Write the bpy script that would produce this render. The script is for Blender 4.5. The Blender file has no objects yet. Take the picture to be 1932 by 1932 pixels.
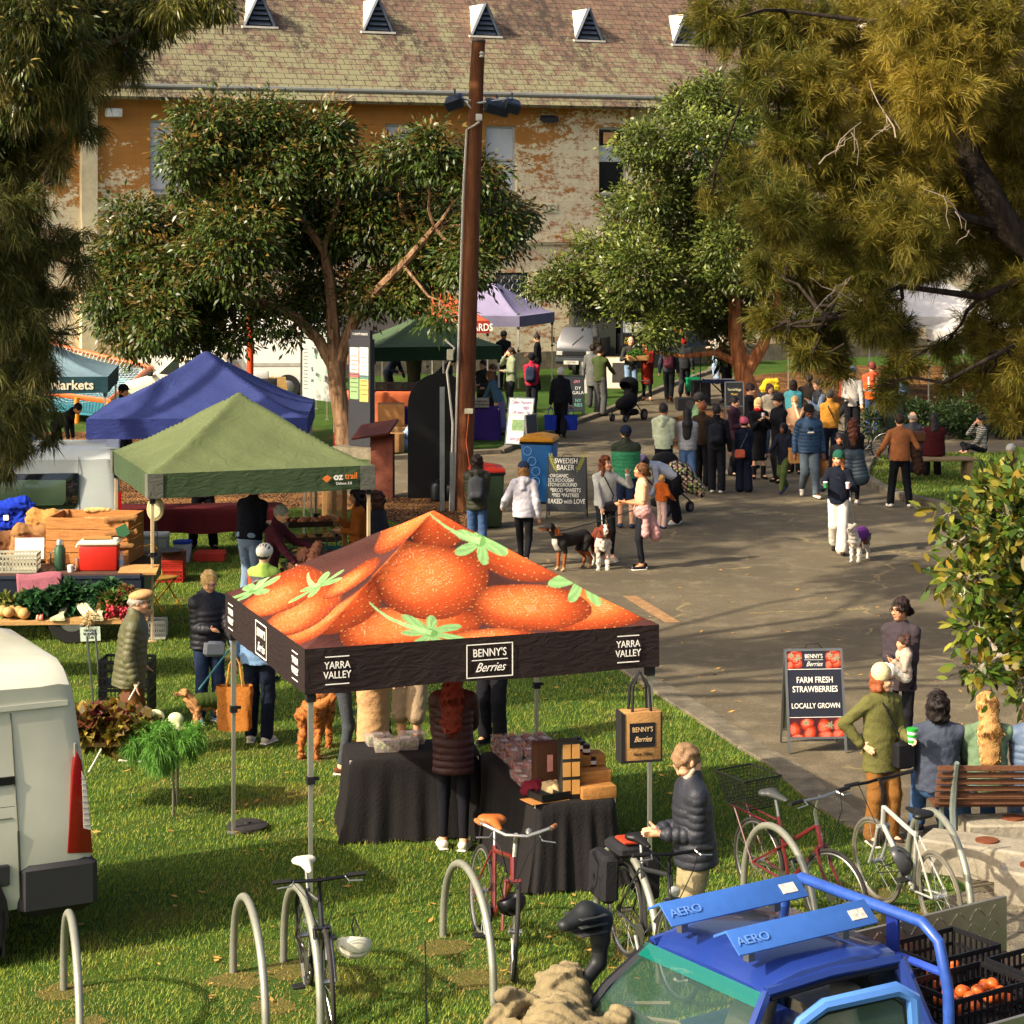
import bpy, math, random
import numpy as np
from mathutils import Vector, Matrix, Euler
random.seed(7); RNG=np.random.default_rng(7)
S=bpy.context.scene; COL=S.collection
R=math.radians
# ---------- camera, world, sun, exposure ----------
CH=5.8; F=4300.0; HZ=375.0
cam=bpy.data.cameras.new('camera'); cam.sensor_width=36; cam.lens=36*F/1932; cam.shift_y=-(966-HZ)/1932
cam.clip_start=.5; cam.clip_end=600
camo=bpy.data.objects.new('camera',cam); COL.objects.link(camo); camo.location=(0,0,CH); camo.rotation_euler=(R(90),0,0); S.camera=camo
SUN_E=36; SUN_A=33
w=bpy.data.worlds.new('World'); S.world=w; w.use_nodes=True; nt=w.node_tree
bg=nt.nodes['Background']; sk=nt.nodes.new('ShaderNodeTexSky'); sk.sky_type='NISHITA'; sk.sun_disc=False
sk.sun_elevation=R(SUN_E); sk.sun_rotation=math.atan2(-math.cos(R(SUN_A)),-math.sin(R(SUN_A))); sk.ozone_density=0; sk.dust_density=6; sk.air_density=.7
nt.links.new(sk.outputs[0],bg.inputs[0]); bg.inputs[1].default_value=.14
sl=bpy.data.lights.new('sun','SUN'); sl.energy=4.2; sl.angle=R(.6); sl.color=(1,.87,.68)
so=bpy.data.objects.new('sun',sl); COL.objects.link(so)
sd=Vector((math.cos(R(SUN_A))*math.cos(R(SUN_E)),math.sin(R(SUN_A))*math.cos(R(SUN_E)),-math.sin(R(SUN_E))))
so.rotation_euler=sd.to_track_quat('-Z','Y').to_euler(); so.location=(-20,-10,30)
S.view_settings.view_transform='Standard'; S.view_settings.look='None'; S.view_settings.exposure=.95; S.view_settings.gamma=1
S.render.engine='CYCLES'

# ---------- helpers ----------
def PX(px,py,h=0.):
    s=(py-HZ)/(CH-h); return Vector(((px-966)/s,F/s,h))
def G(px,py): return PX(px,py,0)
def AT(px,py,Y):                      # point on a pixel ray at a depth
    s=F/Y; return Vector(((px-966)/s,Y,CH-(py-HZ)/s))
def lin(c):
    if isinstance(c,str):
        c=c.lstrip('#'); c=''.join(q*2 for q in c) if len(c)==3 else c; c=[int(c[i:i+2],16)/255 for i in (0,2,4)]
        return tuple((x/12.92 if x<.04045 else ((x+.055)/1.055)**2.4) for x in c)
    return tuple(c)
def tag(o,label=None,cat=None,group=None,kind=None):
    if label: o['label']=label
    if cat: o['category']=cat
    if group: o['group']=group
    if kind: o['kind']=kind
    return o
def empty(name,label,cat,loc=(0,0,0),rz=0,group=None):
    o=bpy.data.objects.new(name,None); COL.objects.link(o); o.location=loc; o.rotation_euler=(0,0,rz); o.empty_display_size=.2
    return tag(o,label,cat,group)
_M={}
def N(nt,t,**k):
    n=nt.nodes.new(t)
    for a,b in k.items(): setattr(n,a,b)
    return n
def M(col,rough=.8,metal=0,var=.18,scale=6.,bump=0.,bscale=60.,attr=False,alpha=1,spec=.3,trans=0,coat=0,emit=0):
    key=(str(col),rough,metal,var,scale,bump,bscale,attr,alpha,spec,trans,coat,emit)
    if key in _M: return _M[key]
    m=bpy.data.materials.new('mat'); m.use_nodes=True; nt=m.node_tree; p=nt.nodes['Principled BSDF']; L=nt.links.new
    p.inputs['Roughness'].default_value=rough; p.inputs['Metallic'].default_value=metal; p.inputs['Specular IOR Level'].default_value=spec
    p.inputs['Coat Weight'].default_value=coat; p.inputs['Coat Roughness'].default_value=.08
    tc=N(nt,'ShaderNodeTexCoord')
    if attr:
        a=N(nt,'ShaderNodeAttribute',attribute_name='Col'); src=a.outputs['Color']
    else:
        rgb=N(nt,'ShaderNodeRGB'); rgb.outputs[0].default_value=(*lin(col),1); src=rgb.outputs[0]
    if var>0:
        no=N(nt,'ShaderNodeTexNoise'); no.inputs['Scale'].default_value=scale; no.inputs['Detail'].default_value=6; no.inputs['Roughness'].default_value=.65
        L(tc.outputs['Object'],no.inputs['Vector'])
        mr=N(nt,'ShaderNodeMapRange'); mr.inputs[1].default_value=.3; mr.inputs[2].default_value=.7; mr.inputs[3].default_value=1-var; mr.inputs[4].default_value=1+var
        L(no.outputs['Fac'],mr.inputs[0])
        hs=N(nt,'ShaderNodeHueSaturation'); L(src,hs.inputs['Color']); L(mr.outputs[0],hs.inputs['Value']); src=hs.outputs[0]
    L(src,p.inputs['Base Color'])
    if bump>0:
        nb=N(nt,'ShaderNodeTexNoise'); nb.inputs['Scale'].default_value=bscale; nb.inputs['Detail'].default_value=4
        L(tc.outputs['Object'],nb.inputs['Vector']); b=N(nt,'ShaderNodeBump'); b.inputs['Strength'].default_value=bump; b.inputs['Distance'].default_value=.02
        L(nb.outputs['Fac'],b.inputs['Height']); L(b.outputs[0],p.inputs['Normal'])
    if alpha<1: p.inputs['Alpha'].default_value=alpha
    if trans>0: p.inputs['Transmission Weight'].default_value=trans
    _M[key]=m; return m
def CL(col,v=.12): return M(col,.9,0,v,9.,.35,45.,spec=.15)       # cloth
def PT(col,r=.3): return M(col,r,0,.05,3.,0,coat=.6,spec=.5)      # paint
def MET(col='#9a9c98',r=.4): return M(col,r,.85,.12,5.)
def WD(col='#a5713c'):
    key=('wd',col)
    if key in _M: return _M[key]
    m=M(col,.75,0,.3,3.,.3,30.); m=m.copy(); nt=m.node_tree
    mp=N(nt,'ShaderNodeMapping'); mp.inputs['Scale'].default_value=(1.5,9,14)
    no=[n for n in nt.nodes if n.type=='TEX_NOISE'][0]; tc=[n for n in nt.nodes if n.type=='TEX_COORD'][0]
    nt.links.new(tc.outputs['Object'],mp.inputs[0]); nt.links.new(mp.outputs[0],no.inputs['Vector']); _M[key]=m; return m
def GLASS(col='#1c2422',a=1,r=.06): return M(col,r,0,0,1,alpha=a,spec=.8,coat=.5)
def shade(me,ang=35):
    me.polygons.foreach_set('use_smooth',[True]*len(me.polygons))
    try: me.set_sharp_from_angle(angle=R(ang))
    except Exception: pass
def link(name,me,mat,parent=None,loc=None,rot=None):
    o=bpy.data.objects.new(name,me); COL.objects.link(o)
    if mat is not None: me.materials.append(mat)
    if parent is not None: o.parent=parent
    if loc is not None: o.location=loc
    if rot is not None: o.rotation_euler=rot
    return o
def npmesh(name,V,Fq,mat,parent=None,cols=None,smooth=True,n=4):
    """V (k,3) array, Fq (m,n) int array"""
    V=np.asarray(V,np.float32); Fq=np.asarray(Fq,np.int32); me=bpy.data.meshes.new(name)
    me.vertices.add(len(V)); me.vertices.foreach_set('co',V.ravel())
    me.loops.add(Fq.size); me.loops.foreach_set('vertex_index',Fq.ravel())
    me.polygons.add(len(Fq)); me.polygons.foreach_set('loop_start',np.arange(0,Fq.size,n,dtype=np.int32))
    try: me.polygons.foreach_set('loop_total',np.full(len(Fq),n,np.int32))
    except Exception: pass
    if smooth: me.polygons.foreach_set('use_smooth',np.ones(len(Fq),bool))
    me.update(calc_edges=True)
    if cols is not None:
        a=me.color_attributes.new('Col','FLOAT_COLOR','POINT'); c=np.ones((len(V),4),np.float32); c[:,:3]=cols; a.data.foreach_set('color',c.ravel())
    return link(name,me,mat,parent)
class MB:
    def __init__(s): s.v=[]; s.f=[]
    def add(s,vs,fs):
        b=len(s.v); s.v+= [tuple(v) for v in vs]; s.f+=[tuple(i+b for i in f) for f in fs]; return s
    def box(s,c,d,rot=None,tap=1.,bev=0.):
        x,y,z=d[0]/2,d[1]/2,d[2]/2; c=Vector(c)
        if bev>0:
            b=min(bev,x*.9,y*.9,z*.9); P=[]
            for sz in (-1,1):
                for (ix,iz) in ((0,1),(1,0)) if sz<0 else ((1,0),(0,1)):
                    pass
            rows=[(-z,b),(-z+b,0),(z-b,0),(z,b)]; V=[];Fc=[]
            for (zz,ins) in rows:
                X=x-ins;Y=y-ins
                bb=b
                V+=[(X-bb*.7,-Y,zz),(X,-Y+bb*.7,zz),(X,Y-bb*.7,zz),(X-bb*.7,Y,zz),(-X+bb*.7,Y,zz),(-X,Y-bb*.7,zz),(-X,-Y+bb*.7,zz),(-X+bb*.7,-Y,zz)]
            for r in range(3):
                for i in range(8): j=(i+1)%8; Fc.append((r*8+i,r*8+j,(r+1)*8+j,(r+1)*8+i))
            Fc.append(tuple(range(7,-1,-1))); Fc.append(tuple(range(24,32)))
        else:
            V=[(-x,-y,-z),(x,-y,-z),(x,y,-z),(-x,y,-z),(-x*tap,-y*tap,z),(x*tap,-y*tap,z),(x*tap,y*tap,z),(-x*tap,y*tap,z)]
            Fc=[(3,2,1,0),(4,5,6,7),(0,1,5,4),(1,2,6,5),(2,3,7,6),(3,0,4,7)]
        if rot is not None:
            m=Euler(rot).to_matrix(); V=[m@Vector(v) for v in V]
        return s.add([c+Vector(v) for v in V],Fc)
    def tube(s,pts,r,n=8,closed=False,cap=True):
        pts=[Vector(p) for p in pts]; rs=r if isinstance(r,(list,tuple)) else [r]*len(pts); b=len(s.v); m=len(pts)
        up=None
        for i,p in enumerate(pts):
            a=pts[(i-1)%m] if (closed or i>0) else p; c=pts[(i+1)%m] if (closed or i<m-1) else p
            d=(c-a); d=d.normalized() if d.length>1e-9 else Vector((0,0,1))
            if up is None:
                up=Vector((0,0,1)) if abs(d.z)<.9 else Vector((1,0,0))
            u=d.cross(up); u=u.normalized() if u.length>1e-6 else d.orthogonal().normalized(); w=u.cross(d).normalized(); up=w
            for k in range(n):
                t=2*math.pi*k/n; s.v.append(tuple(p+u*(math.cos(t)*rs[i])+w*(math.sin(t)*rs[i])))
        for i in range(m if closed else m-1):
            i2=(i+1)%m
            for k in range(n): k2=(k+1)%n; s.f.append((b+i*n+k,b+i*n+k2,b+i2*n+k2,b+i2*n+k))
        if cap and not closed: s.f.append(tuple(b+k for k in range(n-1,-1,-1))); s.f.append(tuple(b+(m-1)*n+k for k in range(n)))
        return s
    def cyl(s,a,b,r,r2=None,n=12): return s.tube([a,b],[r,r if r2 is None else r2],n)
    def lathe(s,prof,c=(0,0,0),n=20,axis='z'):
        b=len(s.v); c=Vector(c)
        for (r,z) in prof:
            for k in range(n):
                t=2*math.pi*k/n; q=(r*math.cos(t),r*math.sin(t),z)
                if axis=='y': q=(q[0],q[2],q[1])
                if axis=='x': q=(q[2],q[0],q[1])
                s.v.append(tuple(c+Vector(q)))
        for i in range(len(prof)-1):
            for k in range(n): k2=(k+1)%n; s.f.append((b+i*n+k,b+i*n+k2,b+(i+1)*n+k2,b+(i+1)*n+k))
        s.f.append(tuple(b+k for k in range(n-1,-1,-1))); s.f.append(tuple(b+(len(prof)-1)*n+k for k in range(n))); return s
    def ball(s,c,r,n=10,sc=(1,1,1)):
        pr=[(max(1e-4,math.sin(math.pi*i/n))*r,-math.cos(math.pi*i/n)*r) for i in range(n+1)]
        b=len(s.v); s.lathe(pr,(0,0,0),n+4); c=Vector(c)
        for i in range(b,len(s.v)): v=s.v[i]; s.v[i]=(c.x+v[0]*sc[0],c.y+v[1]*sc[1],c.z+v[2]*sc[2])
        return s
    def prism(s,poly,lo,hi,axis='y'):
        """poly 2D (a,b); axis y: (x,z) outline extruded in y ; axis z: (x,y) ; axis x: (y,z)"""
        n=len(poly); f={'y':lambda a,b,h:(a,h,b),'z':lambda a,b,h:(a,b,h),'x':lambda a,b,h:(h,a,b)}[axis]
        V=[f(a,b,lo) for a,b in poly]+[f(a,b,hi) for a,b in poly]
        return s.add(V,[tuple(range(n-1,-1,-1)),tuple(range(n,2*n))]+[(i,(i+1)%n,n+(i+1)%n,n+i) for i in range(n)])
    def quad(s,a,b,c,d): return s.add([a,b,c,d],[(0,1,2,3)])
    def xf(s,m,start=0):
        for i in range(start,len(s.v)): s.v[i]=tuple(m@Vector(s.v[i]))
        return s
    def build(s,name,mat,parent=None,loc=None,rot=None,bev=0,smooth=True,label=None,ang=35,seg=2):
        me=bpy.data.meshes.new(name); me.from_pydata(s.v,[],s.f)
        if bev>0:
            import bmesh
            bm=bmesh.new(); bm.from_mesh(me); bmesh.ops.recalc_face_normals(bm,faces=bm.faces)
            es=[e for e in bm.edges if len(e.link_faces)==2 and e.calc_face_angle(0)>R(30)]
            bmesh.ops.bevel(bm,geom=es,offset=bev,segments=seg,affect='EDGES',profile=.5,clamp_overlap=True); bm.to_mesh(me); bm.free()
        me.validate(); me.update()
        if smooth: shade(me,ang)
        o=link(name,me,mat,parent,loc,rot)
        if label: o['label']=label
        return o
def fuzz(o,n,ln,wd,col,name,down=.6,lift=.35,seed=1,vary=.35,cols=None):
    """short strands lying over the surface of a mesh: hair and fur"""
    r=np.random.default_rng(seed); me=o.data; k=len(me.vertices); V=np.empty(k*3,np.float32); me.vertices.foreach_get('co',V); V=V.reshape(-1,3); Nn=np.array([v.normal[:] for v in me.vertices]) if k<60000 else None
    i=r.integers(0,k,n); P=V[i]; nn=Nn[i]; d=np.tile(np.array([0,0,-down]),(n,1))+r.normal(size=(n,3))*.35; d-=nn*(d*nn).sum(1)[:,None]; d/=np.linalg.norm(d,axis=1)[:,None]+1e-6; d=d+nn*lift*r.uniform(.2,1,n)[:,None]
    s_=np.cross(d,nn); s_/=np.linalg.norm(s_,axis=1)[:,None]+1e-6; L_=(ln*r.uniform(.5,1.3,n))[:,None]; P=P-nn*.003
    Q=np.stack([P-s_*wd,P+s_*wd,P+d*L_*.6+s_*wd*.8-[0,0,0],P+d*L_-nn*L_*.25],1)
    c=np.tile(np.array(lin(col)),(n,1)) if cols is None else cols[i]; c=c*r.uniform(1-vary,1+vary,n)[:,None]
    return npmesh(name,Q.reshape(-1,3),np.arange(n*4).reshape(-1,4),M('attr',.6,0,0,attr=True,spec=.4),o,cols=np.repeat(c,4,0),smooth=False)
def text(st,size,loc,rot,mat,parent,shear=0,bold=0,align='CENTER',sx=1,name='lettering',ls=1,sp=1):
    cu=bpy.data.curves.new('t','FONT'); cu.body=st; cu.size=size; cu.align_x=align; cu.align_y='CENTER'; cu.extrude=.0015; cu.shear=shear; cu.offset=bold; cu.space_line=ls; cu.space_character=sp; cu.resolution_u=3
    o=bpy.data.objects.new('t',cu); COL.objects.link(o); dg=bpy.context.evaluated_depsgraph_get(); me=bpy.data.meshes.new_from_object(o.evaluated_get(dg)); bpy.data.objects.remove(o)
    q=link(name,me,mat,parent,loc,rot); q.scale=(sx,1,1); return q
def copy_tree(o,parent=None,label=None,loc=None,rz=None):
    c=o.copy(); COL.objects.link(c); c.parent=parent
    if label: c['label']=label
    if loc is not None: c.location=loc
    if rz is not None: c.rotation_euler=(0,0,rz)
    for ch in list(o.children): copy_tree(ch,c)
    return c
# ---------- smooth-union distance field -> one continuous mesh (surface nets) ----------
class SDF:
    def __init__(s): s.p=[]
    def cap(s,a,b,ra,rb=None,k=.02,u=None,c=1.,q=None,op='add'):
        s.p.append((np.array(a,float),np.array(b,float),ra,ra if rb is None else rb,k,None if u is None else np.array(u,float),c,q,op)); return s
    def ell(s,c,r,k=.02,op='add',R3=None): s.p.append(('e',np.array(c,float),np.array(r,float),k,op,R3)); return s
    def plane(s,pt,n): s.p.append(('p',np.array(pt,float),np.array(n,float))); return s   # cut away the side n points to
    def mesh(s,vox,wr=0.):
        lo=np.full(3,1e9); hi=-lo
        for p in s.p:
            if isinstance(p[0],str) and p[0]=='p': continue
            if isinstance(p[0],str): c,r=p[1],p[2]; R_=max(r); l=c-R_; h=c+R_
            else: l=np.minimum(p[0],p[1])-max(p[2],p[3])*1.1-.01; h=np.maximum(p[0],p[1])+max(p[2],p[3])*1.1+.01
            if (p[4] if isinstance(p[0],str) else p[8])!='add': continue
            lo=np.minimum(lo,l); hi=np.maximum(hi,h)
        lo-=vox*3; hi+=vox*3; n=np.ceil((hi-lo)/vox).astype(int)+1
        g=np.full(n,9.,np.float32); ax=[(lo[i]+np.arange(n[i])*vox).astype(np.float32) for i in range(3)]
        for p in s.p:
            e=isinstance(p[0],str)
            if e and p[0]=='p':
                c,n_=p[1],p[2]; n_=n_/np.linalg.norm(n_)
                d=(ax[0][:,None,None]-c[0])*n_[0]+(ax[1][None,:,None]-c[1])*n_[1]+(ax[2][None,None,:]-c[2])*n_[2]; g=np.maximum(g,d.astype(np.float32)); continue
            if e: c,r,k,op,R3=p[1:]; R_=max(r); l=c-R_; h=c+R_; k=max(k,1e-4)
            else: a,b,ra,rb,k,u,cc,q,op=p; m=max(ra,rb)*1.05+.01; l=np.minimum(a,b)-m; h=np.maximum(a,b)+m; k=max(k,1e-4)
            pad=k+2.5*vox; i0=np.clip(((l-pad-lo)/vox).astype(int),0,n-1); i1=np.clip(((h+pad-lo)/vox).astype(int)+2,1,n)
            if (i1<=i0).any(): continue
            sl=tuple(slice(i0[i],i1[i]) for i in range(3))
            X=ax[0][sl[0]][:,None,None]; Y=ax[1][sl[1]][None,:,None]; Z=ax[2][sl[2]][None,None,:]
            if e:
                x,y,z=X-c[0],Y-c[1],Z-c[2]
                if R3 is not None: x,y,z=(R3[0][i]*x+R3[1][i]*y+R3[2][i]*z for i in range(3))
                qn=np.sqrt((x/r[0])**2+(y/r[1])**2+(z/r[2])**2); d=(qn-1)*min(r)
            else:
                ab=b-a; L2=max(float(ab@ab),1e-12); x,y,z=X-a[0],Y-a[1],Z-a[2]
                t=np.clip((x*ab[0]+y*ab[1]+z*ab[2])/L2,0,1); x=x-t*ab[0]; y=y-t*ab[1]; z=z-t*ab[2]
                dd=x*x+y*y+z*z
                if u is not None: du=x*u[0]+y*u[1]+z*u[2]; dd=dd+(cc*cc-1)*du*du
                rr=ra+(rb-ra)*t
                if q: rr=rr+q[1]*(np.abs(np.sin(math.pi*(t*math.sqrt(L2)/q[0]+(q[2] if len(q)>2 else 0))))**.6-.7)
                d=np.sqrt(dd)-rr
            o=g[sl]
            if op=='sub': g[sl]=np.maximum(o,-d)
            else:
                hh=np.maximum(k-np.abs(o-d),0)/k; g[sl]=np.minimum(o,d)-hh*hh*k*.25
        if wr:
            X=ax[0][:,None,None];Y=ax[1][None,:,None];Z=ax[2][None,None,:]
            g=g+wr*(np.sin(31*X+4*np.sin(17*Z)+9*Y)*np.sin(27*Z+5*np.sin(13*X+7*Y))+.6*np.sin(60*Z+20*X+3*np.sin(30*Y)))
        I=g<0; C=I[:-1,:-1,:-1]; allc=C.copy(); anyc=C.copy()
        nx,ny,nz=g.shape
        for dx in(0,1):
            for dy in(0,1):
                for dz in(0,1):
                    c=I[dx:nx-1+dx,dy:ny-1+dy,dz:nz-1+dz]; allc&=c; anyc|=c
        act=np.argwhere(anyc&~allc); 
        if len(act)==0: return None
        idx=np.full((nx-1,ny-1,nz-1),-1,np.int32); idx[tuple(act.T)]=np.arange(len(act))
        acc=np.zeros((len(act),3)); cnt=np.zeros(len(act))
        i,j,k_=act.T
        co=[(a,b,c) for a in(0,1) for b in(0,1) for c in(0,1)]
        for A in co:
            for ax_ in range(3):
                if A[ax_]==1: continue
                B=list(A); B[ax_]=1
                ga=g[i+A[0],j+A[1],k_+A[2]]; gb=g[i+B[0],j+B[1],k_+B[2]]; m=(ga<0)!=(gb<0)
                t=ga/(ga-gb+1e-12); P=np.array(A,float)[None,:].repeat(len(act),0); P[:,ax_]+=t
                acc[m]+=P[m]; cnt[m]+=1
        V=(act+acc/cnt[:,None])*vox+lo
        Q=[]
        for ax_ in range(3):
            s1=[slice(None)]*3; s2=[slice(None)]*3; s1[ax_]=slice(0,-1); s2[ax_]=slice(1,None)
            ch=I[tuple(s1)]!=I[tuple(s2)]; e=np.argwhere(ch); o1,o2=[a for a in range(3) if a!=ax_]
            e=e[(e[:,o1]>0)&(e[:,o2]>0)&(e[:,o1]<g.shape[o1]-1)&(e[:,o2]<g.shape[o2]-1)]
            fl=I[tuple(e.T)]
            def cell(a,b):
                q=e.copy(); q[:,o1]-=a; q[:,o2]-=b; return idx[tuple(q.T)]
            f=np.stack([cell(1,1),cell(0,1),cell(0,0),cell(1,0)],1)
            if ax_==1: f=f[:,::-1]
            f[~fl]=f[~fl][:,::-1]; Q.append(f)
        Q=np.concatenate(Q); Q=Q[(Q>=0).all(1)]
        return V,Q
    def build(s,name,mat,parent,vox,colf=None,wr=0.,label=None):
        r=s.mesh(vox,wr)
        if r is None: return None
        V,Q=r; o=npmesh(name,V,Q,mat,parent,cols=None if colf is None else colf(V))
        if label: o['label']=label
        return o
def fuzz(o,n,ln,wd,col,name,down=.6,lift=.35,seed=1,vary=.35,cols=None):
    """short strands lying over the surface of a mesh: hair and fur"""
    r=np.random.default_rng(seed); me=o.data; k=len(me.vertices); V=np.empty(k*3,np.float32); me.vertices.foreach_get('co',V); V=V.reshape(-1,3); Nn=np.array([v.normal[:] for v in me.vertices]) if k<60000 else None
    i=r.integers(0,k,n); P=V[i]; nn=Nn[i]; d=np.tile(np.array([0,0,-down]),(n,1))+r.normal(size=(n,3))*.35; d-=nn*(d*nn).sum(1)[:,None]; d/=np.linalg.norm(d,axis=1)[:,None]+1e-6; d=d+nn*lift*r.uniform(.2,1,n)[:,None]
    s_=np.cross(d,nn); s_/=np.linalg.norm(s_,axis=1)[:,None]+1e-6; L_=(ln*r.uniform(.5,1.3,n))[:,None]; P=P-nn*.003
    Q=np.stack([P-s_*wd,P+s_*wd,P+d*L_*.6+s_*wd*.8-[0,0,0],P+d*L_-nn*L_*.25],1)
    c=np.tile(np.array(lin(col)),(n,1)) if cols is None else cols[i]; c=c*r.uniform(1-vary,1+vary,n)[:,None]
    return npmesh(name,Q.reshape(-1,3),np.arange(n*4).reshape(-1,4),M('attr',.6,0,0,attr=True,spec=.4),o,cols=np.repeat(c,4,0),smooth=False)
# ---------- setting ----------
def nodes(m): nt=m.node_tree; return nt,nt.nodes['Principled BSDF'],nt.links.new
def noise(nt,sc,det=5,vec=None,ro=.6,dist=0):
    n=N(nt,'ShaderNodeTexNoise'); n.inputs['Scale'].default_value=sc; n.inputs['Detail'].default_value=det; n.inputs['Roughness'].default_value=ro; n.inputs['Distortion'].default_value=dist
    if vec is not None: nt.links.new(vec,n.inputs['Vector'])
    return n.outputs['Fac']
def ramp(nt,fac,a,b,c0=(0,0,0),c1=(1,1,1)):
    r=N(nt,'ShaderNodeValToRGB'); nt.links.new(fac,r.inputs[0]); r.color_ramp.elements[0].position=a; r.color_ramp.elements[1].position=b
    r.color_ramp.elements[0].color=(*c0,1); r.color_ramp.elements[1].color=(*c1,1); return r.outputs[0]
def mix(nt,f,a,b,bl='MIX'):
    m=N(nt,'ShaderNodeMix',data_type='RGBA',blend_type=bl)
    if isinstance(f,float): m.inputs[0].default_value=f
    else: nt.links.new(f,m.inputs[0])
    for i,x in ((6,a),(7,b)):
        if isinstance(x,(str,tuple)): m.inputs[i].default_value=(*lin(x),1)
        else: nt.links.new(x,m.inputs[i])
    return m.outputs[2]
def newmat(rough=.9,spec=.2):
    m=bpy.data.materials.new('mat'); m.use_nodes=True; nt,p,L=nodes(m); p.inputs['Roughness'].default_value=rough; p.inputs['Specular IOR Level'].default_value=spec
    tc=N(nt,'ShaderNodeTexCoord'); return m,nt,p,L,tc.outputs['Object']
def mapped(nt,vec,sc,rot=(0,0,0)):
    mp=N(nt,'ShaderNodeMapping'); mp.inputs['Scale'].default_value=sc; mp.inputs['Rotation'].default_value=rot; nt.links.new(vec,mp.inputs[0]); return mp.outputs[0]
def bump(nt,p,h,st,d=.02):
    b=N(nt,'ShaderNodeBump'); b.inputs['Strength'].default_value=st; b.inputs['Distance'].default_value=d; nt.links.new(h,b.inputs['Height']); nt.links.new(b.outputs[0],p.inputs['Normal'])
# grass
m,nt,p,L,o=newmat(.95,.1)
g1=mix(nt,ramp(nt,noise(nt,.9,4,o),.35,.65),'#3a5420','#4f6a28'); g2=mix(nt,ramp(nt,noise(nt,40,3,o),.4,.65),g1,'#223a12')
wear=ramp(nt,noise(nt,.55,6,o,.7),.56,.7); g3=mix(nt,wear,g2,'#6b5a30'); L(g3,p.inputs['Base Color']); bump(nt,p,noise(nt,70,3,o),.8,.03); MGRASS=m
# asphalt
m,nt,p,L,o=newmat(.93,.25)
a1=mix(nt,ramp(nt,noise(nt,.35,6,o,.65),.35,.68),'#5c5340','#7a6e54'); a1=mix(nt,ramp(nt,noise(nt,1.7,7,o,.7),.5,.72),a1,'#94866a')
a2=mix(nt,ramp(nt,noise(nt,160,2,o),.42,.62),a1,'#453e32')
vo=N(nt,'ShaderNodeTexVoronoi',feature='DISTANCE_TO_EDGE'); vo.inputs['Scale'].default_value=.33
nv=N(nt,'ShaderNodeTexNoise'); nv.inputs['Scale'].default_value=2.2; nv.inputs['Detail'].default_value=5; L(o,nv.inputs['Vector'])
va=N(nt,'ShaderNodeVectorMath',operation='MULTIPLY_ADD'); L(nv.outputs['Color'],va.inputs[0]); va.inputs[1].default_value=(.8,.8,0); L(o,va.inputs[2]); L(va.outputs[0],vo.inputs['Vector'])
cr=N(nt,'ShaderNodeMath',operation='MULTIPLY'); L(ramp(nt,vo.outputs['Distance'],.0,.012,(1,1,1),(0,0,0)),cr.inputs[0]); L(ramp(nt,noise(nt,.6,2,o),.5,.56),cr.inputs[1])
a3=mix(nt,cr.outputs[0],a2,'#8d7d55')
v2=N(nt,'ShaderNodeTexVoronoi'); v2.inputs['Scale'].default_value=9; L(o,v2.inputs['Vector'])
sp=ramp(nt,v2.outputs['Distance'],.045,.07,(1,1,1),(0,0,0)); a4=mix(nt,sp,a3,'#a08a5a'); L(a4,p.inputs['Base Color']); bump(nt,p,noise(nt,120,3,o),.5,.01); MASPH=m
m,nt,p,L,o=newmat(.95,.1); L(mix(nt,ramp(nt,noise(nt,25,4,o),.35,.65),'#6a5c34','#4c5524'),p.inputs['Base Color']); bump(nt,p,noise(nt,60,3,o),.8,.03); MWORN=m
# mulch
m,nt,p,L,o=newmat(.95,.1)
v=N(nt,'ShaderNodeTexVoronoi'); v.inputs['Scale'].default_value=22; L(mapped(nt,o,(1,.6,1),(0,0,.6)),v.inputs['Vector'])
mm=mix(nt,ramp(nt,noise(nt,30,4,o),.35,.65),'#5b3a20','#a5774a'); mm=mix(nt,ramp(nt,v.outputs['Distance'],.2,.6),mm,'#2c1c10'); mm=mix(nt,ramp(nt,noise(nt,1.2,4,o),.45,.7),mm,'#8a6238'); L(mm,p.inputs['Base Color']); bump(nt,p,v.outputs['Distance'],1,.04); MMULCH=m
# stone kerb
m,nt,p,L,o=newmat(.9,.2)
k=mix(nt,ramp(nt,noise(nt,4,6,o),.35,.65),'#5f584a','#8a7f68'); k=mix(nt,ramp(nt,noise(nt,90,3,o),.4,.7),k,'#4a463c'); L(k,p.inputs['Base Color']); bump(nt,p,noise(nt,50,4,o),.6,.015); MSTONE=m
def sheet(name,pts,z,mat,kind='structure'):
    mb=MB(); V=[(p[0],p[1],z) for p in pts]; mb.add(V,[tuple(range(len(V)))])
    me=bpy.data.meshes.new(name); me.from_pydata(mb.v,[],mb.f)
    import bmesh
    bm=bmesh.new(); bm.from_mesh(me); bmesh.ops.triangulate(bm,faces=bm.faces); bmesh.ops.recalc_face_normals(bm,faces=bm.faces)
    if sum(f.normal.z for f in bm.faces)<0: bmesh.ops.reverse_faces(bm,faces=bm.faces)
    bm.to_mesh(me); bm.free()
    o=link(name,me,mat); o['kind']=kind; return o
def gp(l): return [G(*q) for q in l]
def inpoly(X,Y,poly):
    c=np.zeros(X.shape,bool); n=len(poly)
    for i in range(n):
        x1,y1=poly[i][0],poly[i][1]; x2,y2=poly[i-1][0],poly[i-1][1]
        if y1==y2: continue
        m=((y1>Y)!=(y2>Y))&(X<(x2-x1)*(Y-y1)/(y2-y1)+x1); c^=m
    return c
sheet('ground',[(-300,-50),(300,-50),(300,500),(-300,500)],0,MGRASS)
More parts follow.
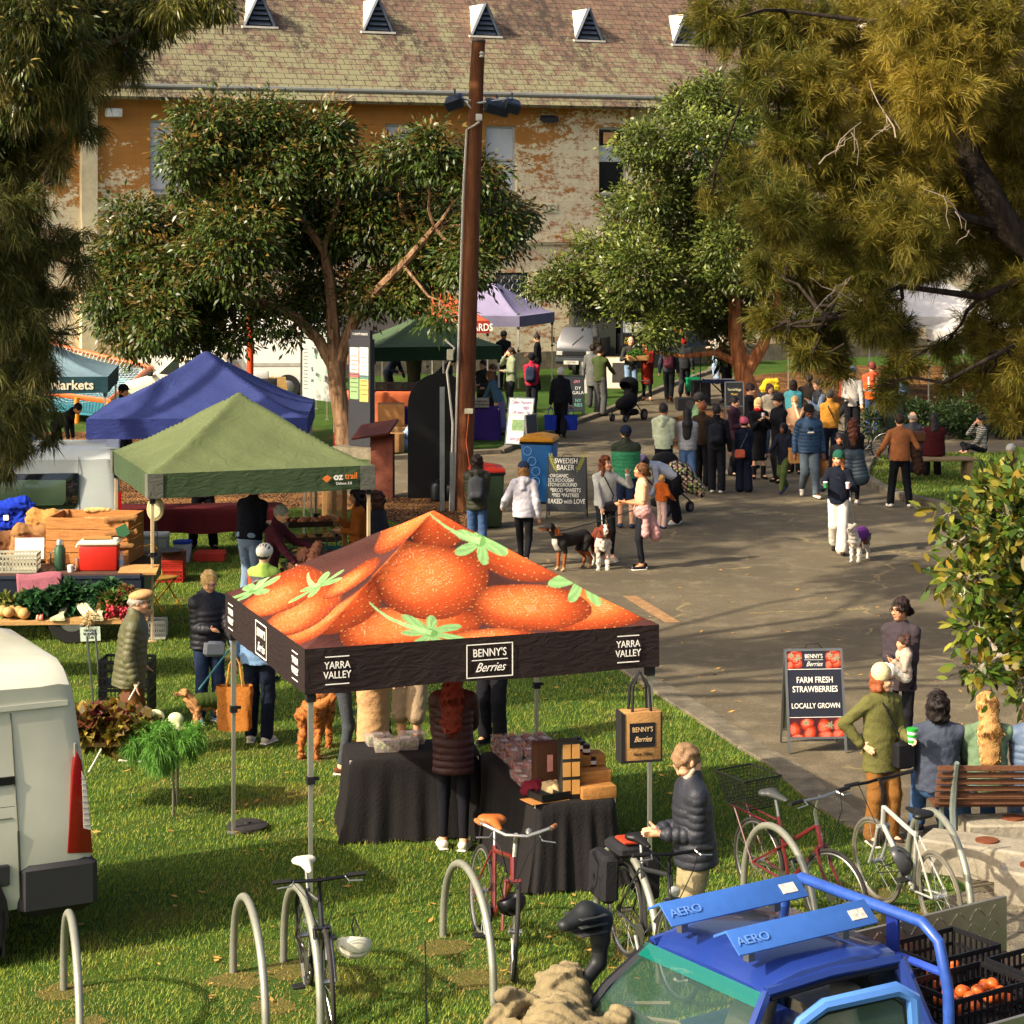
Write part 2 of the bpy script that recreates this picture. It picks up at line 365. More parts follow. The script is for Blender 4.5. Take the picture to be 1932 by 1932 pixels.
ROAD=gp([(1338,704),(1259,731),(1124,786),(1089,799),(1024,824),(971,843),(944,856),(860,860),(700,870),(560,884),(400,895),(400,925),(560,928),(760,938),(860,944),(885,950),(893,1020),(960,1110),(1080,1195),(1200,1270),(1300,1335),(1415,1409),(1490,1454),(1549,1508),(1618,1552),(1720,1600),(1818,1668),(1890,1753),(1990,1850)])+[Vector((12,10,0)),Vector((40,25,0)),Vector((60,60,0))]+gp([(2100,772),(1900,768),(1640,778),(1500,790),(1420,765),(1390,712)])
sheet('road',ROAD,.004,MASPH)
MUL1=gp([(-600,812),(235,815),(420,850),(420,893),(560,884),(560,928),(760,938),(860,944),(885,950),(893,1015),(745,985),(690,965),(560,958),(260,1008),(-300,1060)])
BED=gp([(1232,815),(1255,792),(1330,775),(1420,765),(1480,772),(1455,800),(1350,846),(1290,852),(1250,838)])
DIRT=gp([(1392,712),(1422,764),(1500,789),(1640,777),(1900,767),(2250,772),(2250,690),(1600,690)])
sheet('mulch',MUL1[:3]+[MUL1[3]]+gp([(420,925)])+MUL1[5:],.0055,MMULCH); sheet('leaf_litter_bed',BED,.012,MMULCH); sheet('planting_bed',DIRT,.008,MMULCH)
ISL=gp([(1648,863),(1632,890),(1632,906),(1665,928),(1714,946),(1774,957),(1860,975),(2100,1010),(2250,900),(2100,857),(1800,858)])
sheet('grass_island',ISL,.05,MGRASS)
sheet('grass_verge',gp([(1010,696),(1330,690),(1338,704),(1259,731),(1124,786),(1050,770)]),.006,MGRASS)
def kerb(name,pts,wd,ht,L0,label=None,joint=True):
    mb=MB(); rr=random.Random(len(pts)*7+int(L0*10)); P=[Vector((p[0],p[1],0)) for p in pts]
    for a,b in zip(P[:-1],P[1:]):
        d=b-a; n=max(1,round(d.length/L0)); ang=math.atan2(d.y,d.x)
        for i in range(n):
            c=a+d*((i+.5)/n); mb.box((c.x+rr.uniform(-.01,.01),c.y+rr.uniform(-.01,.01),ht/2-.02),(d.length/n-.015,wd*rr.uniform(.93,1.05),ht+.04),(0,0,ang+rr.uniform(-.02,.02)),bev=.012)
    o=mb.build(name,MSTONE); o['kind']='structure'; return o
kerb('lawn_kerb',gp([(960,1110),(1080,1195),(1200,1270),(1300,1335),(1415,1409),(1490,1454),(1549,1508),(1618,1552),(1720,1600),(1800,1650)]),.3,.035,.75)
kerb('verge_kerb',gp([(1345,694),(1338,704),(1259,731),(1124,786),(1089,799),(1024,824),(971,843),(944,856),(860,860),(700,870)]),.18,.11,1.)
kerb('island_kerb',gp([(1648,863),(1632,890),(1632,906),(1665,928),(1714,946),(1774,957),(1860,975),(2100,1010)]),.2,.13,1.)
kerb('bed_kerb',[G(x,y) for x,y in ((1640,778),(1900,768),(2100,772))],.2,.12,1.)
# cobbles at lower right
mb=MB(); rr=random.Random(4)
for i in range(150):
    c=G(rr.uniform(1800,1990),rr.uniform(1690,1800)); mb.box((c.x,c.y,.004+i*.00007),(rr.uniform(.12,.25),rr.uniform(.1,.16),.03),(0,0,rr.uniform(.2,.5)),bev=.01)
o=mb.build('stone_paving',MSTONE); o['kind']='structure'
# brick strip in road
mb=MB(); a=G(1188,1125); b=G(1270,1175); d=b-a; ang=math.atan2(d.y,d.x)
for i in range(14):
    c=a+d*((i+.5)/14)
    for j in (0,): mb.box((c.x-math.sin(ang)*j*.1,c.y+math.cos(ang)*j*.1,.004),(d.length/14*.93,.2,.008),(0,0,ang))
o=mb.build('brick_paving',M('#93704a',.9,0,.4,8)); o['kind']='structure'
# grass blades (lawn the photo shows close), one mass
LAWN=gp([(-60,1010),(260,1012),(560,962),(690,968),(745,988),(893,1022),(960,1116),(1080,1202),(1190,1276),(1290,1342),(1405,1416),(1480,1460),(1540,1514),(1608,1560),(1720,1612),(1805,1675),(1885,1765),(1990,1880),(1500,2060),(-100,2060)])
def blades(poly,n,hh,ww,seed,z=0.,name='grass'):
    r=np.random.default_rng(seed); xs=[p[0] for p in poly]; ys=[p[1] for p in poly]
    X=r.uniform(min(xs),max(xs),n); U=r.uniform(0,1,n); y0,y1=min(ys),max(ys); Y=y0+(y1-y0)*U**1.25
    k=inpoly(X,Y,poly)
    nn=np.sin(X*1.9+2*np.sin(Y*1.3))*np.sin(Y*2.1+1.7*np.sin(X*1.1)); fine=np.sin(X*11+3*np.sin(Y*7))*np.sin(Y*13+2*np.sin(X*5))
    bare=np.zeros(n)
    for (bx,by,br) in BARE: bare+=.9*np.exp(-((X-bx)**2+(Y-by)**2)/(br*br*.3))
    wear=np.clip(bare*1.2+(nn>.72)*.5+fine*.15,0,1)
    k&=(r.uniform(0,1,n)>wear*.6); X,Y,wear,nn,fine=X[k],Y[k],wear[k],nn[k],fine[k]; n=len(X)
    h=hh*r.uniform(.5,1.3,n)*(1+.35*fine)*(1-.4*wear); a=r.uniform(0,6.283,n); ww=ww*r.uniform(.7,1.4,n)
    lx,ly=r.normal(0,.35,n)*h+.2*h,r.normal(0,.35,n)*h
    V=np.zeros((n,3,3),np.float32); V[:,0]=np.stack([X-np.cos(a)*ww,Y-np.sin(a)*ww,np.full(n,z-.003)],1); V[:,1]=np.stack([X+np.cos(a)*ww,Y+np.sin(a)*ww,np.full(n,z-.003)],1); V[:,2]=np.stack([X+lx,Y+ly,h+z],1)
    g=r.uniform(0,1,n)[:,None]; c=np.array(lin('#557822'))*(1-g)+np.array(lin('#949c3a'))*g; c=c*(1+.25*nn[:,None]); dry=np.array(lin('#a58a4a')); t=np.clip(wear+(r.uniform(0,1,n)>.965)*.7,0,1)[:,None]; c=c*(1-t)+dry*t
    o=npmesh(name,V.reshape(-1,3),np.arange(n*3).reshape(-1,3),MLEAF,cols=np.repeat(c,3,0),smooth=False,n=3); tag(o,'short green lawn with yellow worn patches under the market stalls' if name=='grass' else 'short grass round the far timber bench','grass',kind='stuff'); return o
def leafmat(tr=.35,ro=.55):
    m,nt,p,L,o=newmat(ro,.3); a=N(nt,'ShaderNodeAttribute',attribute_name='Col'); L(a.outputs['Color'],p.inputs['Base Color'])
    t=N(nt,'ShaderNodeBsdfTranslucent'); L(a.outputs['Color'],t.inputs[0]); mx=N(nt,'ShaderNodeMixShader'); mx.inputs[0].default_value=tr; out=[n for n in nt.nodes if n.type=='OUTPUT_MATERIAL'][0]
    L(p.outputs[0],mx.inputs[1]); L(t.outputs[0],mx.inputs[2]); L(mx.outputs[0],out.inputs[0]); return m
MLEAF=leafmat(.3,.6); MGLOSS=leafmat(.2,.33)
BARE=[(G(120,1870).x,G(120,1870).y,.5),(G(160,1932).x,G(160,1932).y,.5),(G(445,1850).x,G(445,1850).y,.6),(G(520,1900).x,G(520,1900).y,.5),(G(540,1830).x,G(540,1830).y,.6),(G(835,1790).x,G(835,1790).y,.6),(G(900,1850).x,G(900,1850).y,.6),(G(1130,1760).x,G(1130,1760).y,.6),(G(1190,1800).x,G(1190,1800).y,.5),(G(1400,1700).x,G(1400,1700).y,.4),(G(1720,1740).x,G(1720,1740).y,.9),(G(1650,1690).x,G(1650,1690).y,.5),(G(310,1400).x,G(310,1400).y,.8),(G(420,1240).x,G(420,1240).y,.7),(G(600,1430).x,G(600,1430).y,.5)]
for i_,(bx,by,br) in enumerate(BARE):
    rr=random.Random(i_); sheet('worn_patch',[(bx+br*(.22+.22*rr.random())*math.cos(t),by+br*(.22+.25*rr.random())*math.sin(t)) for t in np.linspace(0,2*math.pi,15)[:-1]],.003+.0002*i_,MWORN)
blades(LAWN,620000,.035,.0042,3)
blades(ISL,40000,.05,.008,5,.05,'island_grass')
# fallen leaves
mb=MB(); rr=random.Random(9)
for i in range(420):
    if i<300: q=G(rr.uniform(640,1900),rr.uniform(830,1500)); z=.012
    else: q=G(rr.uniform(100,1300),rr.uniform(1450,1900)); z=.03
    s_=rr.uniform(.02,.05); a=rr.uniform(0,6.28); u=Vector((math.cos(a),math.sin(a),rr.uniform(-.2,.3)))*s_; v=Vector((-math.sin(a),math.cos(a),rr.uniform(-.1,.4)))*s_*.4
    q=Vector((q.x,q.y,z)); mb.add([q-u,q-v,q+u,q+v],[(0,1,2,3)])
o=mb.build('fallen_leaves',M('#a9803f',.8,0,.4,2.)); tag(o,'scattered dry fallen leaves on the asphalt and lawn','leaves',kind='stuff')

# ---------- warehouse ----------
WA=R(27); WO=G(1190,690); WD_=Vector((math.cos(WA),math.sin(WA),0)); WN=Vector((-math.sin(WA),math.cos(WA),0))
def WXs(px,off=0):
    O=WO+WN*off; k=(px-966)/F; t=(k*O.y-O.x)/(WD_.x-k*WD_.y); return t,F/(O.y+t*WD_.y)
def WZ(px,py,off=0): t,s=WXs(px,off); return t,CH-(py-HZ)/s
bld=empty('warehouse','long two storey rendered brick warehouse with lichened slate roof and peeling ochre walls','building',WO,WA)
m,nt,p,L,o=newmat(.93,.15)
brk=N(nt,'ShaderNodeTexBrick'); L(mapped(nt,o,(1,1,1),(R(90),0,0)),brk.inputs['Vector']); brk.inputs['Scale'].default_value=1.; brk.inputs['Brick Width'].default_value=.75; brk.inputs['Row Height'].default_value=.3; brk.inputs['Mortar Size'].default_value=.012; brk.inputs['Color1'].default_value=(1,1,1,1); brk.inputs['Color2'].default_value=(.93,.93,.93,1); brk.inputs['Mortar'].default_value=(.86,.84,.8,1)
n1=noise(nt,1.,8,mapped(nt,o,(1,1,2.2)),.75,.4); n2=noise(nt,6,8,mapped(nt,o,(1,1,1.5)),.8); n3=noise(nt,.35,3,o)
sx=N(nt,'ShaderNodeSeparateXYZ'); L(o,sx.inputs[0])
def mr(v,a,b,c=0.,d=1.):
    q=N(nt,'ShaderNodeMapRange'); L(v,q.inputs[0]); q.inputs[1].default_value=a; q.inputs[2].default_value=b; q.inputs[3].default_value=c; q.inputs[4].default_value=d; return q.outputs[0]
def mth(op,a,b):
    q=N(nt,'ShaderNodeMath',operation=op)
    for i,x in enumerate((a,b)):
        if isinstance(x,(int,float)): q.inputs[i].default_value=x
        else: L(x,q.inputs[i])
    return q.outputs[0]
cream=mix(nt,n3,'#e4d9b8','#d6c8a0')
peel=mth('ADD',mth('MULTIPLY',n1,.55),mth('MULTIPLY',n2,.45))
base=mix(nt,ramp(nt,peel,.495,.57),cream,mix(nt,n2,'#b0683c','#9a5c38'))
left=mr(sx.outputs[0],-8.5,2,1,0); top=mr(sx.outputs[2],5.6,9.,0,1); low=mth('MULTIPLY',mr(sx.outputs[2],4.6,5.6,0,.22),mr(sx.outputs[0],-6,-2,1,0))
och=mth('ADD',mth('ADD',mth('MULTIPLY',left,.06),mth('MULTIPLY',top,mth('ADD',mth('MULTIPLY',left,.28),.24))),low)
om=ramp(nt,mth('ADD',och,mth('MULTIPLY',mth('SUBTRACT',peel,.5),3.2)),.28,.37)
base=mix(nt,om,base,mix(nt,n3,'#b88244','#9a672f'))
base=mix(nt,1.0,base,brk.outputs['Color'],'MULTIPLY'); base=mix(nt,ramp(nt,noise(nt,1.1,7,mapped(nt,o,(1.6,1,.35)),.75),.5,.75,(0,0,0),(.35,.35,.35)),base,'#86663f'); L(base,p.inputs['Base Color']); bump(nt,p,peel,.5,.02); MWALL=m
OPN=[]
H1,W1=1.22,0
for pl,pr,yt,yb in ((283,350,222,369),(727,793,232,366),(917,982,237,366),(1130,1194,241,361),(1310,1370,247,360),(1480,1540,252,360),(1680,1740,258,360)):
    a,z1=WZ(pl,yt); a2,_=WZ(pr,yt); _,z0=WZ(pl,yb); OPN.append((a,a+1.15,5.95,8.27))
LOW=[]
for pl,wd,z0,z1 in ((560,1.2,.9,3.1),(935,1.25,1.6,3.3),(1334-38,1.5,0,2.9),(1560,1.3,.9,3.1)):
    a,_=WXs(pl); LOW.append((a,a+wd,z0,z1))
mb=MB()
ops=sorted(OPN); X0,X1,HW=-26,34,9.15
def wallrow(mb,ops,z0,z1):
    x=X0
    for a,b,c,d in ops:
        mb.box(((x+a)/2,.2,(z0+z1)/2),(a-x,.4,z1-z0))
        if c>z0: mb.box(((a+b)/2,.2,(z0+c)/2),(b-a,.4,c-z0))
        if d<z1: mb.box(((a+b)/2,.2,(d+z1)/2),(b-a,.4,z1-d))
        x=b
    mb.box(((x+X1)/2,.2,(z0+z1)/2),(X1-x,.4,z1-z0))
wallrow(mb,ops,4.37,HW); wallrow(mb,sorted(LOW),0,4.37)
mb.build('wall',MWALL,bld,smooth=False)
mb=MB(); mb.box(((X0+X1)/2,-.06,4.42),(X1-X0,.14,.2)).box(((X0+X1)/2,-.04,4.28),(X1-X0,.09,.08)); mb.build('string_course',MWALL,bld,smooth=False)
mb=MB(); mb.box(((X0+X1)/2,-.05,.3),(X1-X0,.12,.6)); mb.build('plinth',MSTONE,bld,smooth=False)
mb=MB(); a,_=WXs(165); mb.box((a,-.12,4.57),(.5,.26,9.14)); mb.build('pilaster',M('#cbbd97',.9,0,.2,2),bld,smooth=False)
mb=MB(); mb.box((0,4.2,4.4),(60,.1,8.8)).box((0,2.2,4.4),(60,3.6,.1)); mb.build('inner_floor',M('#222020'),bld,smooth=False)
WF=M('#a9aca6',.6); BL=M('#b9bfc0',.8,0,.06,2)
for i,(a,b,c,d) in enumerate(ops+LOW):
    w_=b-a; mb=MB(); f=.07
    mb.box((a+f/2,.16,(c+d)/2),(f,.1,d-c)).box((b-f/2,.16,(c+d)/2),(f,.1,d-c)).box(((a+b)/2,.16,d-f/2),(w_-2*f,.1,f)).box(((a+b)/2,.14,(c+d)/2),(w_-2*f,.06,.06)).box(((a+b)/2,.15,c+f/2),(w_-2*f,.12,f))
    w=mb.build('window' if i!=9 else 'door',WF if i<7 else M('#2b2f33',.6),bld,smooth=False)
    if i<7: 
        MB().box(((a+b)/2,-.02,c-.06),(w_+.16,.2,.1)).build('sill',MSTONE,w,smooth=False)
        dark=(i==3)
        MB().box(((a+b)/2,.19,(c+d)/2),(w_-2*f,.012,d-c-2*f)).build('pane',GLASS('#16181a') if dark else GLASS('#8f979b',r=.25),w,smooth=False)
        if not dark: MB().box(((a+b)/2,.172,(c+d)/2+.03),(w_-2*f-.01,.01,d-c-2*f-.1)).build('blind',BL,w,smooth=False)
        else: MB().box(((a+b)/2,.172,c+.62*(d-c)),(w_-2*f,.01,.5)).build('blind',BL,w,smooth=False); MB().box((a+.48,.1,d-.38),(.5,.1,.42),bev=.03).build('air_conditioner',M('#c79a63'),w)
    else:
        MB().box(((a+b)/2,.19,(c+d)/2),(w_-2*f,.012,d-c-2*f)).build('pane' if i!=9 else 'door_leaf',GLASS('#1b1e22') if i!=9 else M('#4b5560'),w,smooth=False)
        if i in(7,8,10):
            g=MB()
            for r_ in range(5):
                for q in range(4):
                    cx,cz=a+.17+q*(w_-.34)/3,c+.2+r_*(d-c-.4)/4; g.tube([(cx+.12*math.cos(t),.1,cz+.16*math.sin(t)) for t in np.linspace(0,6.1,11)],.012,4)
            g.build('grille',MET('#9aa6ac'),w)
# vent on the wall
a,z=WZ(1034,392); mb=MB(); mb.box((a,-.02,z),(.62,.06,.34)); v=mb.build('wall_vent',M('#d6cca8'),bld,smooth=False)
mb=MB(); [mb.tube([(a+dx+.09*math.cos(t),-.06,z+.09*math.sin(t)) for t in np.linspace(0,6.2,12)],.014,5) for dx in(-.15,0,.15)]; mb.build('ring',M('#8a7d60'),v)
# gutter, fascia, downpipe
mb=MB(); mb.box(((X0+X1)/2,-.33,9.12),(X1-X0,.16,.3)).box(((X0+X1)/2,-.12,9.0),(X1-X0,.24,.06)); mb.build('fascia',M('#39404c',.5),bld,smooth=False)
mb=MB(); mb.tube([(X0,-.46,9.3),(X1,-.46,9.3)],.085,8); mb.build('gutter',M('#7d7f78',.45,.3),bld)
a,_=WXs(655); mb=MB(); mb.tube([(a,-.44,9.24),(a,-.38,8.95),(a,-.1,8.75),(a,-.09,.4)],.05,8); mb.build('downpipe',M('#a56a3a'),bld)
# lamp under the eaves
a,z=WZ(210,213); mb=MB(); mb.box((a,-.25,z),(.5,.25,.28),bev=.03).box((a,-.1,z+.1),(.08,.3,.08)); mb.build('wall_lamp',M('#c9cbc6',.4),bld); a,z=WZ(1030,225); mb=MB(); mb.box((a,-.25,z),(.6,.28,.2),(R(20),0,0),bev=.03); mb.build('wall_lamp',M('#2c3138',.4),bld)
# roof
PIT=R(43)
m,nt,p,L,o=newmat(.9,.2)
br=N(nt,'ShaderNodeTexBrick'); L(o,br.inputs['Vector']); br.inputs['Scale'].default_value=1; br.inputs['Brick Width'].default_value=.42; br.inputs['Row Height'].default_value=.27; br.inputs['Mortar Size'].default_value=.012; br.inputs['Mortar Smooth'].default_value=.2; br.inputs['Bias'].default_value=0
br.inputs['Color1'].default_value=(*lin('#745c4c'),1); br.inputs['Color2'].default_value=(*lin('#634f43'),1); br.inputs['Mortar'].default_value=(*lin('#2c2620'),1)
r1=noise(nt,1.4,9,o,.78,.6); r2=noise(nt,.28,4,mapped(nt,o,(1,.6,1),(0,0,.5)),.6); r3=noise(nt,9,6,o,.7); r4=noise(nt,2.6,8,mapped(nt,o,(1.2,.8,1)),.8)
sx=N(nt,'ShaderNodeSeparateXYZ'); L(o,sx.inputs[0])
lowm=mr(sx.outputs[1],5.,.3,-.035,.045); lft=mr(sx.outputs[0],-14,10,.04,-.03)
lich=ramp(nt,mth('ADD',mth('ADD',mth('ADD',mth('MULTIPLY',r1,.75),mth('MULTIPLY',r3,.25)),lowm),lft),.495,.56)
c=mix(nt,lich,br.outputs['Color'],mix(nt,r3,'#6c6a50','#888464'))
drk=ramp(nt,mth('ADD',mth('MULTIPLY',r4,.6),mth('MULTIPLY',r2,.5)),.56,.62); c=mix(nt,drk,c,'#443a33')
c=mix(nt,ramp(nt,br.outputs['Fac'],.3,.9),c,'#3a3128'); L(c,p.inputs['Base Color'])
bump(nt,p,mth('ADD',mth('MULTIPLY',br.outputs['Fac'],-1.),mth('MULTIPLY',lich,.3)),.7,.03); MROOF=m
mb=MB(); mb.box((4,5.5,-.06),(62,12,.12))
rf=mb.build('roof',MROOF,bld,(0,-.42,9.3),(PIT,0,0),smooth=False)
def dormer(px,py):
    # front foot on the roof plane: local y=u/tan, z
    for _ in range(1):
        u=.2
        for k in range(30):
            off=-.42+u/math.tan(PIT); t,s=WXs(px,off); z=9.3+u; yp=HZ+(CH-z)*s; u+=(yp-py)/s*.8
    y0=-.42+u/math.tan(PIT); z0=9.3+u; wdt=.53; hh=1.12; yb=hh/math.tan(PIT)
    mb=MB(); A=(t-wdt,y0-.02,z0); B=(t+wdt,y0-.02,z0); T=(t,y0-.02,z0+hh); TB=(t,y0+yb,z0+hh)
    mb.add([A,B,T,TB],[(0,2,3),(1,3,2)]); d=mb.build('dormer',M('#e6dac0',.6,0,.12,3),bld,smooth=False)
    mb=MB(); mb.box((t,y0-.04,z0-.03),(wdt*2+.2,.16,.07)); mb.build('flashing',M('#d8d2c2',.6),d,smooth=False)
    mb=MB(); q=.12; mb.prism([(t-wdt,z0+.03),(t+wdt,z0+.03),(t,z0+hh+.05)],y0+.02,y0+.07); mb.build('louvre_back',M('#20252c'),d,smooth=False)
    mb=MB()
    for a,b in (((t-wdt,z0+.02),(t,z0+hh)),((t,z0+hh),(t+wdt,z0+.02))):
        mb.tube([(a[0],y0-.07,a[1]),(b[0],y0-.07,b[1])],.06,4)
    for j in range(5):
        zz=z0+.1+j*.17; ww=(wdt-.12)*(1-(zz-z0)/hh); 
        if ww>.05: mb.box((t,y0-.05,zz),(ww*2,.03,.13),(R(-35),0,0))
    mb.build('louvre',M('#3a4350',.5),d,smooth=False)
for px,py in ((489,50),(712,60),(915,68),(1110,76),(1294,84),(1475,91),(1640,98),(1800,104)): dormer(px,py)
# ---------- trees ----------
def wob(a,b,n,amp,r):
    a,b=Vector(a),Vector(b); P=[a]
    for i in range(1,n): P.append(a.lerp(b,i/n)+Vector((r.uniform(-1,1),r.uniform(-1,1),r.uniform(-.7,.7)))*amp*(b-a).length)
    return P+[b]
def leaves(name,blobs,n,lsize,lw,cols,mat,parent,seed,clump=.3,droop=.4,shell=.55,flat=False,gloss=0,per=26,tipcol=None,zsc=1.):
    """blobs: (Vector,radius,weight). Leaves sit in small clumps spread through each blob."""
    r=np.random.default_rng(seed); w=np.array([b[1]**2*b[2] for b in blobs]); w/=w.sum(); nc=n//per
    bi=r.choice(len(blobs),nc,p=w); C=np.array([tuple(b[0]) for b in blobs])[bi]; Rr=np.array([b[1] for b in blobs])[bi]
    d=r.normal(size=(nc,3)); d/=np.linalg.norm(d,axis=1)[:,None]; rad=Rr*(shell+(1-shell)*r.uniform(0,1,nc))**1.; d[:,2]*=zsc
    lump=1+.25*np.sin(d[:,0]*5+C[:,0])*np.sin(d[:,2]*6+C[:,1]); cc=C+d*(rad*lump)[:,None]
    cs=clump*r.uniform(.6,1.3,nc); k=np.repeat(np.arange(nc),per); m=len(k)
    o=r.normal(size=(m,3))*.5; P=cc[k]+o*cs[k][:,None]*[1,1,.6]
    ax=o+d[k]*.5+r.normal(size=(m,3))*.35; ax[:,2]-=droop; ax/=np.linalg.norm(ax,axis=1)[:,None]
    up=r.normal(size=(m,3))*.5+[0,-.35,.8]; sd_=np.cross(ax,up); sd_/=np.linalg.norm(sd_,axis=1)[:,None]; nn=np.cross(sd_,ax)
    L_=(lsize*r.uniform(.6,1.25,m))[:,None]; W=(lw*r.uniform(.7,1.2,m))[:,None]
    if flat:
        V=np.stack([P,P+ax*L_*.3+sd_*W*.85+nn*L_*.04,P+ax*L_*.7+sd_*W*.8+nn*L_*.02,P+ax*L_-nn*L_*.1,P+ax*L_*.7-sd_*W*.8+nn*L_*.02,P+ax*L_*.3-sd_*W*.85+nn*L_*.04],1); q=6
    else:
        V=np.stack([P,P+ax*L_*.45+sd_*W+nn*W*.5,P+ax*L_-nn*L_*.12,P+ax*L_*.45-sd_*W+nn*W*.5],1); q=4
    cs_=np.array([lin(c) for c in cols]); ci=cs_[r.integers(0,len(cols),nc)][k]*.5+cs_[r.integers(0,len(cols),m)]*.5
    if tipcol is not None:
        t=(np.clip((o[:,2]+.1),0,1)*1.2*(r.uniform(0,1,nc)>.45)[k])[:,None].clip(0,.8); ci=ci*(1-t)+np.array(lin(tipcol))*t
    ci=ci*r.uniform(.75,1.25,m)[:,None]
    return npmesh(name,V.reshape(-1,3),np.arange(m*q).reshape(-1,q),mat,parent,cols=np.repeat(ci,q,0),smooth=False,n=q)
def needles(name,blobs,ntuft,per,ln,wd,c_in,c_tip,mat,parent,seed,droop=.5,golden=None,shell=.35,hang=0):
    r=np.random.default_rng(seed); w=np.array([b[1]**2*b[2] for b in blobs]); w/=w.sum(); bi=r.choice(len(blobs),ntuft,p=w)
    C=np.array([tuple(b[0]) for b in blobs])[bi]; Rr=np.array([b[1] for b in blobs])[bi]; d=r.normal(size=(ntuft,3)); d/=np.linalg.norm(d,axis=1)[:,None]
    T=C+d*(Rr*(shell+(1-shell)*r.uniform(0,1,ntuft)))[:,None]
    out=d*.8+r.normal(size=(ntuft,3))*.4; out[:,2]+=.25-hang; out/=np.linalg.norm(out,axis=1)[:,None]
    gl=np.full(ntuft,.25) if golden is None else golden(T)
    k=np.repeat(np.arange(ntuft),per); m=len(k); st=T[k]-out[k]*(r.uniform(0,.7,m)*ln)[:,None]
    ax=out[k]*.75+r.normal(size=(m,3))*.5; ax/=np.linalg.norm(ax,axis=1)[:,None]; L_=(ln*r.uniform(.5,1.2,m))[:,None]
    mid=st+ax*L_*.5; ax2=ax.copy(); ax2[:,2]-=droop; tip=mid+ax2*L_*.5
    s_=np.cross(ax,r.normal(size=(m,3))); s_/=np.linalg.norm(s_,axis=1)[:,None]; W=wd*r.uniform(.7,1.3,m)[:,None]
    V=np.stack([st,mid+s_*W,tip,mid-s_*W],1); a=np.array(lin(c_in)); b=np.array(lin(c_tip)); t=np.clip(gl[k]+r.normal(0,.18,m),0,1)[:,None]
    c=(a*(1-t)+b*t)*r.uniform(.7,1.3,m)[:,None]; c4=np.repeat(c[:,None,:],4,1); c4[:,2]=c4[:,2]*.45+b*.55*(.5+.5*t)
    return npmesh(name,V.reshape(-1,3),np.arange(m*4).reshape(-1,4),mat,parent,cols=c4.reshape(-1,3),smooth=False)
def BL_(l,Y,dy=1.,seed=1,w=1.):
    r=random.Random(seed); o=[]
    for q in l:
        yy=Y+(q[3] if len(q)>3 else r.uniform(-dy,dy)); c=AT(q[0],q[1],yy); o.append((c,q[2]*yy/F,q[4] if len(q)>4 else 1.))
    return o
def barkmat(c1,c2,sc=3.):
    m,nt,p,L,o=newmat(.9,.15); f=noise(nt,sc,7,mapped(nt,o,(3,3,.6)),.7,.6); L(mix(nt,ramp(nt,f,.38,.62),c1,c2),p.inputs['Base Color']); bump(nt,p,f,.8,.04); return m
BARK=barkmat('#5d4632','#96765a'); RBARK=barkmat('#7a4526','#b87a4e'); GBARK=barkmat('#3a332b','#645648')
def tree(name,label,Yb,trunk,limbs,blobs,bark,tw=.02,seed=3,cat='tree'):
    base=trunk[0][0]; root=empty(name,label,cat,(base.x,base.y,0)); inv=Matrix.Translation((-base.x,-base.y,0)); mb=MB()
    mb.tube([p for p,_ in trunk],[q for _,q in trunk],12)
    for l in limbs: mb.tube([p for p,_ in l],[q for _,q in l],8)
    r=random.Random(seed); allp=[p for l in [trunk[len(trunk)//2:]]+limbs for p,_ in l]
    for c,rad,_ in blobs:
        n=min(allp,key=lambda p:(p-c).length); P=wob(n,c,4,.09,r); ln=len(P); mb.tube(P,[max(.018,tw*2.2*(1-i/ln)) for i in range(ln)],5)
        for _ in range(7):
            e=c+Vector((r.uniform(-1,1),r.uniform(-1,1),r.uniform(-1,1))).normalized()*rad*.95; mb.tube(wob(P[-2],e,3,.12,r),[tw*.8,tw*.6,tw*.4,tw*.2],4)
    mb.xf(inv); mb.build('trunk',bark,root); bl=[(b[0]-Vector((base.x,base.y,0)),b[1],b[2]) for b in blobs]; return root,bl
def LP(l,Y): # list of (px,py,radius m, dY)
    return [(AT(q[0],q[1],Y+(q[3] if len(q)>3 else 0)),q[2]) for q in l]
# middle gum
Y=52.5
gum=BL_([(395,255,75),(470,235,60),(590,270,70),(640,320,50),(520,330,95),(400,345,75),(345,300,40),(250,420,50),(235,480,50),(265,545,75),(215,590,45,0,.8),(200,560,30),(330,520,75),(330,610,50,1,.7),(280,640,35,1,.7),(450,460,95),(560,430,90),(640,440,70),(820,285,58),(775,350,80),(860,390,85),(700,400,75),(800,460,80),(930,430,60),(905,335,45),(975,410,35),(885,495,55),(800,530,55,0,.8),(835,600,30,-2,.6),(520,545,50,1,.6),(560,640,22,0,.6),(470,620,30,0,.6),(740,300,40),(380,560,60,1,.8),(730,520,50,1,.5),(600,520,45,2,.4),(450,390,60),(300,600,60),(420,600,50,.5,.8),(520,590,50,0,.8),(600,570,55,.5,.8),(690,555,45,0,.8),(240,520,60),(250,640,38,0,.8),(360,640,40,0,.8),(440,650,26,0,.7),(760,560,40),(340,440,60),(620,260,50),(540,250,60)],Y,1.6,11)
tr=LP([(652,852,.24),(646,790,.21),(637,735,.2),(632,680,.2)],Y); tr[0]=(G(652,855),.27); tr[0][0].y=tr[1][0].y=Y
lm=[LP([(634,700,.15),(600,640,.13),(560,600,.12),(500,570,.1),(430,565,.08,.3),(360,560,.06,.6)],Y),
    LP([(632,690,.17),(628,600,.15),(622,530,.13),(610,470,.1),(560,400,.08),(500,350,.06)],Y),
    LP([(640,680,.15),(670,600,.14),(700,560,.12,-.3),(760,500,.1,-.6),(820,430,.07,-.8)],Y),
    LP([(610,470,.08),(640,380,.06),(640,320,.04)],Y),LP([(665,600,.09),(640,560,.08,.4),(700,480,.06,.8),(760,400,.05)],Y)]
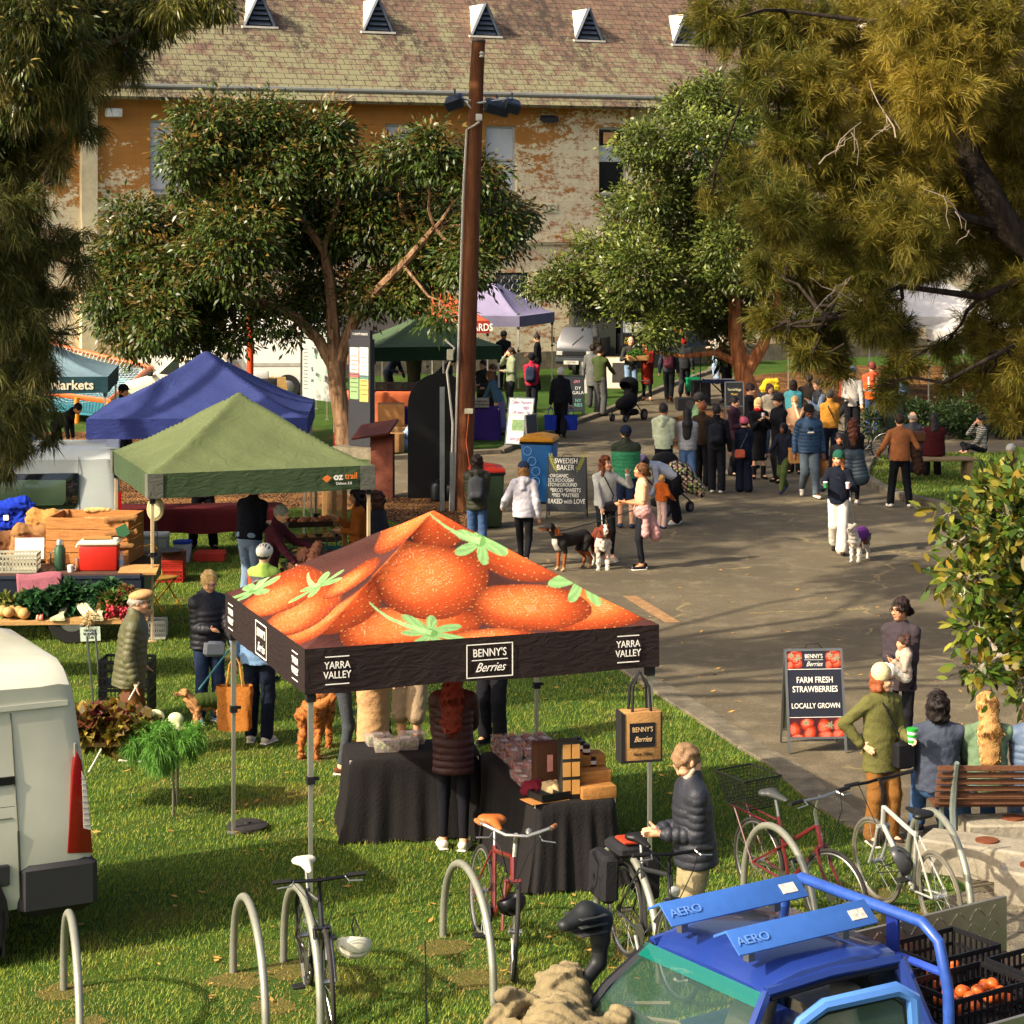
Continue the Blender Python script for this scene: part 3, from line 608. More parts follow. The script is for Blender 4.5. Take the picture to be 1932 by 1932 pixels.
rt,bl=tree('gum_tree','dark leaved gum tree with forked trunk spreading over the middle of the market',Y,tr,lm,gum,BARK,.022,5)
leaves('crown',bl,98000,.18,.03,['#3a4c1a','#46581e','#2c3d12','#56662a','#344616'],MGLOSS,rt,21,clump=.38,droop=.5,shell=.45,tipcol='#7a5a2a')
# bushy tree by the path
Y=62
bt=BL_([(1345,185,48),(1290,205,45),(1405,190,45),(1225,275,55),(1330,275,70),(1420,270,60),(1235,360,65),(1190,420,60),(1290,420,95),(1135,500,65),(1065,530,45),(1025,545,30),(1210,510,75),(1300,530,75),(1385,470,85),(1335,590,50),(1250,612,42),(1400,575,60),(1440,370,75),(1125,565,38),(1180,570,30),(1350,370,70),(1460,480,70),(1370,650,35,1,.6)],Y,1.6,12)
tr=LP([(1425,760,.28),(1400,700,.24),(1388,640,.2),(1385,560,.17),(1392,480,.14),(1385,410,.11),(1362,350,.08),(1350,270,.05)],Y); tr[0]=(Vector((AT(1425,760,Y).x,Y,0)),.32)
lm=[LP([(1400,715,.2),(1440,650,.16),(1470,560,.12),(1450,450,.08)],Y),LP([(1400,690,.12),(1350,665,.09),(1290,672,.06),(1240,665,.04)],Y),LP([(1385,560,.12),(1320,500,.09),(1230,470,.06),(1120,520,.04)],Y),LP([(1385,420,.09),(1410,370,.07),(1430,300,.05)],Y),LP([(1390,430,.08),(1440,385,.06),(1475,370,.05)],Y)]
rt,bl=tree('bushy_tree','bright bushy tree with reddish forked trunk beside the upper path',Y,tr,lm,bt,RBARK,.022,6)
leaves('crown',bl,72000,.155,.032,['#45541f','#566228','#364418','#6f7438','#3e4c1c'],MGLOSS,rt,22,clump=.34,droop=.15,shell=.5,tipcol='#7f8a3a')
# big she-oak at right
Y=35
sh=BL_([(1345,35,60),(1420,60,80),(1510,50,90),(1620,50,100),(1740,50,110),(1870,50,120),(1440,150,60),(1530,170,90),(1650,170,105),(1780,170,110),(1910,190,100),(1490,270,75),(1590,290,100),(1700,300,105),(1820,310,105),(1930,330,90),(1400,330,60,2,.6),(1340,380,40,2,.35),(1480,400,85),(1590,410,100),(1700,430,100),(1820,430,95),(1930,460,80),(1450,500,60,1,.8),(1540,520,80),(1640,520,75),(1750,500,60,0,.8),(1890,540,75),(1490,610,60,1,.9),(1560,620,60),(1580,690,38),(1640,600,60),(1700,620,45,0,.8),(1700,690,50),(1670,740,35),(1780,660,40,0,.7),(1850,620,60),(1910,660,75),(1860,710,55),(1910,760,50),(1800,720,40,0,.6),(1530,670,40,0,.8),(1960,560,90),(1960,700,80),(1440,610,40,1,.5)],Y,2.2,13)
bx=AT(2010,900,Y).x
tr=[(Vector((bx,Y,0)),.38),(Vector((bx-.1,Y,2)),.33),(AT(1990,500,Y),.28),(AT(1900,430,Y),.24),(AT(1830,300,Y),.2),(AT(1780,120,Y),.15),(AT(1740,-60,Y),.1)]
lm=[LP([(1900,430,.16),(1780,400,.12,-.5),(1640,380,.09,-.8),(1520,330,.06,-1)],Y),LP([(1990,500,.14),(1850,560,.1,-.8),(1700,540,.07,-1),(1560,600,.05,-1)],Y),LP([(1830,300,.12),(1700,200,.09,.5),(1560,150,.07,.6),(1400,100,.04,.6)],Y),LP([(1980,600,.12),(1900,660,.08,-1),(1820,700,.05,-1.3)],Y),LP([(1780,120,.1),(1640,40,.07),(1480,20,.05)],Y)]
rt,bl=tree('she_oak','huge golden tipped she-oak hanging over the right side of the road',Y,tr,[[(p_,q_*.55) for p_,q_ in l_] for l_ in lm],sh,barkmat('#1f1a15','#3a3129'),.016,7)
sx0=bx
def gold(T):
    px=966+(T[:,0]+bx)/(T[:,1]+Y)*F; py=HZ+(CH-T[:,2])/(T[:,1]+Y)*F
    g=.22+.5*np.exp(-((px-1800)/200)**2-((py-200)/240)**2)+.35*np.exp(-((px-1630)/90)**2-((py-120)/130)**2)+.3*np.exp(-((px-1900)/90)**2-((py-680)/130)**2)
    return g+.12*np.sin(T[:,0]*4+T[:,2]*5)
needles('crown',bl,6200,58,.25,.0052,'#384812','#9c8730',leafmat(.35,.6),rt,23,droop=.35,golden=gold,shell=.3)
mb=MB(); r=random.Random(3)
for (a,b,c,d) in ((1545,310,1625,230),(1560,560,1610,520),(1780,370,1840,450),(1690,260,1640,150)):
    mb=MB(); P=AT(a,b,Y-2.8); Q=AT(c,d,Y-2.4); mb.tube(wob(P,Q,5,.06,r),[.012,.011,.009,.008,.006,.004],5)
    for _ in range(4): t=r.random(); s_=P.lerp(Q,t); mb.tube(wob(s_,s_+Vector((r.uniform(-.4,.4),r.uniform(-.2,.2),r.uniform(-.5,.2))),3,.15,r),[.008,.006,.005,.003],4)
    mb.xf(Matrix.Translation((-bx,-Y,0))); mb.build('dead_branch',M('#8d7f6d',.9),rt)

# tree at left
Y=24
lf=BL_([(60,50,110),(180,45,85),(270,30,60),(230,120,55),(120,140,95),(20,160,90),(60,270,65),(150,240,50,0,.8),(110,310,42,0,.8),(20,330,75),(50,400,55),(10,480,80),(85,470,55),(140,450,30,0,.6),(150,510,42,0,.8),(60,550,60),(120,560,32,0,.8),(10,600,80),(70,640,55),(130,630,25,0,.5),(20,700,70),(90,700,38,0,.7),(50,770,48),(10,800,60),(90,760,28,0,.6),(30,850,32,0,.8),(5,880,30),(95,835,16,0,.7),(-60,200,120),(-60,450,120),(-70,700,110)],Y,.9,14)
bx=AT(-170,900,Y).x
tr=[(Vector((bx,Y,0)),.3),(Vector((bx,Y,3)),.25),(AT(-120,400,Y),.2),(AT(-60,200,Y),.16),(AT(20,40,Y),.1),(AT(60,-100,Y),.07)]
lm=[LP([(-120,420,.09),(-20,440,.07),(60,470,.04)],Y),LP([(-60,200,.1),(60,130,.07),(180,90,.04),(260,60,.03)],Y),LP([(-150,700,.1),(-60,680,.06),(20,740,.03)],Y),LP([(-120,560,.08),(-20,580,.05),(60,620,.03)],Y)]
rt,bl=tree('weeping_tree','dark weeping tree with drooping needle leaves at the left edge',Y,tr,lm,lf,GBARK,.012,8)
def gl(T): return np.clip(.12+.4*np.exp(-((T[:,2]-7)/1.0)**2)*(np.sin(T[:,0]*5+T[:,2]*4)>.2),0,1)
needles('crown',bl,2300,50,.19,.0045,'#3a4616','#8f8040',leafmat(.3,.6),rt,24,droop=.9,golden=gl,shell=.25,hang=.5)
gb=[b for b in bl if b[0].z>7.4 or (b[0].x+bx)*F/Y+966<130 and b[0].z>6.6]
leaves('leaf_sprays',gb,15000,.11,.012,['#3d4c1c','#4c5c24','#66662a','#2c3814'],MGLOSS,rt,25,clump=.2,droop=.9,shell=.4,tipcol='#8a7a3a')
b2=BL_([(330,15,40),(395,5,35),(420,18,15)],Y,.3,3); b2=[(b[0]-Vector((bx,Y,0)),b[1],1) for b in b2]
leaves('leaf_spray',b2,2200,.12,.011,['#6b6a2a','#4b5220','#8a8236'],MGLOSS,rt,26,clump=.16,droop=1.2,shell=.2)
# camellia
Y=14.5
cm=BL_([(1875,935,42),(1910,990,60),(1840,1005,42),(1790,965,24),(1905,1075,60),(1830,1090,36),(1780,1092,18),(1915,1165,58),(1845,1180,28),(1912,1232,38),(1850,1262,26),(1930,1300,22),(1925,915,35),(1800,1030,20,0,.7),(1980,1100,90),(1980,950,70),(1990,1230,60)],Y,.35,15)
bx=AT(2090,1200,Y).x
tr=[(Vector((bx,Y,0)),.09),(Vector((bx-.05,Y,1.6)),.08),(AT(2040,1250,Y),.06),(AT(2000,1100,Y),.045),(AT(1960,980,Y),.03)]
lm=[LP([(2040,1250,.03),(1950,1220,.02),(1890,1240,.012)],Y),LP([(2000,1100,.03),(1900,1060,.02),(1830,1090,.012)],Y),LP([(2000,1080,.025),(1900,990,.018),(1840,1000,.01)],Y)]
rt,bl=tree('camellia','glossy broad leaved camellia shrub leaning in from the right edge',Y,tr,lm,cm,M('#8a8070',.85),.006,9,cat='shrub')
leaves('crown',bl,5200,.095,.024,['#3c5218','#304614','#4f6420','#7c7c2c','#2a3c12','#8a6f28','#46591c'],MGLOSS,rt,27,clump=.12,droop=.0,shell=.35,flat=True,per=9)
# tall trees left of the frame whose crowns shade the road
def shady(name,label,base,cs,n,seed,ls=.3):
    rt=empty(name,label,'tree',(base[0],base[1],0)); mb=MB(); mb.tube([(0,0,0),(.3,.2,4),(1,.8,8)],[.35,.28,.2],10); bl=[]
    r=random.Random(seed)
    for (x,y,z,q) in cs: c=Vector((x-base[0],y-base[1],z)); mb.tube(wob((.6,.5,6),c,5,.05,r),[.14,.12,.1,.07,.05,.02],6); bl.append((c,q,1.))
    mb.build('trunk',GBARK,rt); leaves('crown',bl,n,ls,ls*.3,['#33451a','#445522'],MLEAF,rt,seed,clump=.5,droop=.3,shell=.2)
shady('shade_tree','tall open gum standing beyond the left edge with its crown high above the green canopy',(-14,30),[(-11,31,12,2.4),(-7,33,12.5,2.),(-3,35,12.6,1.8),(-10,36,13,2.2),(-5.5,38,13,1.8),(-1.5,39,12.6,1.4),(-9,41,13,2.2),(-13,36,12,2.2),(-4.5,43,14,2.2),(-1.5,35,12.4,1.1)],15000,31,.36)
shady('shade_tree','tall sparse gum standing beyond the left edge nearest the camera',(-12,20),[(-5.6,20.5,11,.95),(-3.6,22.3,11.2,.8),(-1.6,23.8,11.3,.8),(-5,24.6,11.4,1.),(-7.4,22.5,11,1.),(-2.8,20,11.,.5),(-1.,21.8,11,.5),(-6.6,26.5,11.3,1.1),(-4,27.5,11.3,.9),(-2,26.5,11.2,.7)],5200,32,.34)
import re,glob
for f in glob.glob('*.py'):
    for i,l in enumerate(open(f)):
        for m in re.finditer(r"""'([^'"]{12,})'|"([^"]{12,})\"""",l):
            s=m.group(1) or m.group(2)
            n=len(s.split())
            if n>16: print(f,i+1,n,s)
# ---------- market canopies ----------
WM=MET('#c4c2b6',.4)
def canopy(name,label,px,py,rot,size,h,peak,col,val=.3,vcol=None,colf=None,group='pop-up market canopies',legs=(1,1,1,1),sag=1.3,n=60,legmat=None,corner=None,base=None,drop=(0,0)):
    """px,py = world x,y of the centre"""
    root=empty(name,label,'canopy',(px,py,0),R(rot),group); a=size/2
    g=np.linspace(-a,a,n); X,Y_=np.meshgrid(g,g,indexing='ij'); ax_,ay=np.abs(X)/a,np.abs(Y_)/a; t=np.maximum(ax_,ay); q=np.minimum(ax_,ay)/np.maximum(t,1e-6)
    Z=h+(peak-h)*(1-t)**sag+ .05*(q**6)*(1-t)*t*4 -.05*(1-q**2)*t*(1-t)*2
    Z+=.008*np.sin(X*9+Y_*3)*np.sin(Y_*11+2*X)*(t<.99)+ .005*np.sin(np.arctan2(Y_,X)*13)*np.clip(t-.35,0,1)*np.clip(1-t,0,1)*3
    idx=np.arange(n*n).reshape(n,n); Q=np.stack([idx[:-1,:-1],idx[1:,:-1],idx[1:,1:],idx[:-1,1:]],-1).reshape(-1,4)
    V=np.stack([X,Y_,Z],-1).reshape(-1,3); mat=CLOTHT(col,colf is not None)
    npmesh('canopy',V,Q,mat,root,cols=None if colf is None else colf(V))
    # valance: four hanging strips in one skirt
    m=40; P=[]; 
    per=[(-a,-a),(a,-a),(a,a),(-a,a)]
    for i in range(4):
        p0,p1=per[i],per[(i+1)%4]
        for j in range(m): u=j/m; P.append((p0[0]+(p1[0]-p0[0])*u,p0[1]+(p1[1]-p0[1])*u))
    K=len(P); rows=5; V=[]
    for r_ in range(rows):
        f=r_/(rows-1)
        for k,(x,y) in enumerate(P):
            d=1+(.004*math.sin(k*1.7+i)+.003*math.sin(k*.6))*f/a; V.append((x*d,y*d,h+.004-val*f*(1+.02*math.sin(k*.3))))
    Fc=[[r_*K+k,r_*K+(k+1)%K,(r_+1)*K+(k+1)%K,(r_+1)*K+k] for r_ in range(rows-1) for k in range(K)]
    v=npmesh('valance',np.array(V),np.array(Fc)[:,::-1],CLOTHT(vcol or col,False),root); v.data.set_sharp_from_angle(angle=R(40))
    if corner:
        mb=MB(); 
        for sx in(-1,1):
            for sy in(-1,1):
                MB().box((sx*(a-.09),sy*(a+.012),h-val/2),(.2,.008,val)).box((sx*(a+.012),sy*(a-.09),h-val/2),(.008,.2,val)).build('corner_patch',CLOTHT(corner,False),root,smooth=False)
    lm=legmat or WM; b=a-.06
    for k,(sx,sy) in enumerate(((-1,-1),(1,-1),(1,1),(-1,1))):
        if not legs[k]: continue
        mb=MB(); mb.box((sx*b,sy*b,(h+1.1)/2-.02),(.04,.04,h-1.14)).box((sx*b,sy*b,.6),(.03,.03,1.2)).box((sx*b,sy*b,.01),(.1,.1,.014)); l=mb.build('leg',lm,root,smooth=False)
        MB().box((sx*b,sy*b,1.14),(.06,.06,.06)).box((sx*b+.04,sy*b,1.15),(.05,.03,.025)).build('clamp',M('#1d1d1e',.5),l,smooth=False); MB().box((sx*b,sy*b,h-val-.03),(.07,.07,.08)).build('corner_bracket',M('#1d1d1e',.5),l,smooth=False)
    mb=MB(); e=b
    for i in range(4):
        p0,p1=((-e,-e),(e,-e),(e,e),(-e,e))[i],((e,-e),(e,e),(-e,e),(-e,-e))[i]
        for j in range(4):
            A=[p0[k]+(p1[k]-p0[k])*j/4 for k in(0,1)]; B=[p0[k]+(p1[k]-p0[k])*(j+1)/4 for k in(0,1)]
            mb.tube([(A[0],A[1],h-.05),(B[0],B[1],h-.3)],.012,4).tube([(A[0],A[1],h-.3),(B[0],B[1],h-.05)],.012,4)
    for p in ((-e,-e),(e,-e),(e,e),(-e,e)): mb.tube([(p[0],p[1],h-.25),(p[0]*.5,p[1]*.5,h+(peak-h)*.28),(0,0,peak-.12)],.013,4)
    mb.cyl((0,0,peak-.7),(0,0,peak-.03),.02); mb.build('frame',lm,root,smooth=False)
    return root
_CT={}
def CLOTHT(col,attr):
    k=(col,attr)
    if k in _CT: return _CT[k]
    m,nt,p,L,o=newmat(.75,.25)
    if attr: a=N(nt,'ShaderNodeAttribute',attribute_name='Col'); c=a.outputs['Color']
    else: c=mix(nt,ramp(nt,noise(nt,1.3,4,o),.3,.7),col,tuple(x*.82 for x in lin(col)))
    L(c,p.inputs['Base Color']); bump(nt,p,noise(nt,5,4,mapped(nt,o,(1,1,2.5)),.6,1.2),.6,.03)
    t=N(nt,'ShaderNodeBsdfTranslucent'); L(c,t.inputs[0]); mx=N(nt,'ShaderNodeMixShader'); mx.inputs[0].default_value=.22; out=[n for n in nt.nodes if n.type=='OUTPUT_MATERIAL'][0]
    L(p.outputs[0],mx.inputs[1]); L(t.outputs[0],mx.inputs[2]); L(mx.outputs[0],out.inputs[0]); _CT[k]=m; return m
# printed strawberries: colour per vertex of a fine sheet
def straw(u,v,berries,stars,seed=.055,rs=None):
    n=len(u); C=np.tile(np.array(lin('#4a2822')),(n,1))
    C*= (1+.3*np.sin(u*7+v*5))[:,None]
    for (cx,cy,rx,ry,an) in berries:
        a=R(an); x=(u-cx)*math.cos(a)+(v-cy)*math.sin(a); y=-(u-cx)*math.sin(a)+(v-cy)*math.cos(a)
        ry2=ry*(1-.22*x/rx); d=np.sqrt((x/rx)**2+(y/ry2)**2); m=d<1
        hl=np.clip(1-((x/rx+.1)**2+(y/ry-.3)**2)*1.5,0,1)
        base=np.array(lin('#bd4a19'))*(1-np.clip((d-.5)*1.35,0,.72)[:,None])+np.array(lin('#f58a48'))*(hl[:,None]*.42)
        row=np.floor(y/seed+50); xs=x/(seed*1.15)+.5*(row%2)+.3*np.sin(row*3.7)+.18*np.sin(x*37+row); fx=xs-np.floor(xs)-.5; fy=y/seed+50-row-.5+.16*np.sin(x*29+row*2)
        sdm=((fx*1.25)**2+(fy*2.1)**2)<.034; ring=(((fx*1.15)**2+((fy+.12)*1.6)**2)<.12)&~sdm
        base[ring]*=.8; base[sdm]=np.array(lin('#cf8a46'))*(.8+.2*hl[sdm][:,None])
        sp=(np.sin(x*90+y*40+4*np.sin(y*31))*np.sin(y*110-x*25+5*np.sin(x*27+y*9))>.72)&(hl>.5); base[sp]=np.array(lin('#dc9a6c'))
        C[m]=base[m]
    for (cx,cy,r,an,k,sl) in stars:
        x,y=u-cx,v-cy; rr=np.hypot(x,y); th=np.arctan2(y,x)-R(an)
        lob=np.abs(np.cos(th*k/2)); m=rr<r*(.3+.7*lob**1.3)*(1+.12*np.sin(th*3+cx*9))
        g=np.array(lin('#7fa868'))[None]*(.75+.45*np.sin(th*k*3+rr*30)[:,None]*.3+.2); g[rr<r*.2]=lin('#5f8a48'); C[m]=g[m]
        a2=R(sl); px_=x*math.cos(a2)+y*math.sin(a2); py_=-x*math.sin(a2)+y*math.cos(a2)+.12*px_**2/max(r,.01); m=(px_>0)&(px_<r*2)&(np.abs(py_)<.028*(r/.3)*(1.3-px_/(r*2.2))); C[m]=lin('#93b878')
    return C
BER=[(-.55,-1.28,.62,.3,12),(-1.15,-.95,.5,.3,20),(-1.2,-.3,.6,.32,70),(-1.2,.55,.55,.36,80),(-.3,1.15,.7,.4,0),(.7,1.1,.6,.4,30),(1.25,.35,.55,.35,100),(1.2,-.45,.52,.32,60),(1.1,-1.2,.6,.26,10),(.65,-.5,.5,.32,-35),(.05,.12,.55,.42,30),(-.22,-.72,.52,.4,20),(.5,-1.12,.5,.3,-6),(.02,-1.52,.4,.2,5),(-.75,-.2,.3,.22,50)]
STA=[(-.42,-1.34,.27,20,7,150),(.3,-.36,.24,200,6,150),(1.02,-.9,.27,-30,7,120),(.9,.05,.2,60,6,60),(-.95,.2,.24,0,6,100),(-1.3,1.1,.25,40,6,30)]
C1=(-.69,20.05)
ber=canopy('berry_canopy','large pop-up canopy printed with giant strawberries above the berry stall',C1[0],C1[1],20,2.95,2.2,3.06,'#c8502a',.36,'#2c211f',lambda V:straw(V[:,0],V[:,1],BER,STA),n=420,sag=1.22); ber.scale=(1.045,.96,1)
WH=M('#e9e4d8',.7,0,0); SER='#e9e4d8'
def berries_logo(parent,x,z,y,s=1,front=True,box=True,mat=None):
    rt=(R(90),0,0); mt=mat or WH
    text("BENNY'S",.092*s,(x,y,z+.052*s),rt,mt,parent,bold=.0005,sx=.78,sp=1.02)
    mb=MB(); mb.box((x,y,z-.004*s),(.3*s,.003,.007*s))
    if box:
        for q in(-1,1): mb.box((x+q*.19*s,y,z-.01*s),(.008*s,.003,.27*s)).box((x,y,z-.01*s+q*.135*s),(.388*s,.003,.008*s))
    mb.build('logo_frame',mt,parent,smooth=False); text("Berries",.105*s,(x,y,z-.068*s),rt,mt,parent,shear=.55,sx=.8)
def yv(parent,x,z,y,rt=(R(90),0,0)):
    q=text("YARRA\nVALLEY",.082,(x,y,z),rt,WH,parent,sx=.8,ls=.95,bold=.0006)
    mb=MB()
    for d in(-.11,.11):
        if rt[2]==0: mb.box((x,y,z+d),(.19,.003,.008))
        else: mb.box((x,y,z+d),(.003,.19,.008))
    mb.build('logo_rule',WH,parent,smooth=False)
a=2.95/2+.012
berries_logo(ber,.02,2.02,-a); yv(ber,-1.22,2.02,-a); yv(ber,1.2,2.02,-a)
lt=(R(90),0,R(-90)); text("BENNY'S",.1,(-a,0,2.07),lt,WH,ber,sx=.8); text("Berries",.11,(-a,0,1.95),lt,WH,ber,shear=.55,sx=.8)
mb=MB(); [mb.box((-a,q*.2,2.02),(.003,.01,.28)).box((-a,0,2.02+q*.14),(.003,.4,.01)) for q in(-1,1)]; mb.build('logo_frame',WH,ber,smooth=False)
yv(ber,-a,2.02,-1.2+0,lt) if 0 else None
for yy in(-1.2,1.2):
    text("YARRA\nVALLEY",.082,(-a,yy,2.02),lt,WH,ber,sx=.8); mb=MB(); [mb.box((-a,yy,2.02+d),(.003,.19,.008)) for d in(-.11,.11)]; mb.build('logo_rule',WH,ber,smooth=False)
grn=canopy('green_canopy','olive green pop-up canopy with grey corner patches over the vegetable stall',-3.8,31.7,19,3.05,2.2,3.12,'#67724a',.32,'#45573a',corner='#6a6a60',legmat=M('#b89f78',.6),sag=1.35)
a=1.54; text("oz",.13,(1.02,-a-.01,2.07),(R(90),0,0),WH,grn,bold=.004); text("trail",.12,(1.2,-a-.01,2.075),(R(90),0,0),M('#d8742a',.7,0,0),grn,bold=.002,sx=.9)
text("Deluxe 3.0",.05,(1.1,-a-.01,1.98),(R(90),0,0),WH,grn)
mb=MB(); mb.prism([(.8,2.05),(.87,2.1),(.93,2.06),(.86,2.0)],-a-.014,-a-.008); mb.build('logo_mark',M('#d8742a',.7,0,0),grn,smooth=False)
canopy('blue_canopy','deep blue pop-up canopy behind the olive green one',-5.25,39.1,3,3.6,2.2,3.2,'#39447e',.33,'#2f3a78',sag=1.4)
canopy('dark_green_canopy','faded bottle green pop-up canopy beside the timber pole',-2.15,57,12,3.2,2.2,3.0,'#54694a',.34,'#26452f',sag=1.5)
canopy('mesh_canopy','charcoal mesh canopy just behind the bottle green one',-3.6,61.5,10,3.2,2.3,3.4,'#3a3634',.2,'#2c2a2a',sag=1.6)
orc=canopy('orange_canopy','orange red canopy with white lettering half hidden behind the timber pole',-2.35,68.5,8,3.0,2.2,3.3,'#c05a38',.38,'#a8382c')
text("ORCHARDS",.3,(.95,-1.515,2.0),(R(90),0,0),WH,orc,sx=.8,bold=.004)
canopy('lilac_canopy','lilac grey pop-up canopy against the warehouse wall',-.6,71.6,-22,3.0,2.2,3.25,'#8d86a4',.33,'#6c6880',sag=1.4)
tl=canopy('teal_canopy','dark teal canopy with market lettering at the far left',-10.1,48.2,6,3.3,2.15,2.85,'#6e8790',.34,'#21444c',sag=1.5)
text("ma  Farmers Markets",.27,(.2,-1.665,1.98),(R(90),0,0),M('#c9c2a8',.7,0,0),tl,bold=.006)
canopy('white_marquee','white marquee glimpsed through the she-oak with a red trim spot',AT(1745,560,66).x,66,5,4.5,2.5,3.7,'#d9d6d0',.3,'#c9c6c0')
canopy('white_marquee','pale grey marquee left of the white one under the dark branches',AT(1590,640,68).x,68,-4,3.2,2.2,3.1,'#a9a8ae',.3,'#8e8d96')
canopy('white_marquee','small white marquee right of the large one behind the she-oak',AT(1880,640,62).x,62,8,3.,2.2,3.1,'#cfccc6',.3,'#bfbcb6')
# canopy weight on the back left leg of the berry canopy
q=G(467,1565); mb=MB(); mb.lathe([(.01,0),(.17,0),(.19,.02),(.19,.045),(.16,.06),(.03,.06),(.028,.075)],(0,0,0),26).box((0,.09,.062),(.05,.16,.01)); o=mb.build('leg_weight',M('#2c2a28',.6),None,(q.x,q.y,.0),(0,0,R(25))); tag(o,'round black rubber weight clamped on the back left canopy leg','canopy weight')
# tables under the berry canopy with draped black cloths
def cloth_table(label,cx,cy,rot,lx,ly,h,col,seed=1,group=None,flare=.1,cat='table',zb=0):
    root=empty('trestle_table',label,cat,(cx,cy,0),R(rot),group); r=random.Random(seed)
    MB().box((0,0,h-.02),(lx-.03,ly-.03,.03)).build('tabletop',M('#cfcac0'),root,smooth=False)
    for sx in(-1,1): MB().tube([(sx*(lx/2-.2),-ly/2+.1,.0),(sx*(lx/2-.2),-ly/2+.1,h-.04),(sx*(lx/2-.2),ly/2-.1,h-.04),(sx*(lx/2-.2),ly/2-.1,0)],.013,6).build('leg',MET('#6a6a68'),root)
    rows=14; P=[]; rc=.09
    def per(n):
        o=[]; 
        for i in range(n):
            t=i/n*4; s_=int(t); f=t-s_
            c=[(-1,-1),(1,-1),(1,1),(-1,1)]; a_=c[s_]; b_=c[(s_+1)%4]
            o.append(((a_[0]+(b_[0]-a_[0])*f),(a_[1]+(b_[1]-a_[1])*f)))
        return o
    n=220; V=[]; ph=r.uniform(0,6)
    for k in range(rows):
        f=k/(rows-1)
        for i,(ux,uy) in enumerate(per(n)):
            m=max(abs(ux),abs(uy)); cr=min(abs(ux),abs(uy)); th=i/n*2*math.pi
            fold=(.5*math.sin(th*17+ph)+.35*math.sin(th*29+2*ph)+.3*math.sin(th*9))*.03*f**.8+flare*f*f*(1+1.0*cr**6)
            if k==0: x,y,z=ux*lx/2*.995,uy*ly/2*.995,h+.004
            elif k==1: x,y,z=ux*(lx/2+.012),uy*(ly/2+.012),h-.012
            else: x=ux*(lx/2+.014+fold*(abs(ux)>.5 or cr>.8)); y=uy*(ly/2+.014+fold); x=ux*(lx/2+.014+fold); z=(h-.012)*(1-f)+(zb+.015*(1+math.sin(i*.35)))*f if zb else (h-.012)*(1-f)+.015*(1+math.sin(i*.35))
            # rounded corners
            V.append((x-(.03*ux*(cr**8)),y-(.03*uy*(cr**8)),z))
    Fc=[(k*n+i,k*n+(i+1)%n,(k+1)*n+(i+1)%n,(k+1)*n+i) for k in range(rows-1) for i in range(n)]
    mb=MB(); mb.add(V,[tuple(reversed(f)) for f in Fc]); mb.f.append(tuple(range(n))); o=mb.build('tablecloth',CL(col,.1),root,ang=60); return root
BK='#1f1d1d'
t2a=PX(1037,1470,.74)
T2=(.33,18.55); T1=(-1.0,19.3)
cloth_table('trestle table draped in black cloth to the ground right of the stallholder',.29,20.02,105.5,1.85,.74,.74,BK,2,'berry stall tables',.06)
cloth_table('trestle table draped in black cloth to the ground left of the stallholder',-.93,20.95,8,1.2,.7,.74,BK,3,'berry stall tables',.05)
# ---------- people ----------
def ik(a,b,l1,l2,hint):
    a,b,h=Vector(a),Vector(b),Vector(hint); d=b-a; L=d.length; Lm=(l1+l2)*.995
    if L>Lm: b=a+d*(Lm/L); d=b-a; L=Lm
    x=(l1*l1-l2*l2+L*L)/(2*L); hgt=math.sqrt(max(l1*l1-x*x,0)); dn=d.normalized(); hp=(h-dn*h.dot(dn)); hp=hp.normalized() if hp.length>1e-6 else Vector((0,1,0))
    return a+dn*x+hp*hgt,b
ARM={'down':(.085,.02,-.52),'fwd':(-.05,.30,-.30),'front':(-.1,.25,-.27),'chest':(-.08,.27,-.12),'hip':(.07,.0,-.38),'pocket':(.03,.10,-.42),'face':(-.10,.17,.10),'up':(.14,.22,.06),'reach':(.02,.50,-.12),'reachd':(.0,.45,-.36),'hold':(.05,.32,-.2),'back':(.06,-.16,-.45),'lap':(-.06,.34,-.42),'low':(.02,.3,-.45),'side':(.2,.16,-.4)}
SKIN={'l':'#d9a27c','m':'#b87a52','d':'#6a412b','p':'#e0b090'}
GRP={}
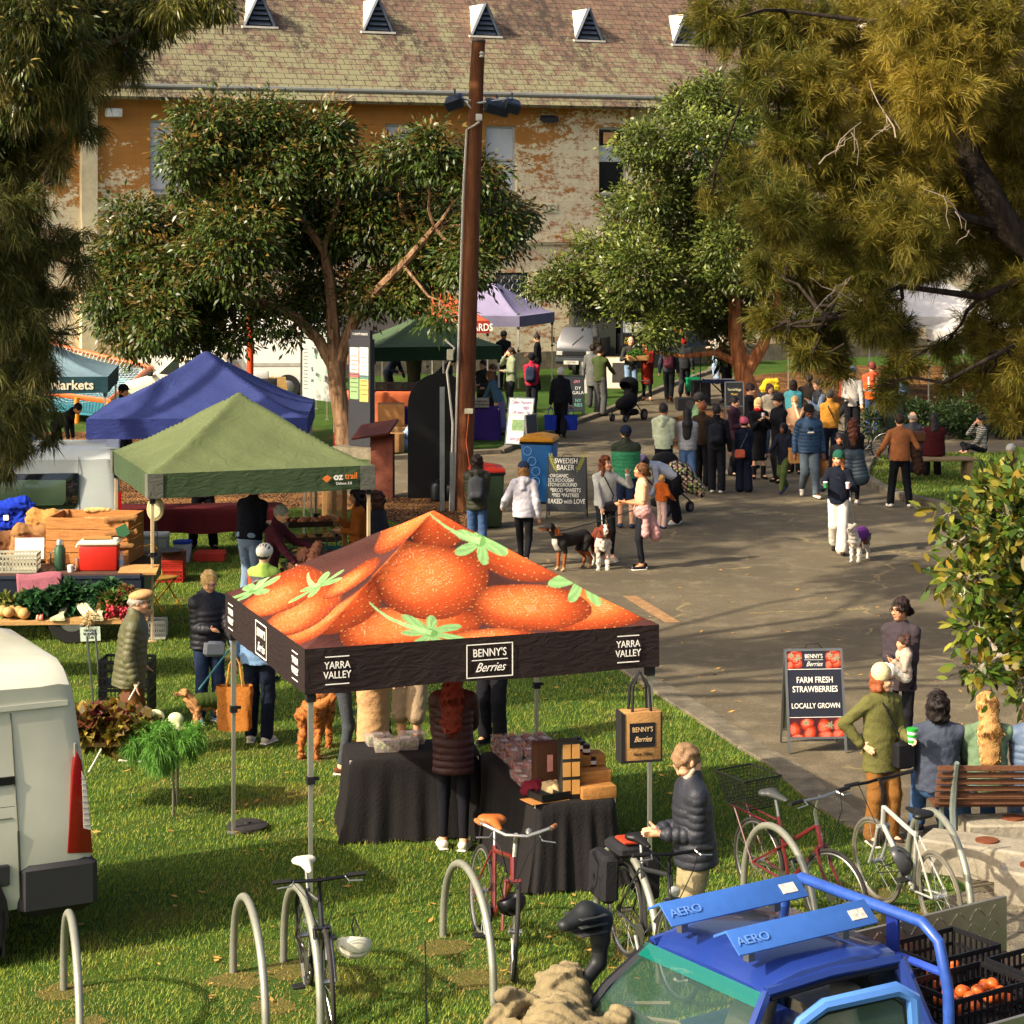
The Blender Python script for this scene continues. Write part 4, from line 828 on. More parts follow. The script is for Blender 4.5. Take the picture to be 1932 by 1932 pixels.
def person(label,px,fy,h=1.7,face=0,skin='l',hair=('short','#3a2418'),top=('sweater','#888'),bot=('jeans','#2b3a55'),shoes='#222',legs='stand',arms=('down','down'),lean=0,turn=0,nod=5,hat=None,vox=None,bulk=1.,wx=None,seat=.45,group=None,cat='person',under=None,scarf=None,Z=0.):
    p=wx if wx is not None else G(px,fy); x0,y0=p[0],p[1]
    root=empty('person',label,cat,(x0,y0,Z),R(face),group)
    k=h/1.7; s_=F/y0*.53
    v=vox or (.0095 if s_>105 else .0115 if s_>75 else .014 if s_>50 else .018)
    child=h<1.25; hk=1.18 if child else (1.08 if h<1.5 else 1.)
    # local: x = person's left, forward = -y
    hipz=.90*k; sit=0
    if legs=='sit': hipz=seat+.09; sit=1
    if legs=='ground': hipz=.13*k; sit=2
    if legs in('walk','walk2'): hipz=.885*k
    H=Vector((0,0,hipz)); LA=R(lean)
    def T(v_): # torso-local (from hip) to local
        v_=Vector(v_); y,z=v_.y,v_.z; return H+Vector((v_.x,y*math.cos(LA)-z*math.sin(LA),z*math.cos(LA)+y*math.sin(LA)))
    sw=(.152 if h<1.73 else .168)*k*(bulk**.5); nz=.50*k
    SH=[T((sg*sw,.0,nz-.045*k)) for sg in(1,-1)]; NK=T((0,.005,nz+.045*k)); 
    hd=T((0,-.02,nz+.185*k)); tl=R(nod); tn=R(turn)
    hm=Matrix.Translation(hd)@Euler((0,0,tn)).to_matrix().to_4x4()@Euler((tl+LA*.7,0,0)).to_matrix().to_4x4()
    hr=hm.to_3x3(); R3=[tuple(hr.transposed()[i]) for i in range(3)]; hs=k*hk
    def HP(a,b,c): return hm@Vector((a*hs,b*hs,c*hs))
    # hands
    wr=[];el=[];hn=[]
    for i,sg in enumerate((1,-1)):
        a=arms[i]; t=ARM[a] if isinstance(a,str) else a
        base=SH[i]; loc=Vector((sg*t[0],-t[1],t[2]))*k
        if a in('down','back','side'): tg=base+loc
        else: y,z=loc.y,loc.z; tg=base+Vector((loc.x,y*math.cos(LA)-z*math.sin(LA),z*math.cos(LA)+y*math.sin(LA)))
        hint={'hip':(sg*1.,.6,0),'face':(sg*.6,.1,-1),'up':(sg*.8,.2,-1)}.get(a if isinstance(a,str) else '',(sg*.35,.9,-.5))
        e,w_=ik(base,tg,.29*k,.25*k,hint); wr.append(w_); el.append(e); d=(w_-e).normalized()
        if a=='hip': d=Vector((-sg*.5,-.6,-.4)).normalized()
        hn.append(d)
    # legs
    kn=[];an=[]
    for i,sg in enumerate((1,-1)):
        hp=H+Vector((sg*.085*k,0,0))
        if sit==1: ft=Vector((sg*.12*k,-(.42+.06*i)*k,.08*k-0)); e,a_=ik(hp,ft,.42*k,.42*k,(0,-1,.9))
        elif sit==2: ft=Vector((-sg*.12*k,-.42*k,.08*k)); e,a_=ik(hp,ft,.42*k,.40*k,(sg*1.2,-.2,.5))
        elif legs=='walk': ft=Vector((sg*.07*k,-.23*k*sg,(.08 if sg>0 else .16)*k)); e,a_=ik(hp,ft,.42*k,.41*k,(0,-1,0))
        elif legs=='walk2': ft=Vector((sg*.07*k,.23*k*sg,(.08 if sg<0 else .16)*k)); e,a_=ik(hp,ft,.42*k,.41*k,(0,-1,0))
        elif legs=='wide': ft=Vector((sg*.17*k,-.03*sg,.08*k)); e,a_=ik(hp,ft,.42*k,.41*k,(0,-1,0))
        else: ft=Vector((sg*.095*k,-.025*sg,.08*k)); e,a_=ik(hp,ft,.42*k,.41*k,(0,-1,0))
        kn.append(e); an.append(a_)
    ux=(1,0,0); fy_=Vector((0,-1,0)); 
    def fd(i): # foot direction
        f=Vector(((.25 if i==0 else -.25),-1,0)).normalized()
        if an[i].z>.1*k and sit!=1: f=(f+Vector((0,0,-.9))).normalized()
        return f
    ty=tuple(Vector((0,math.cos(LA),math.sin(LA))))
    # ---- body
    B=SDF(); kk=.02
    B.ell(hd,(.074*hs,.092*hs,.105*hs),.01,R3=R3)
    B.cap(HP(0,-.035,-.055),HP(0,-.06,-.085),.052*hs,.034*hs,.035)
    B.cap(HP(0,-.088,.005),HP(0,-.108,-.03),.009*hs,.013*hs,.012)
    for sg in(1,-1): B.ell(HP(sg*.077,.01,-.015),(.014*hs,.02*hs,.03*hs),.006); B.cap(HP(sg*.035,-.085,-.025),HP(sg*.04,-.07,-.04),.018*hs,.02*hs,.02)
    B.cap(HP(0,-.088,.028),HP(.03,-.084,.03),.012*hs,.008*hs,.012).cap(HP(0,-.088,.028),HP(-.03,-.084,.03),.012*hs,.008*hs,.012)
    B.cap(HP(0,-.09,-.062),HP(0,-.088,-.062),.014*hs,.014*hs,.012)
    B.cap(NK-Vector((0,0,.02)),HP(0,.02,-.07),.056*k,.05*k,.03)
    B.cap(T((0,0,.08*k)),T((0,0,.40*k)),.10*k*bulk,.115*k*bulk,.05,ty,1.35); B.cap(SH[0],SH[1],.06*k,.06*k,.05)
    B.cap(H+Vector((-.06*k,0,0)),H+Vector((.06*k,0,0)),.10*k*bulk,.10*k*bulk,.05)
    for i,sg in enumerate((1,-1)):
        B.cap(SH[i],el[i],.045*k,.036*k,kk).cap(el[i],wr[i],.037*k,.026*k,.015)
        hpj=H+Vector((sg*.085*k,0,0)); B.cap(hpj,kn[i],.075*k*bulk**.5,.052*k,kk).cap(kn[i],an[i],.05*k,.034*k,.02); B.cap(an[i],an[i]+fd(i)*.12*k-Vector((0,0,.04*k)),.035*k,.028*k,.02)
        d=hn[i]; side=d.cross(Vector((0,1,.2))); side=side.normalized() if side.length>.1 else Vector((1,0,0)); nrm=side.cross(d).normalized()
        pc=wr[i]+d*.075*k; B.cap(wr[i],pc,.024*k,.03*k,.014,tuple(nrm),1.6)
        curl=.4
        for j,(o_,ln) in enumerate(((-.026,.062),(-.009,.07),(.009,.068),(.026,.052))):
            r0=pc+side*o_*k; m_=r0+(d+nrm*(-curl*.3)*(1))*ln*.55*k; e_=m_+(d-nrm*curl).normalized()*ln*.55*k; B.cap(r0,m_,.0088*k,.0085*k,.004).cap(m_,e_,.0085*k,.007*k,.003)
        tb=wr[i]+d*.025*k-side*sg*.0*k+side*(-sg)*.022*k; B.cap(tb,tb+(d*.7-side*sg*.8).normalized()*.055*k,.012*k,.0095*k,.006)
    B.build('body',M(SKIN.get(skin,skin),.55,0,.08,12.,spec=.35),root,v)
    # face
    if (not(100<abs((face+turn+180)%360-180))) or s_>80:
        for sg in(1,-1):
            mb=MB(); mb.ball(HP(sg*.031,-.0895,.008),.0125*hs,6,(1,.5,.55)); mb.build('eye',M('#2a1c14',.25,0,0),root)
            mb=MB(); mb.tube([HP(sg*.016,-.096,.03),HP(sg*.034,-.094,.036),HP(sg*.052,-.083,.03)],.0042*hs,4); mb.build('eyebrow',M(hair[1] if hair[0]!='none' else '#5a4030'),root)
        mb=MB(); mb.tube([HP(-.024,-.094,-.057),HP(0,-.105,-.063),HP(.024,-.094,-.057)],[.003*hs,.0058*hs,.003*hs],6); mb.build('lips',M('#a2564a',.5,0,0),root)
    # ---- trousers / skirt
    bk,bc=bot[0],bot[1]; th=.012
    if bk!='none':
        P=SDF(); lg={'leggings':(.079,.058,.042),'jeans':(.09,.072,.068),'wide':(.095,.085,.105),'shorts':(.1,.095,.09),'trousers':(.095,.08,.078),'jog':(.1,.085,.06)}.get(bk,(.09,.07,.06))
        if bk=='skirt':
            P.cap(T((0,0,.06*k)),T((0,0,-.02)),.11*k,.13*k,.03,ty,1.2); P.cap(H,Vector((0,0,hipz-.62*k)),.13*k,.19*k,.03)
        else:
            P.cap(T((-.05*k,0,.02*k)),T((.05*k,0,.02*k)),.1*k*bulk,.1*k*bulk,.03); P.cap(T((0,0,0)),T((0,0,.08*k)),.135*k*bulk,.13*k*bulk,.03,ty,1.35); P.cap(H+Vector((-.055*k,0,.04*k)),H+Vector((.055*k,0,.04*k)),.11*k*bulk,.11*k*bulk,.04)
            for i,sg in enumerate((1,-1)):
                hpj=H+Vector((sg*.085*k,0,-.01)); 
                if bk=='shorts': P.cap(hpj,hpj.lerp(kn[i],.95),lg[0]*k*bulk**.5,lg[1]*k,.02)
                else:
                    en=an[i]+(kn[i]-an[i])*(.05 if bk!='leggings' else .12)
                    P.cap(hpj,kn[i],lg[0]*k*bulk**.5,lg[1]*k,.02).cap(kn[i],en,lg[1]*k,lg[2]*k,.025)
        P.build('trousers' if bk not in('shorts','skirt','leggings') else bk,CL(bc),root,v*1.1,wr=0 if bk=='leggings' else .0022)
    # ---- shoes
    if sit!=2 or True:
        for i in(0,1):
            Sx=SDF(); a_=an[i]; f=fd(i); lo=Vector((0,0,-.045*k)) if f.z>-.3 else Vector((0,-.0,-.03*k))
            Sx.cap(a_+lo*.6-f*.03*k,a_+lo+f*.13*k,.045*k,.036*k,.02,(0,0,1),1.15); 
            if len(shoes)>7: Sx.cap(a_,a_+(kn[i]-a_)*.45,.05*k,.055*k,.02)
            sh=Sx.build('shoe',CL(shoes[:7]),root,v)
            if s_>60 and len(shoes)<=7:
                mb=MB(); c=a_+lo+f*.05*k; mb.box((c.x,c.y,max(c.z-.036*k,.012)),(.085*k,.255*k,.022),(0 if f.z>-.3 else R(50),0,math.atan2(f.x,-f.y)),bev=.01); mb.build('sole',CL('#d8d2c4' if shoes!='#222' else '#333'),sh)
    # ---- top
    tk,tc=top[0],top[1]; hem=top[2] if len(top)>2 else {'coat':-.42,'tee':-.02,'puffer':-.06,'hoodie':-.06,'jacket':-.06,'vest':-.05}.get(tk,-.05)
    P=SDF(); puff=tk in('puffer','vest') or 'q' in top[3:]; q=(.06*k,.0135*k) if puff else None; ex={'puffer':.028,'coat':.022,'hoodie':.022,'jacket':.02,'tee':.006,'tight':.005}.get(tk,.014)+ (.0 if not puff else .004)
    br=(.150*k+ex)*bulk; cf=1.42; hm_=hem*k if not sit else max(hem,-.04)*k; long_=hem<-.2
    if long_: P.cap(T((0,0,.1*k)),Vector((0,0,hipz+(hem-.12)*k)),br*.93,br*1.06,.05,ty,1.15,q); P.cap(T((0,0,.1*k)),T((0,0,-.02*k)),br*.97,br*1.03,.05,ty,cf,q)
    else: P.cap(T((0,0,.1*k)),T((0,0,hm_-.16*k)),br*.95,br*1.02+.012,.05,ty,cf-.1,q)
    P.cap(T((0,0,.06*k)),T((0,.0,.36*k)),br*.95,br*1.0,.06,ty,cf,q)
    if long_: P.plane(Vector((0,0,hipz+hem*k)),(0,0,-1))
    else: P.plane(T((0,0,hm_)),tuple(T((0,0,-1))-T((0,0,0))))
    P.cap(SH[0]-Vector((.02*k,0,0)),SH[1]+Vector((.02*k,0,0)),.05*k+ex*.7,.05*k+ex*.7,.06); [P.cap(NK-Vector((0,0,.03*k)),SH[i_],.05*k+ex*.4,.048*k+ex*.5,.04) for i_ in(0,1)]
    P.cap(T((0,0,nz-.06*k)),NK,.075*k+ex*.5,.055*k+ex*.3,.05)
    for i,sg in enumerate((1,-1)):
        if tk=='vest': continue
        ar=.05*k+ex*.7
        if tk=='tee': P.cap(SH[i],SH[i].lerp(el[i],.72),ar,ar*.98,.02); continue
        if 'roll' in top[3:]: P.cap(SH[i],el[i],ar,ar*.9,.025); continue
        e2=el[i].lerp(wr[i],.96); P.cap(SH[i],el[i],ar,ar*.88,.025,q=q).cap(el[i],e2,ar*.9,ar*.72,.015,q=q)
    if tk=='hoodie' or 'hood' in top[3:]: P.cap(NK+Vector((-.07*k,.07*k,-.02*k)),NK+Vector((.07*k,.07*k,-.02*k)),.045*k,.045*k,.03).cap(NK+Vector((0,.07*k,-.02*k)),T((0,.11*k,nz-.1*k)),.07*k,.045*k,.03)
    if tk in('puffer','coat','jacket') : P.cap(NK+Vector((0,.01,-.01)),NK+Vector((0,.01,.035*k)),.07*k,.07*k,.015)
    nm={'puffer':'puffer_jacket','coat':'coat','hoodie':'hoodie','tee':'shirt','jacket':'jacket','vest':'puffer_vest'}.get(tk,'sweater')
    tm=None if callable(tc) else CL(tc) if not puff else M(tc,.55,0,.12,8.,.3,40.,spec=.35)
    if callable(tc): P.build(nm,M('attr',.9,0,.12,8,attr=True),root,v,colf=tc,wr=.003)
    else: P.build(nm,tm,root,v,wr=.0035 if not puff else .0015)
    if under:
        dp=br*.98/cf; U=SDF(); U.cap(T((0,-(dp-.022),hm_-.1)),T((0,-(dp-.03),nz-.13*k)),.085*k,.06*k,.03,ty,2.5).cap(T((0,-(dp-.03),nz-.13*k)),T((0,-.04,nz-.02*k)),.055*k,.05*k,.02,ty,1.6); U.plane(T((0,0,hm_-.012)),tuple(T((0,0,-1))-T((0,0,0)))); U.build('shirt',CL(under[0]),root,v)
    if tk=='vest' and len(top)>3 and isinstance(top[3],str) and top[3].startswith('#'):
        U=SDF(); 
        for i in(0,1): e2=el[i].lerp(wr[i],.96); U.cap(SH[i],el[i],.058*k,.05*k,.02).cap(el[i],e2,.05*k,.042*k,.02)
        for a_,b_ in((0,1),): U.cap(SH[0],SH[1],.058*k,.058*k,.02)
        U.build('sleeves',CL(top[3]),root,v)
    if scarf: U=SDF(); [U.cap(NK+Vector((.07*k*math.cos(t),.07*k*math.sin(t)-.01,.01)),NK+Vector((.07*k*math.cos(t+.8),.07*k*math.sin(t+.8)-.01,.02)),.035*k,.035*k,.02) for t in np.arange(0,6.2,.8)]; U.build('scarf',CL(scarf),root,v)
    # ---- hair
    hk_,hc=hair
    if hk_ not in('none',):
        U=SDF(); 
        if hk_!='balding': U.ell(HP(0,.014,.022),(.089*hs,.105*hs,.108*hs),.01,R3=R3)
        else: U.ell(HP(0,.02,-.005),(.084*hs,.095*hs,.07*hs),.01,R3=R3)
        if hk_=='long': U.cap(HP(0,.045,.0),T((0,.085*k,nz-.02*k)),.085*hs,.085*hs,.03,ty,1.25).cap(T((0,.085*k,nz-.02*k)),T((0,.1*k,nz-.16*k)),.085*hs,.05*hs,.03,ty,1.9).cap(HP(.06,.0,-.03),HP(.085,-.01,-.2),.035*hs,.025*hs,.02).cap(HP(-.06,.0,-.03),HP(-.085,-.01,-.2),.035*hs,.025*hs,.02)
        if hk_=='vlong': U.cap(HP(0,.045,.0),T((0,.09*k,nz-.02*k)),.086*hs,.088*hs,.03,ty,1.25).cap(T((0,.09*k,nz-.02*k)),T((0.01,.115*k,nz-.26*k)),.11*hs,.08*hs,.03,ty,2.2).cap(T((.03*k,.1*k,nz-.05*k)),T((.065*k,.12*k,nz-.22*k)),.045*hs,.03*hs,.02,ty,1.5).cap(T((-.03*k,.1*k,nz-.05*k)),T((-.05*k,.12*k,nz-.25*k)),.045*hs,.025*hs,.02,ty,1.5)
        if hk_=='bob': U.cap(HP(0,.04,0),HP(0,.03,-.09),.088*hs,.085*hs,.03).cap(HP(.06,.0,0),HP(.07,-.01,-.09),.035*hs,.03*hs,.02).cap(HP(-.06,.0,0),HP(-.07,-.01,-.09),.035*hs,.03*hs,.02)
        if hk_ in('bun',): U.cap(HP(0,.05,.11),HP(0,.06,.135),.038*hs,.042*hs,.012)
        if hk_=='lowbun': U.cap(HP(0,.1,-.02),HP(0,.125,-.03),.035*hs,.036*hs,.012)
        if hk_=='curly':
            rr=random.Random(int(abs(px)+h*10))
            for _ in range(16): t=rr.uniform(0,6.28); f=rr.uniform(-.4,1); U.ell(HP(.1*math.cos(t)*math.sqrt(1-f*f*.8),.03+.09*abs(math.sin(t)),.02+.1*f),(.034*hs,)*3,.012)
        if hk_=='curlylong':
            rr=random.Random(5)
            for _ in range(34): t=rr.uniform(0,3.6)-.2; f=rr.uniform(-1.9,1); U.ell(HP(.11*math.cos(t),.01+.08*abs(math.sin(t)),.0+.1*f),(.036*hs,)*3,.014)
        U.ell(HP(0,-.125,-.045),(.078*hs,.08*hs,.1*hs),op='sub',R3=R3)
        hmt=M(hc,.6,0,.3,25.,.5,90.,spec=.35); ho=U.build('hair',hmt,root,v*.9,wr=.005 if hk_!='vlong' else .0025)
        if s_>52 and ho and (not hat or 'long' in hk_): fuzz(ho,int(1100+30*max(0,s_-60))*(2 if 'long' in hk_ else 1),.028*hs if hk_ in('short','balding','curly') else .06,.0017,hc,'strands',1.,.1,vary=.45,seed=int(abs(px))+3)
    if hat:
        U=SDF(); ht,hcol=hat[0],hat[1]
        if ht=='beanie': U.ell(HP(0,.014,.045),(.1*hs,.117*hs,.108*hs),.01,R3=R3).ell(HP(0,-.0,-.1),(.15*hs,.16*hs,.1*hs),op='sub',R3=R3)
        elif ht=='cap': U.ell(HP(0,.014,.042),(.098*hs,.116*hs,.096*hs),.01,R3=R3).ell(HP(0,0,-.07),(.15*hs,.16*hs,.09*hs),op='sub',R3=R3); U.cap(HP(-.035,-.11,.035),HP(.035,-.11,.035),.055*hs,.055*hs,.008,tuple(hr@Vector((0,0,1))),6.)
        elif ht=='flat': U.ell(HP(0,-.012,.06),(.096*hs,.128*hs,.055*hs),.01,R3=R3)
        elif ht=='hood': U.ell(HP(0,.018,.0),(.1*hs,.115*hs,.13*hs),.01,R3=R3).ell(HP(0,-.13,-.03),(.07*hs,.085*hs,.1*hs),op='sub',R3=R3)
        U.build({'beanie':'beanie','cap':'cap','flat':'flat_cap','hood':'hood'}[ht],CL(hcol),root,v)
    root['_']=0; del root['_']
    J=dict(root=root,SH=SH,wr=wr,el=el,hn=hn,H=H,NK=NK,T=T,HP=HP,k=k,an=an,kn=kn,hm=hm,hs=hs,v=v)
    J['W']=lambda q: Matrix.Translation((x0,y0,Z))@Matrix.Rotation(R(face),4,'Z')@Vector(q)
    return J
def glasses(J):
    mb=MB(); HP=J['HP']; hs=J['hs']
    for sg in(1,-1):
        c=(sg*.034,-.106,.005); mb.tube([HP(c[0]+.023*math.cos(t),c[1],c[2]+.017*math.sin(t)) for t in np.linspace(0,6.28,11)],.0028*hs,4); mb.tube([HP(sg*.056,-.1,.008),HP(sg*.08,.0,.005)],.0025*hs,4)
    mb.tube([HP(-.012,-.108,.008),HP(.012,-.108,.008)],.0028*hs,4); mb.build('glasses',M('#1a1512',.3),J['root'])
def backpack(J,col,col2=None,label=None):
    T,k=J['T'],J['k']; U=SDF(); U.cap(T((0,.2*k,.14*k)),T((0,.19*k,.40*k)),.085*k,.085*k,.02,(0,1,0),1.1).cap(T((-.06*k,.2*k,.14*k)),T((-.06*k,.19*k,.38*k)),.08*k,.075*k,.02).cap(T((.06*k,.2*k,.14*k)),T((.06*k,.19*k,.38*k)),.08*k,.075*k,.02).cap(T((-.05*k,.28*k,.16*k)),T((.05*k,.28*k,.16*k)),.055*k,.055*k,.015)
    o=U.build('backpack',CL(col),J['root'],J['v'])
    mb=MB()
    for sg in(1,-1): mb.tube([T((sg*.08*k,.13*k,.46*k)),T((sg*.1*k,.0,.535*k)),T((sg*.11*k,-.13*k,.42*k)),T((sg*.15*k,-.06*k,.22*k)),T((sg*.1*k,.12*k,.15*k))],.016*k,5)
    mb.build('strap',CL(col2 or '#222'),J['root'])
def strap(J,sg=1,col='#222',bag=None,bz=.0,size=(.2,.1,.16),bx=.17,by=-.08):
    T,k=J['T'],J['k']; mb=MB(); P=[T((-sg*.06*k,.0,.545*k)),T((-sg*.04*k,-.155*k,.42*k)),T((sg*.08*k,-.165*k,.18*k)),T((sg*bx*k,by*k,bz*k+.05))]
    mb.tube(P,.011*k,5); mb.tube([P[0],T((-sg*.04*k,.15*k,.42*k)),T((sg*.08*k,.16*k,.18*k)),P[-1]],.011*k,5); mb.build('bag_strap',CL(col),J['root'])
    if bag: c=T((sg*bx*k,by*k,bz*k)); mb=MB(); mb.box(c,size,bev=.025); mb.build('shoulder_bag',M(bag,.5,0,.2,10,.2),J['root'])
def bag_thing(name,label,cat,p,col,w=.32,d=.14,h=.36,handle=.22,rz=0,group=None,z=None,flare=1.1,hc=None,mat=None):
    """carrier bag hanging from a hand at p (world)"""
    root=empty(name,label,cat,(p[0],p[1],p[2]-handle-h),rz,group); n=28; V=[]; rr=random.Random(int(p[0]*100)); rows=9
    for k in range(rows):
        f=k/(rows-1)
        for i in range(n):
            t=2*math.pi*i/n; e=.35; cx=math.copysign(abs(math.cos(t))**e,math.cos(t)); cy=math.copysign(abs(math.sin(t))**e,math.sin(t)); g=1+.05*math.sin(i*1.3+k)+.03*math.sin(k*2.2+i*.7); sc=(.92+.08*math.sin(f*3.1))*(flare if f>.8 else 1)*g
            V.append((cx*w/2*sc,cy*d/2*sc*(1.1-.35*f),h*f))
    mb=MB(); mb.add(V,[(k*n+i,k*n+(i+1)%n,(k+1)*n+(i+1)%n,(k+1)*n+i) for k in range(rows-1) for i in range(n)]+[tuple(range(n-1,-1,-1))]); mt=mat or CL(col,.2); mb.build('bag_body',mt,root,ang=60)
    for sg in(1,-1): MB().tube([(-w*.25,sg*d*.3,h*.9),(-w*.15,sg*d*.15,h+handle*.7),(0,0,h+handle),(w*.15,sg*d*.15,h+handle*.7),(w*.25,sg*d*.3,h*.9)],.009,5).build('handle',CL(hc or col) if hc or not mat else mt,root)
    return root
JP=person('woman in olive padded coat with charcoal backpack standing beside the red lidded bin',900,1052,1.66,178,hair=('bob','#2a1c14'),top=('puffer','#2c2c1c',-.1,'hood'),bot=('jeans','#3d5478'),shoes='#333333',arms=('front','front')); backpack(JP,'#34363a')
JG=person('woman in pale grey hoodie navy cap and black leggings walking away across the road',988,1072,1.68,172,hair=('bob','#8a6238'),top=('hoodie','#b3b0b6',-.07),bot=('leggings','#141418'),shoes='#333333',legs='walk',arms=('side','down'),hat=('cap','#26324a'))
JW=person('laughing woman in oversized light grey sweatshirt waving one hand beside two dogs',1142,1058,1.68,18,hair=('long','#6b3a1e'),top=('sweater','#a6a69e',.0),bot=('leggings','#17181c'),shoes='#cbb8a0',arms=('up','low'),bulk=1.12,turn=25,nod=-2,under=('#1f2430',)); strap(JW,1,'#1a1a1a','#1c1a1c',.0,bx=.02,by=-.22)
JT=person('woman in peach tee with pink jacket tied at her waist holding a dog lead',1212,1074,1.66,-82,hair=('lowbun','#6f4a2a'),top=('tee','#d6a882',.03),bot=('leggings','#1c1d22'),shoes='#1c1c1f',arms=('front','fwd'),nod=-8,skin='#c88a62')
U=SDF(); T,k=JT['T'],JT['k']; U.cap(T((-.1,0,.04)),T((.1,0,.04)),.13,.13,.03).cap(T((0,.08,0)),T((.02,.2,-.32)),.1,.13,.04,(0,1,0),1.3).cap(T((.12,.03,0)),T((.16,.02,-.3)),.05,.07,.03).ell(T((0,-.2,-.2)),(.14,.14,.24),op='sub'); U.build('tied_jacket',CL('#b98a84'),JT['root'],.012,wr=.006)
person('man in green puffer with dark yoke navy cap and shorts seen from behind',1181,997,1.80,180,hair=('short','#2a1c14'),top=('puffer',lambda V:np.where((V[:,2]>1.36)[:,None],np.array(lin('#2c3326')),np.array(lin('#2f7a52'))),-.06),bot=('shorts','#222c44'),shoes='#3a4254',arms=('front','front'),hat=('cap','#1c2334'),bulk=1.15)
JB=person('woman in lilac beanie and floral jacket bending right over to hold a toddler hand',1278,990,1.66,-88,hair=('bob','#33221a'),top=('sweater','#9aa2ae',.02),bot=('trousers','#16161a'),shoes='#d8d3c8',arms=('reach','reachd'),lean=68,nod=0,hat=('beanie','#b49ac0'))
r_=RNG; 
def floral(V):
    c=np.tile(np.array(lin('#171c2a')),(len(V),1)); a=np.sin(V[:,0]*38+V[:,2]*20)*np.sin(V[:,2]*42+V[:,1]*30)*np.sin(V[:,1]*36+3*V[:,0]); c[a>.22]=lin('#b9907a'); c[a<-.25]=lin('#7f8a3c'); b=np.sin(V[:,0]*70)*np.sin(V[:,2]*66)*np.sin(V[:,1]*61); c[b>.5]=lin('#d9c9a0'); return c
U=SDF(); U.cap((0,-.02,.98),(0,.08,.93),.16,.17,.03).cap((0,.12,.9),(.02,.38,.62),.16,.12,.05).cap((0,.02,.95),(0,.22,.68),.14,.13,.04).cap((0,.3,.75),(0,.42,.55),.1,.07,.04).ell((0,-.2,.6),(.2,.26,.3),op='sub'); U.build('floral_jacket',M('attr',.85,0,.1,attr=True),JB['root'],.012,colf=floral,wr=.008)
person('toddler in rust orange jacket and blue boots standing between the two adults',1248,997,.93,150,hair=('short','#c99a5a'),top=('jacket','#b0561f',-.02,'hood'),bot=('trousers','#c8a89a'),shoes='#2a3f8accc',arms=('reach','side'),cat='child')
person('man in pale mint hoodie standing at the left of the queue',1252,929,1.75,165,hair=('short','#1a1512'),top=('hoodie','#b3bd9e'),bot=('trousers','#15151a'),shoes='#333333',arms=('front','front'),skin='m',turn=-20)
person('woman with waist length black hair in pale grey puffer',1297,928,1.65,175,hair=('vlong','#16130f'),top=('puffer','#96989a',-.04),bot=('jeans','#5b7ba8'),shoes='#333333',arms=('front','front'))
person('man in sage jumper and dark beanie looking right over the queue',1309,902,1.76,95,skin='#c08a60',hair=('short','#1a1512'),top=('sweater','#5f7a58'),bot=('trousers','#222222'),arms=('front','down'),hat=('beanie','#3c3836'),lean=8)
person('ginger haired man in dark brown jacket facing away in the queue',1325,918,1.7,160,hair=('short','#8a4f28'),top=('jacket','#33261a'),bot=('trousers','#17171a'),arms=('front','front'))
J=person('person in black jacket with black backpack and white sneakers facing away in the queue',1352,931,1.74,170,hair=('short','#17120e'),top=('jacket','#15161a'),bot=('trousers','#17181c'),shoes='#d9d4c8',arms=('front','down')); backpack(J,'#1c1f26')
J=person('person in pink cap and navy jumper with pink and orange satchel at the hip',1404,929,1.47,182,hair=('short','#17120e'),top=('sweater','#141a2c',-.1),bot=('wide','#161b2a'),shoes='#222222',arms=('front','front'),hat=('cap','#b8566a')); strap(J,1,'#4a4e58','#b8563a',.0,(.2,.1,.17),bx=.12,by=.17)
J=person('smiling blonde woman in long black coat with bright red scarf holding a white cup',1431,904,1.68,12,hair=('bob','#d9b878'),top=('coat','#131316',-.5),bot=('none',''),shoes='#1a1a1accc',arms=('chest','chest'),scarf='#96181c')
mb=MB(); q=J['W'](J['wr'][1]+Vector((.06,-.08,.06))); mb.lathe([(.03,0),(.034,.1),(.036,.11),(.03,.125)],(0,0,0),12); o=mb.build('cup',M('#e4e0d6',.5,0,0),None,(q.x,q.y,q.z)); tag(o,'white takeaway cup held by the blonde woman with the red scarf','cup')
J=person('dark haired man in black with sunglasses behind the blonde woman',1415,884,1.83,75,hair=('short','#2a1a12'),top=('sweater','#111114'),bot=('trousers','#151518'),arms=('front','front')); glasses(J)
person('man in black jacket and dark cap smiling with hands clasped in the queue',1470,911,1.8,-62,hair=('short','#2a1c14'),top=('coat','#131418',-.14),bot=('trousers','#1a1a1e'),arms=('chest','chest'),hat=('cap','#2a2622'))
J=person('woman in beige vest and dark glasses lifting a hand to her face',1500,894,1.64,-20,hair=('short','#b08a5a'),top=('tee','#b08a68'),bot=('trousers','#1f1f22'),arms=('face','front')); glasses(J)
person('woman in turquoise top with brown shoulder length hair facing away deep in the crowd',1497,852,1.65,170,hair=('bob','#2c1810'),top=('sweater','#4f9aa0'),bot=('jeans','#22283a'),arms=('front','front'))
J=person('boy in navy hooded coat olive trousers and blue gumboots carrying a paper bag',1479,930,1.38,-38,skin='d',hair=('short','#120e0c'),top=('jacket','#191c28',-.2),bot=('jog','#4c5a30'),shoes='#2b3a5cccc',legs='walk',arms=('down','reachd'),hat=('hood','#191c28'),cat='boy')
bag_thing('paper_bag','crumpled brown paper bag carried by the boy in the navy hood','paper bag',G(1500,932)+Vector((0,0,.95)),'#a77b48',.26,.14,.3,.04)
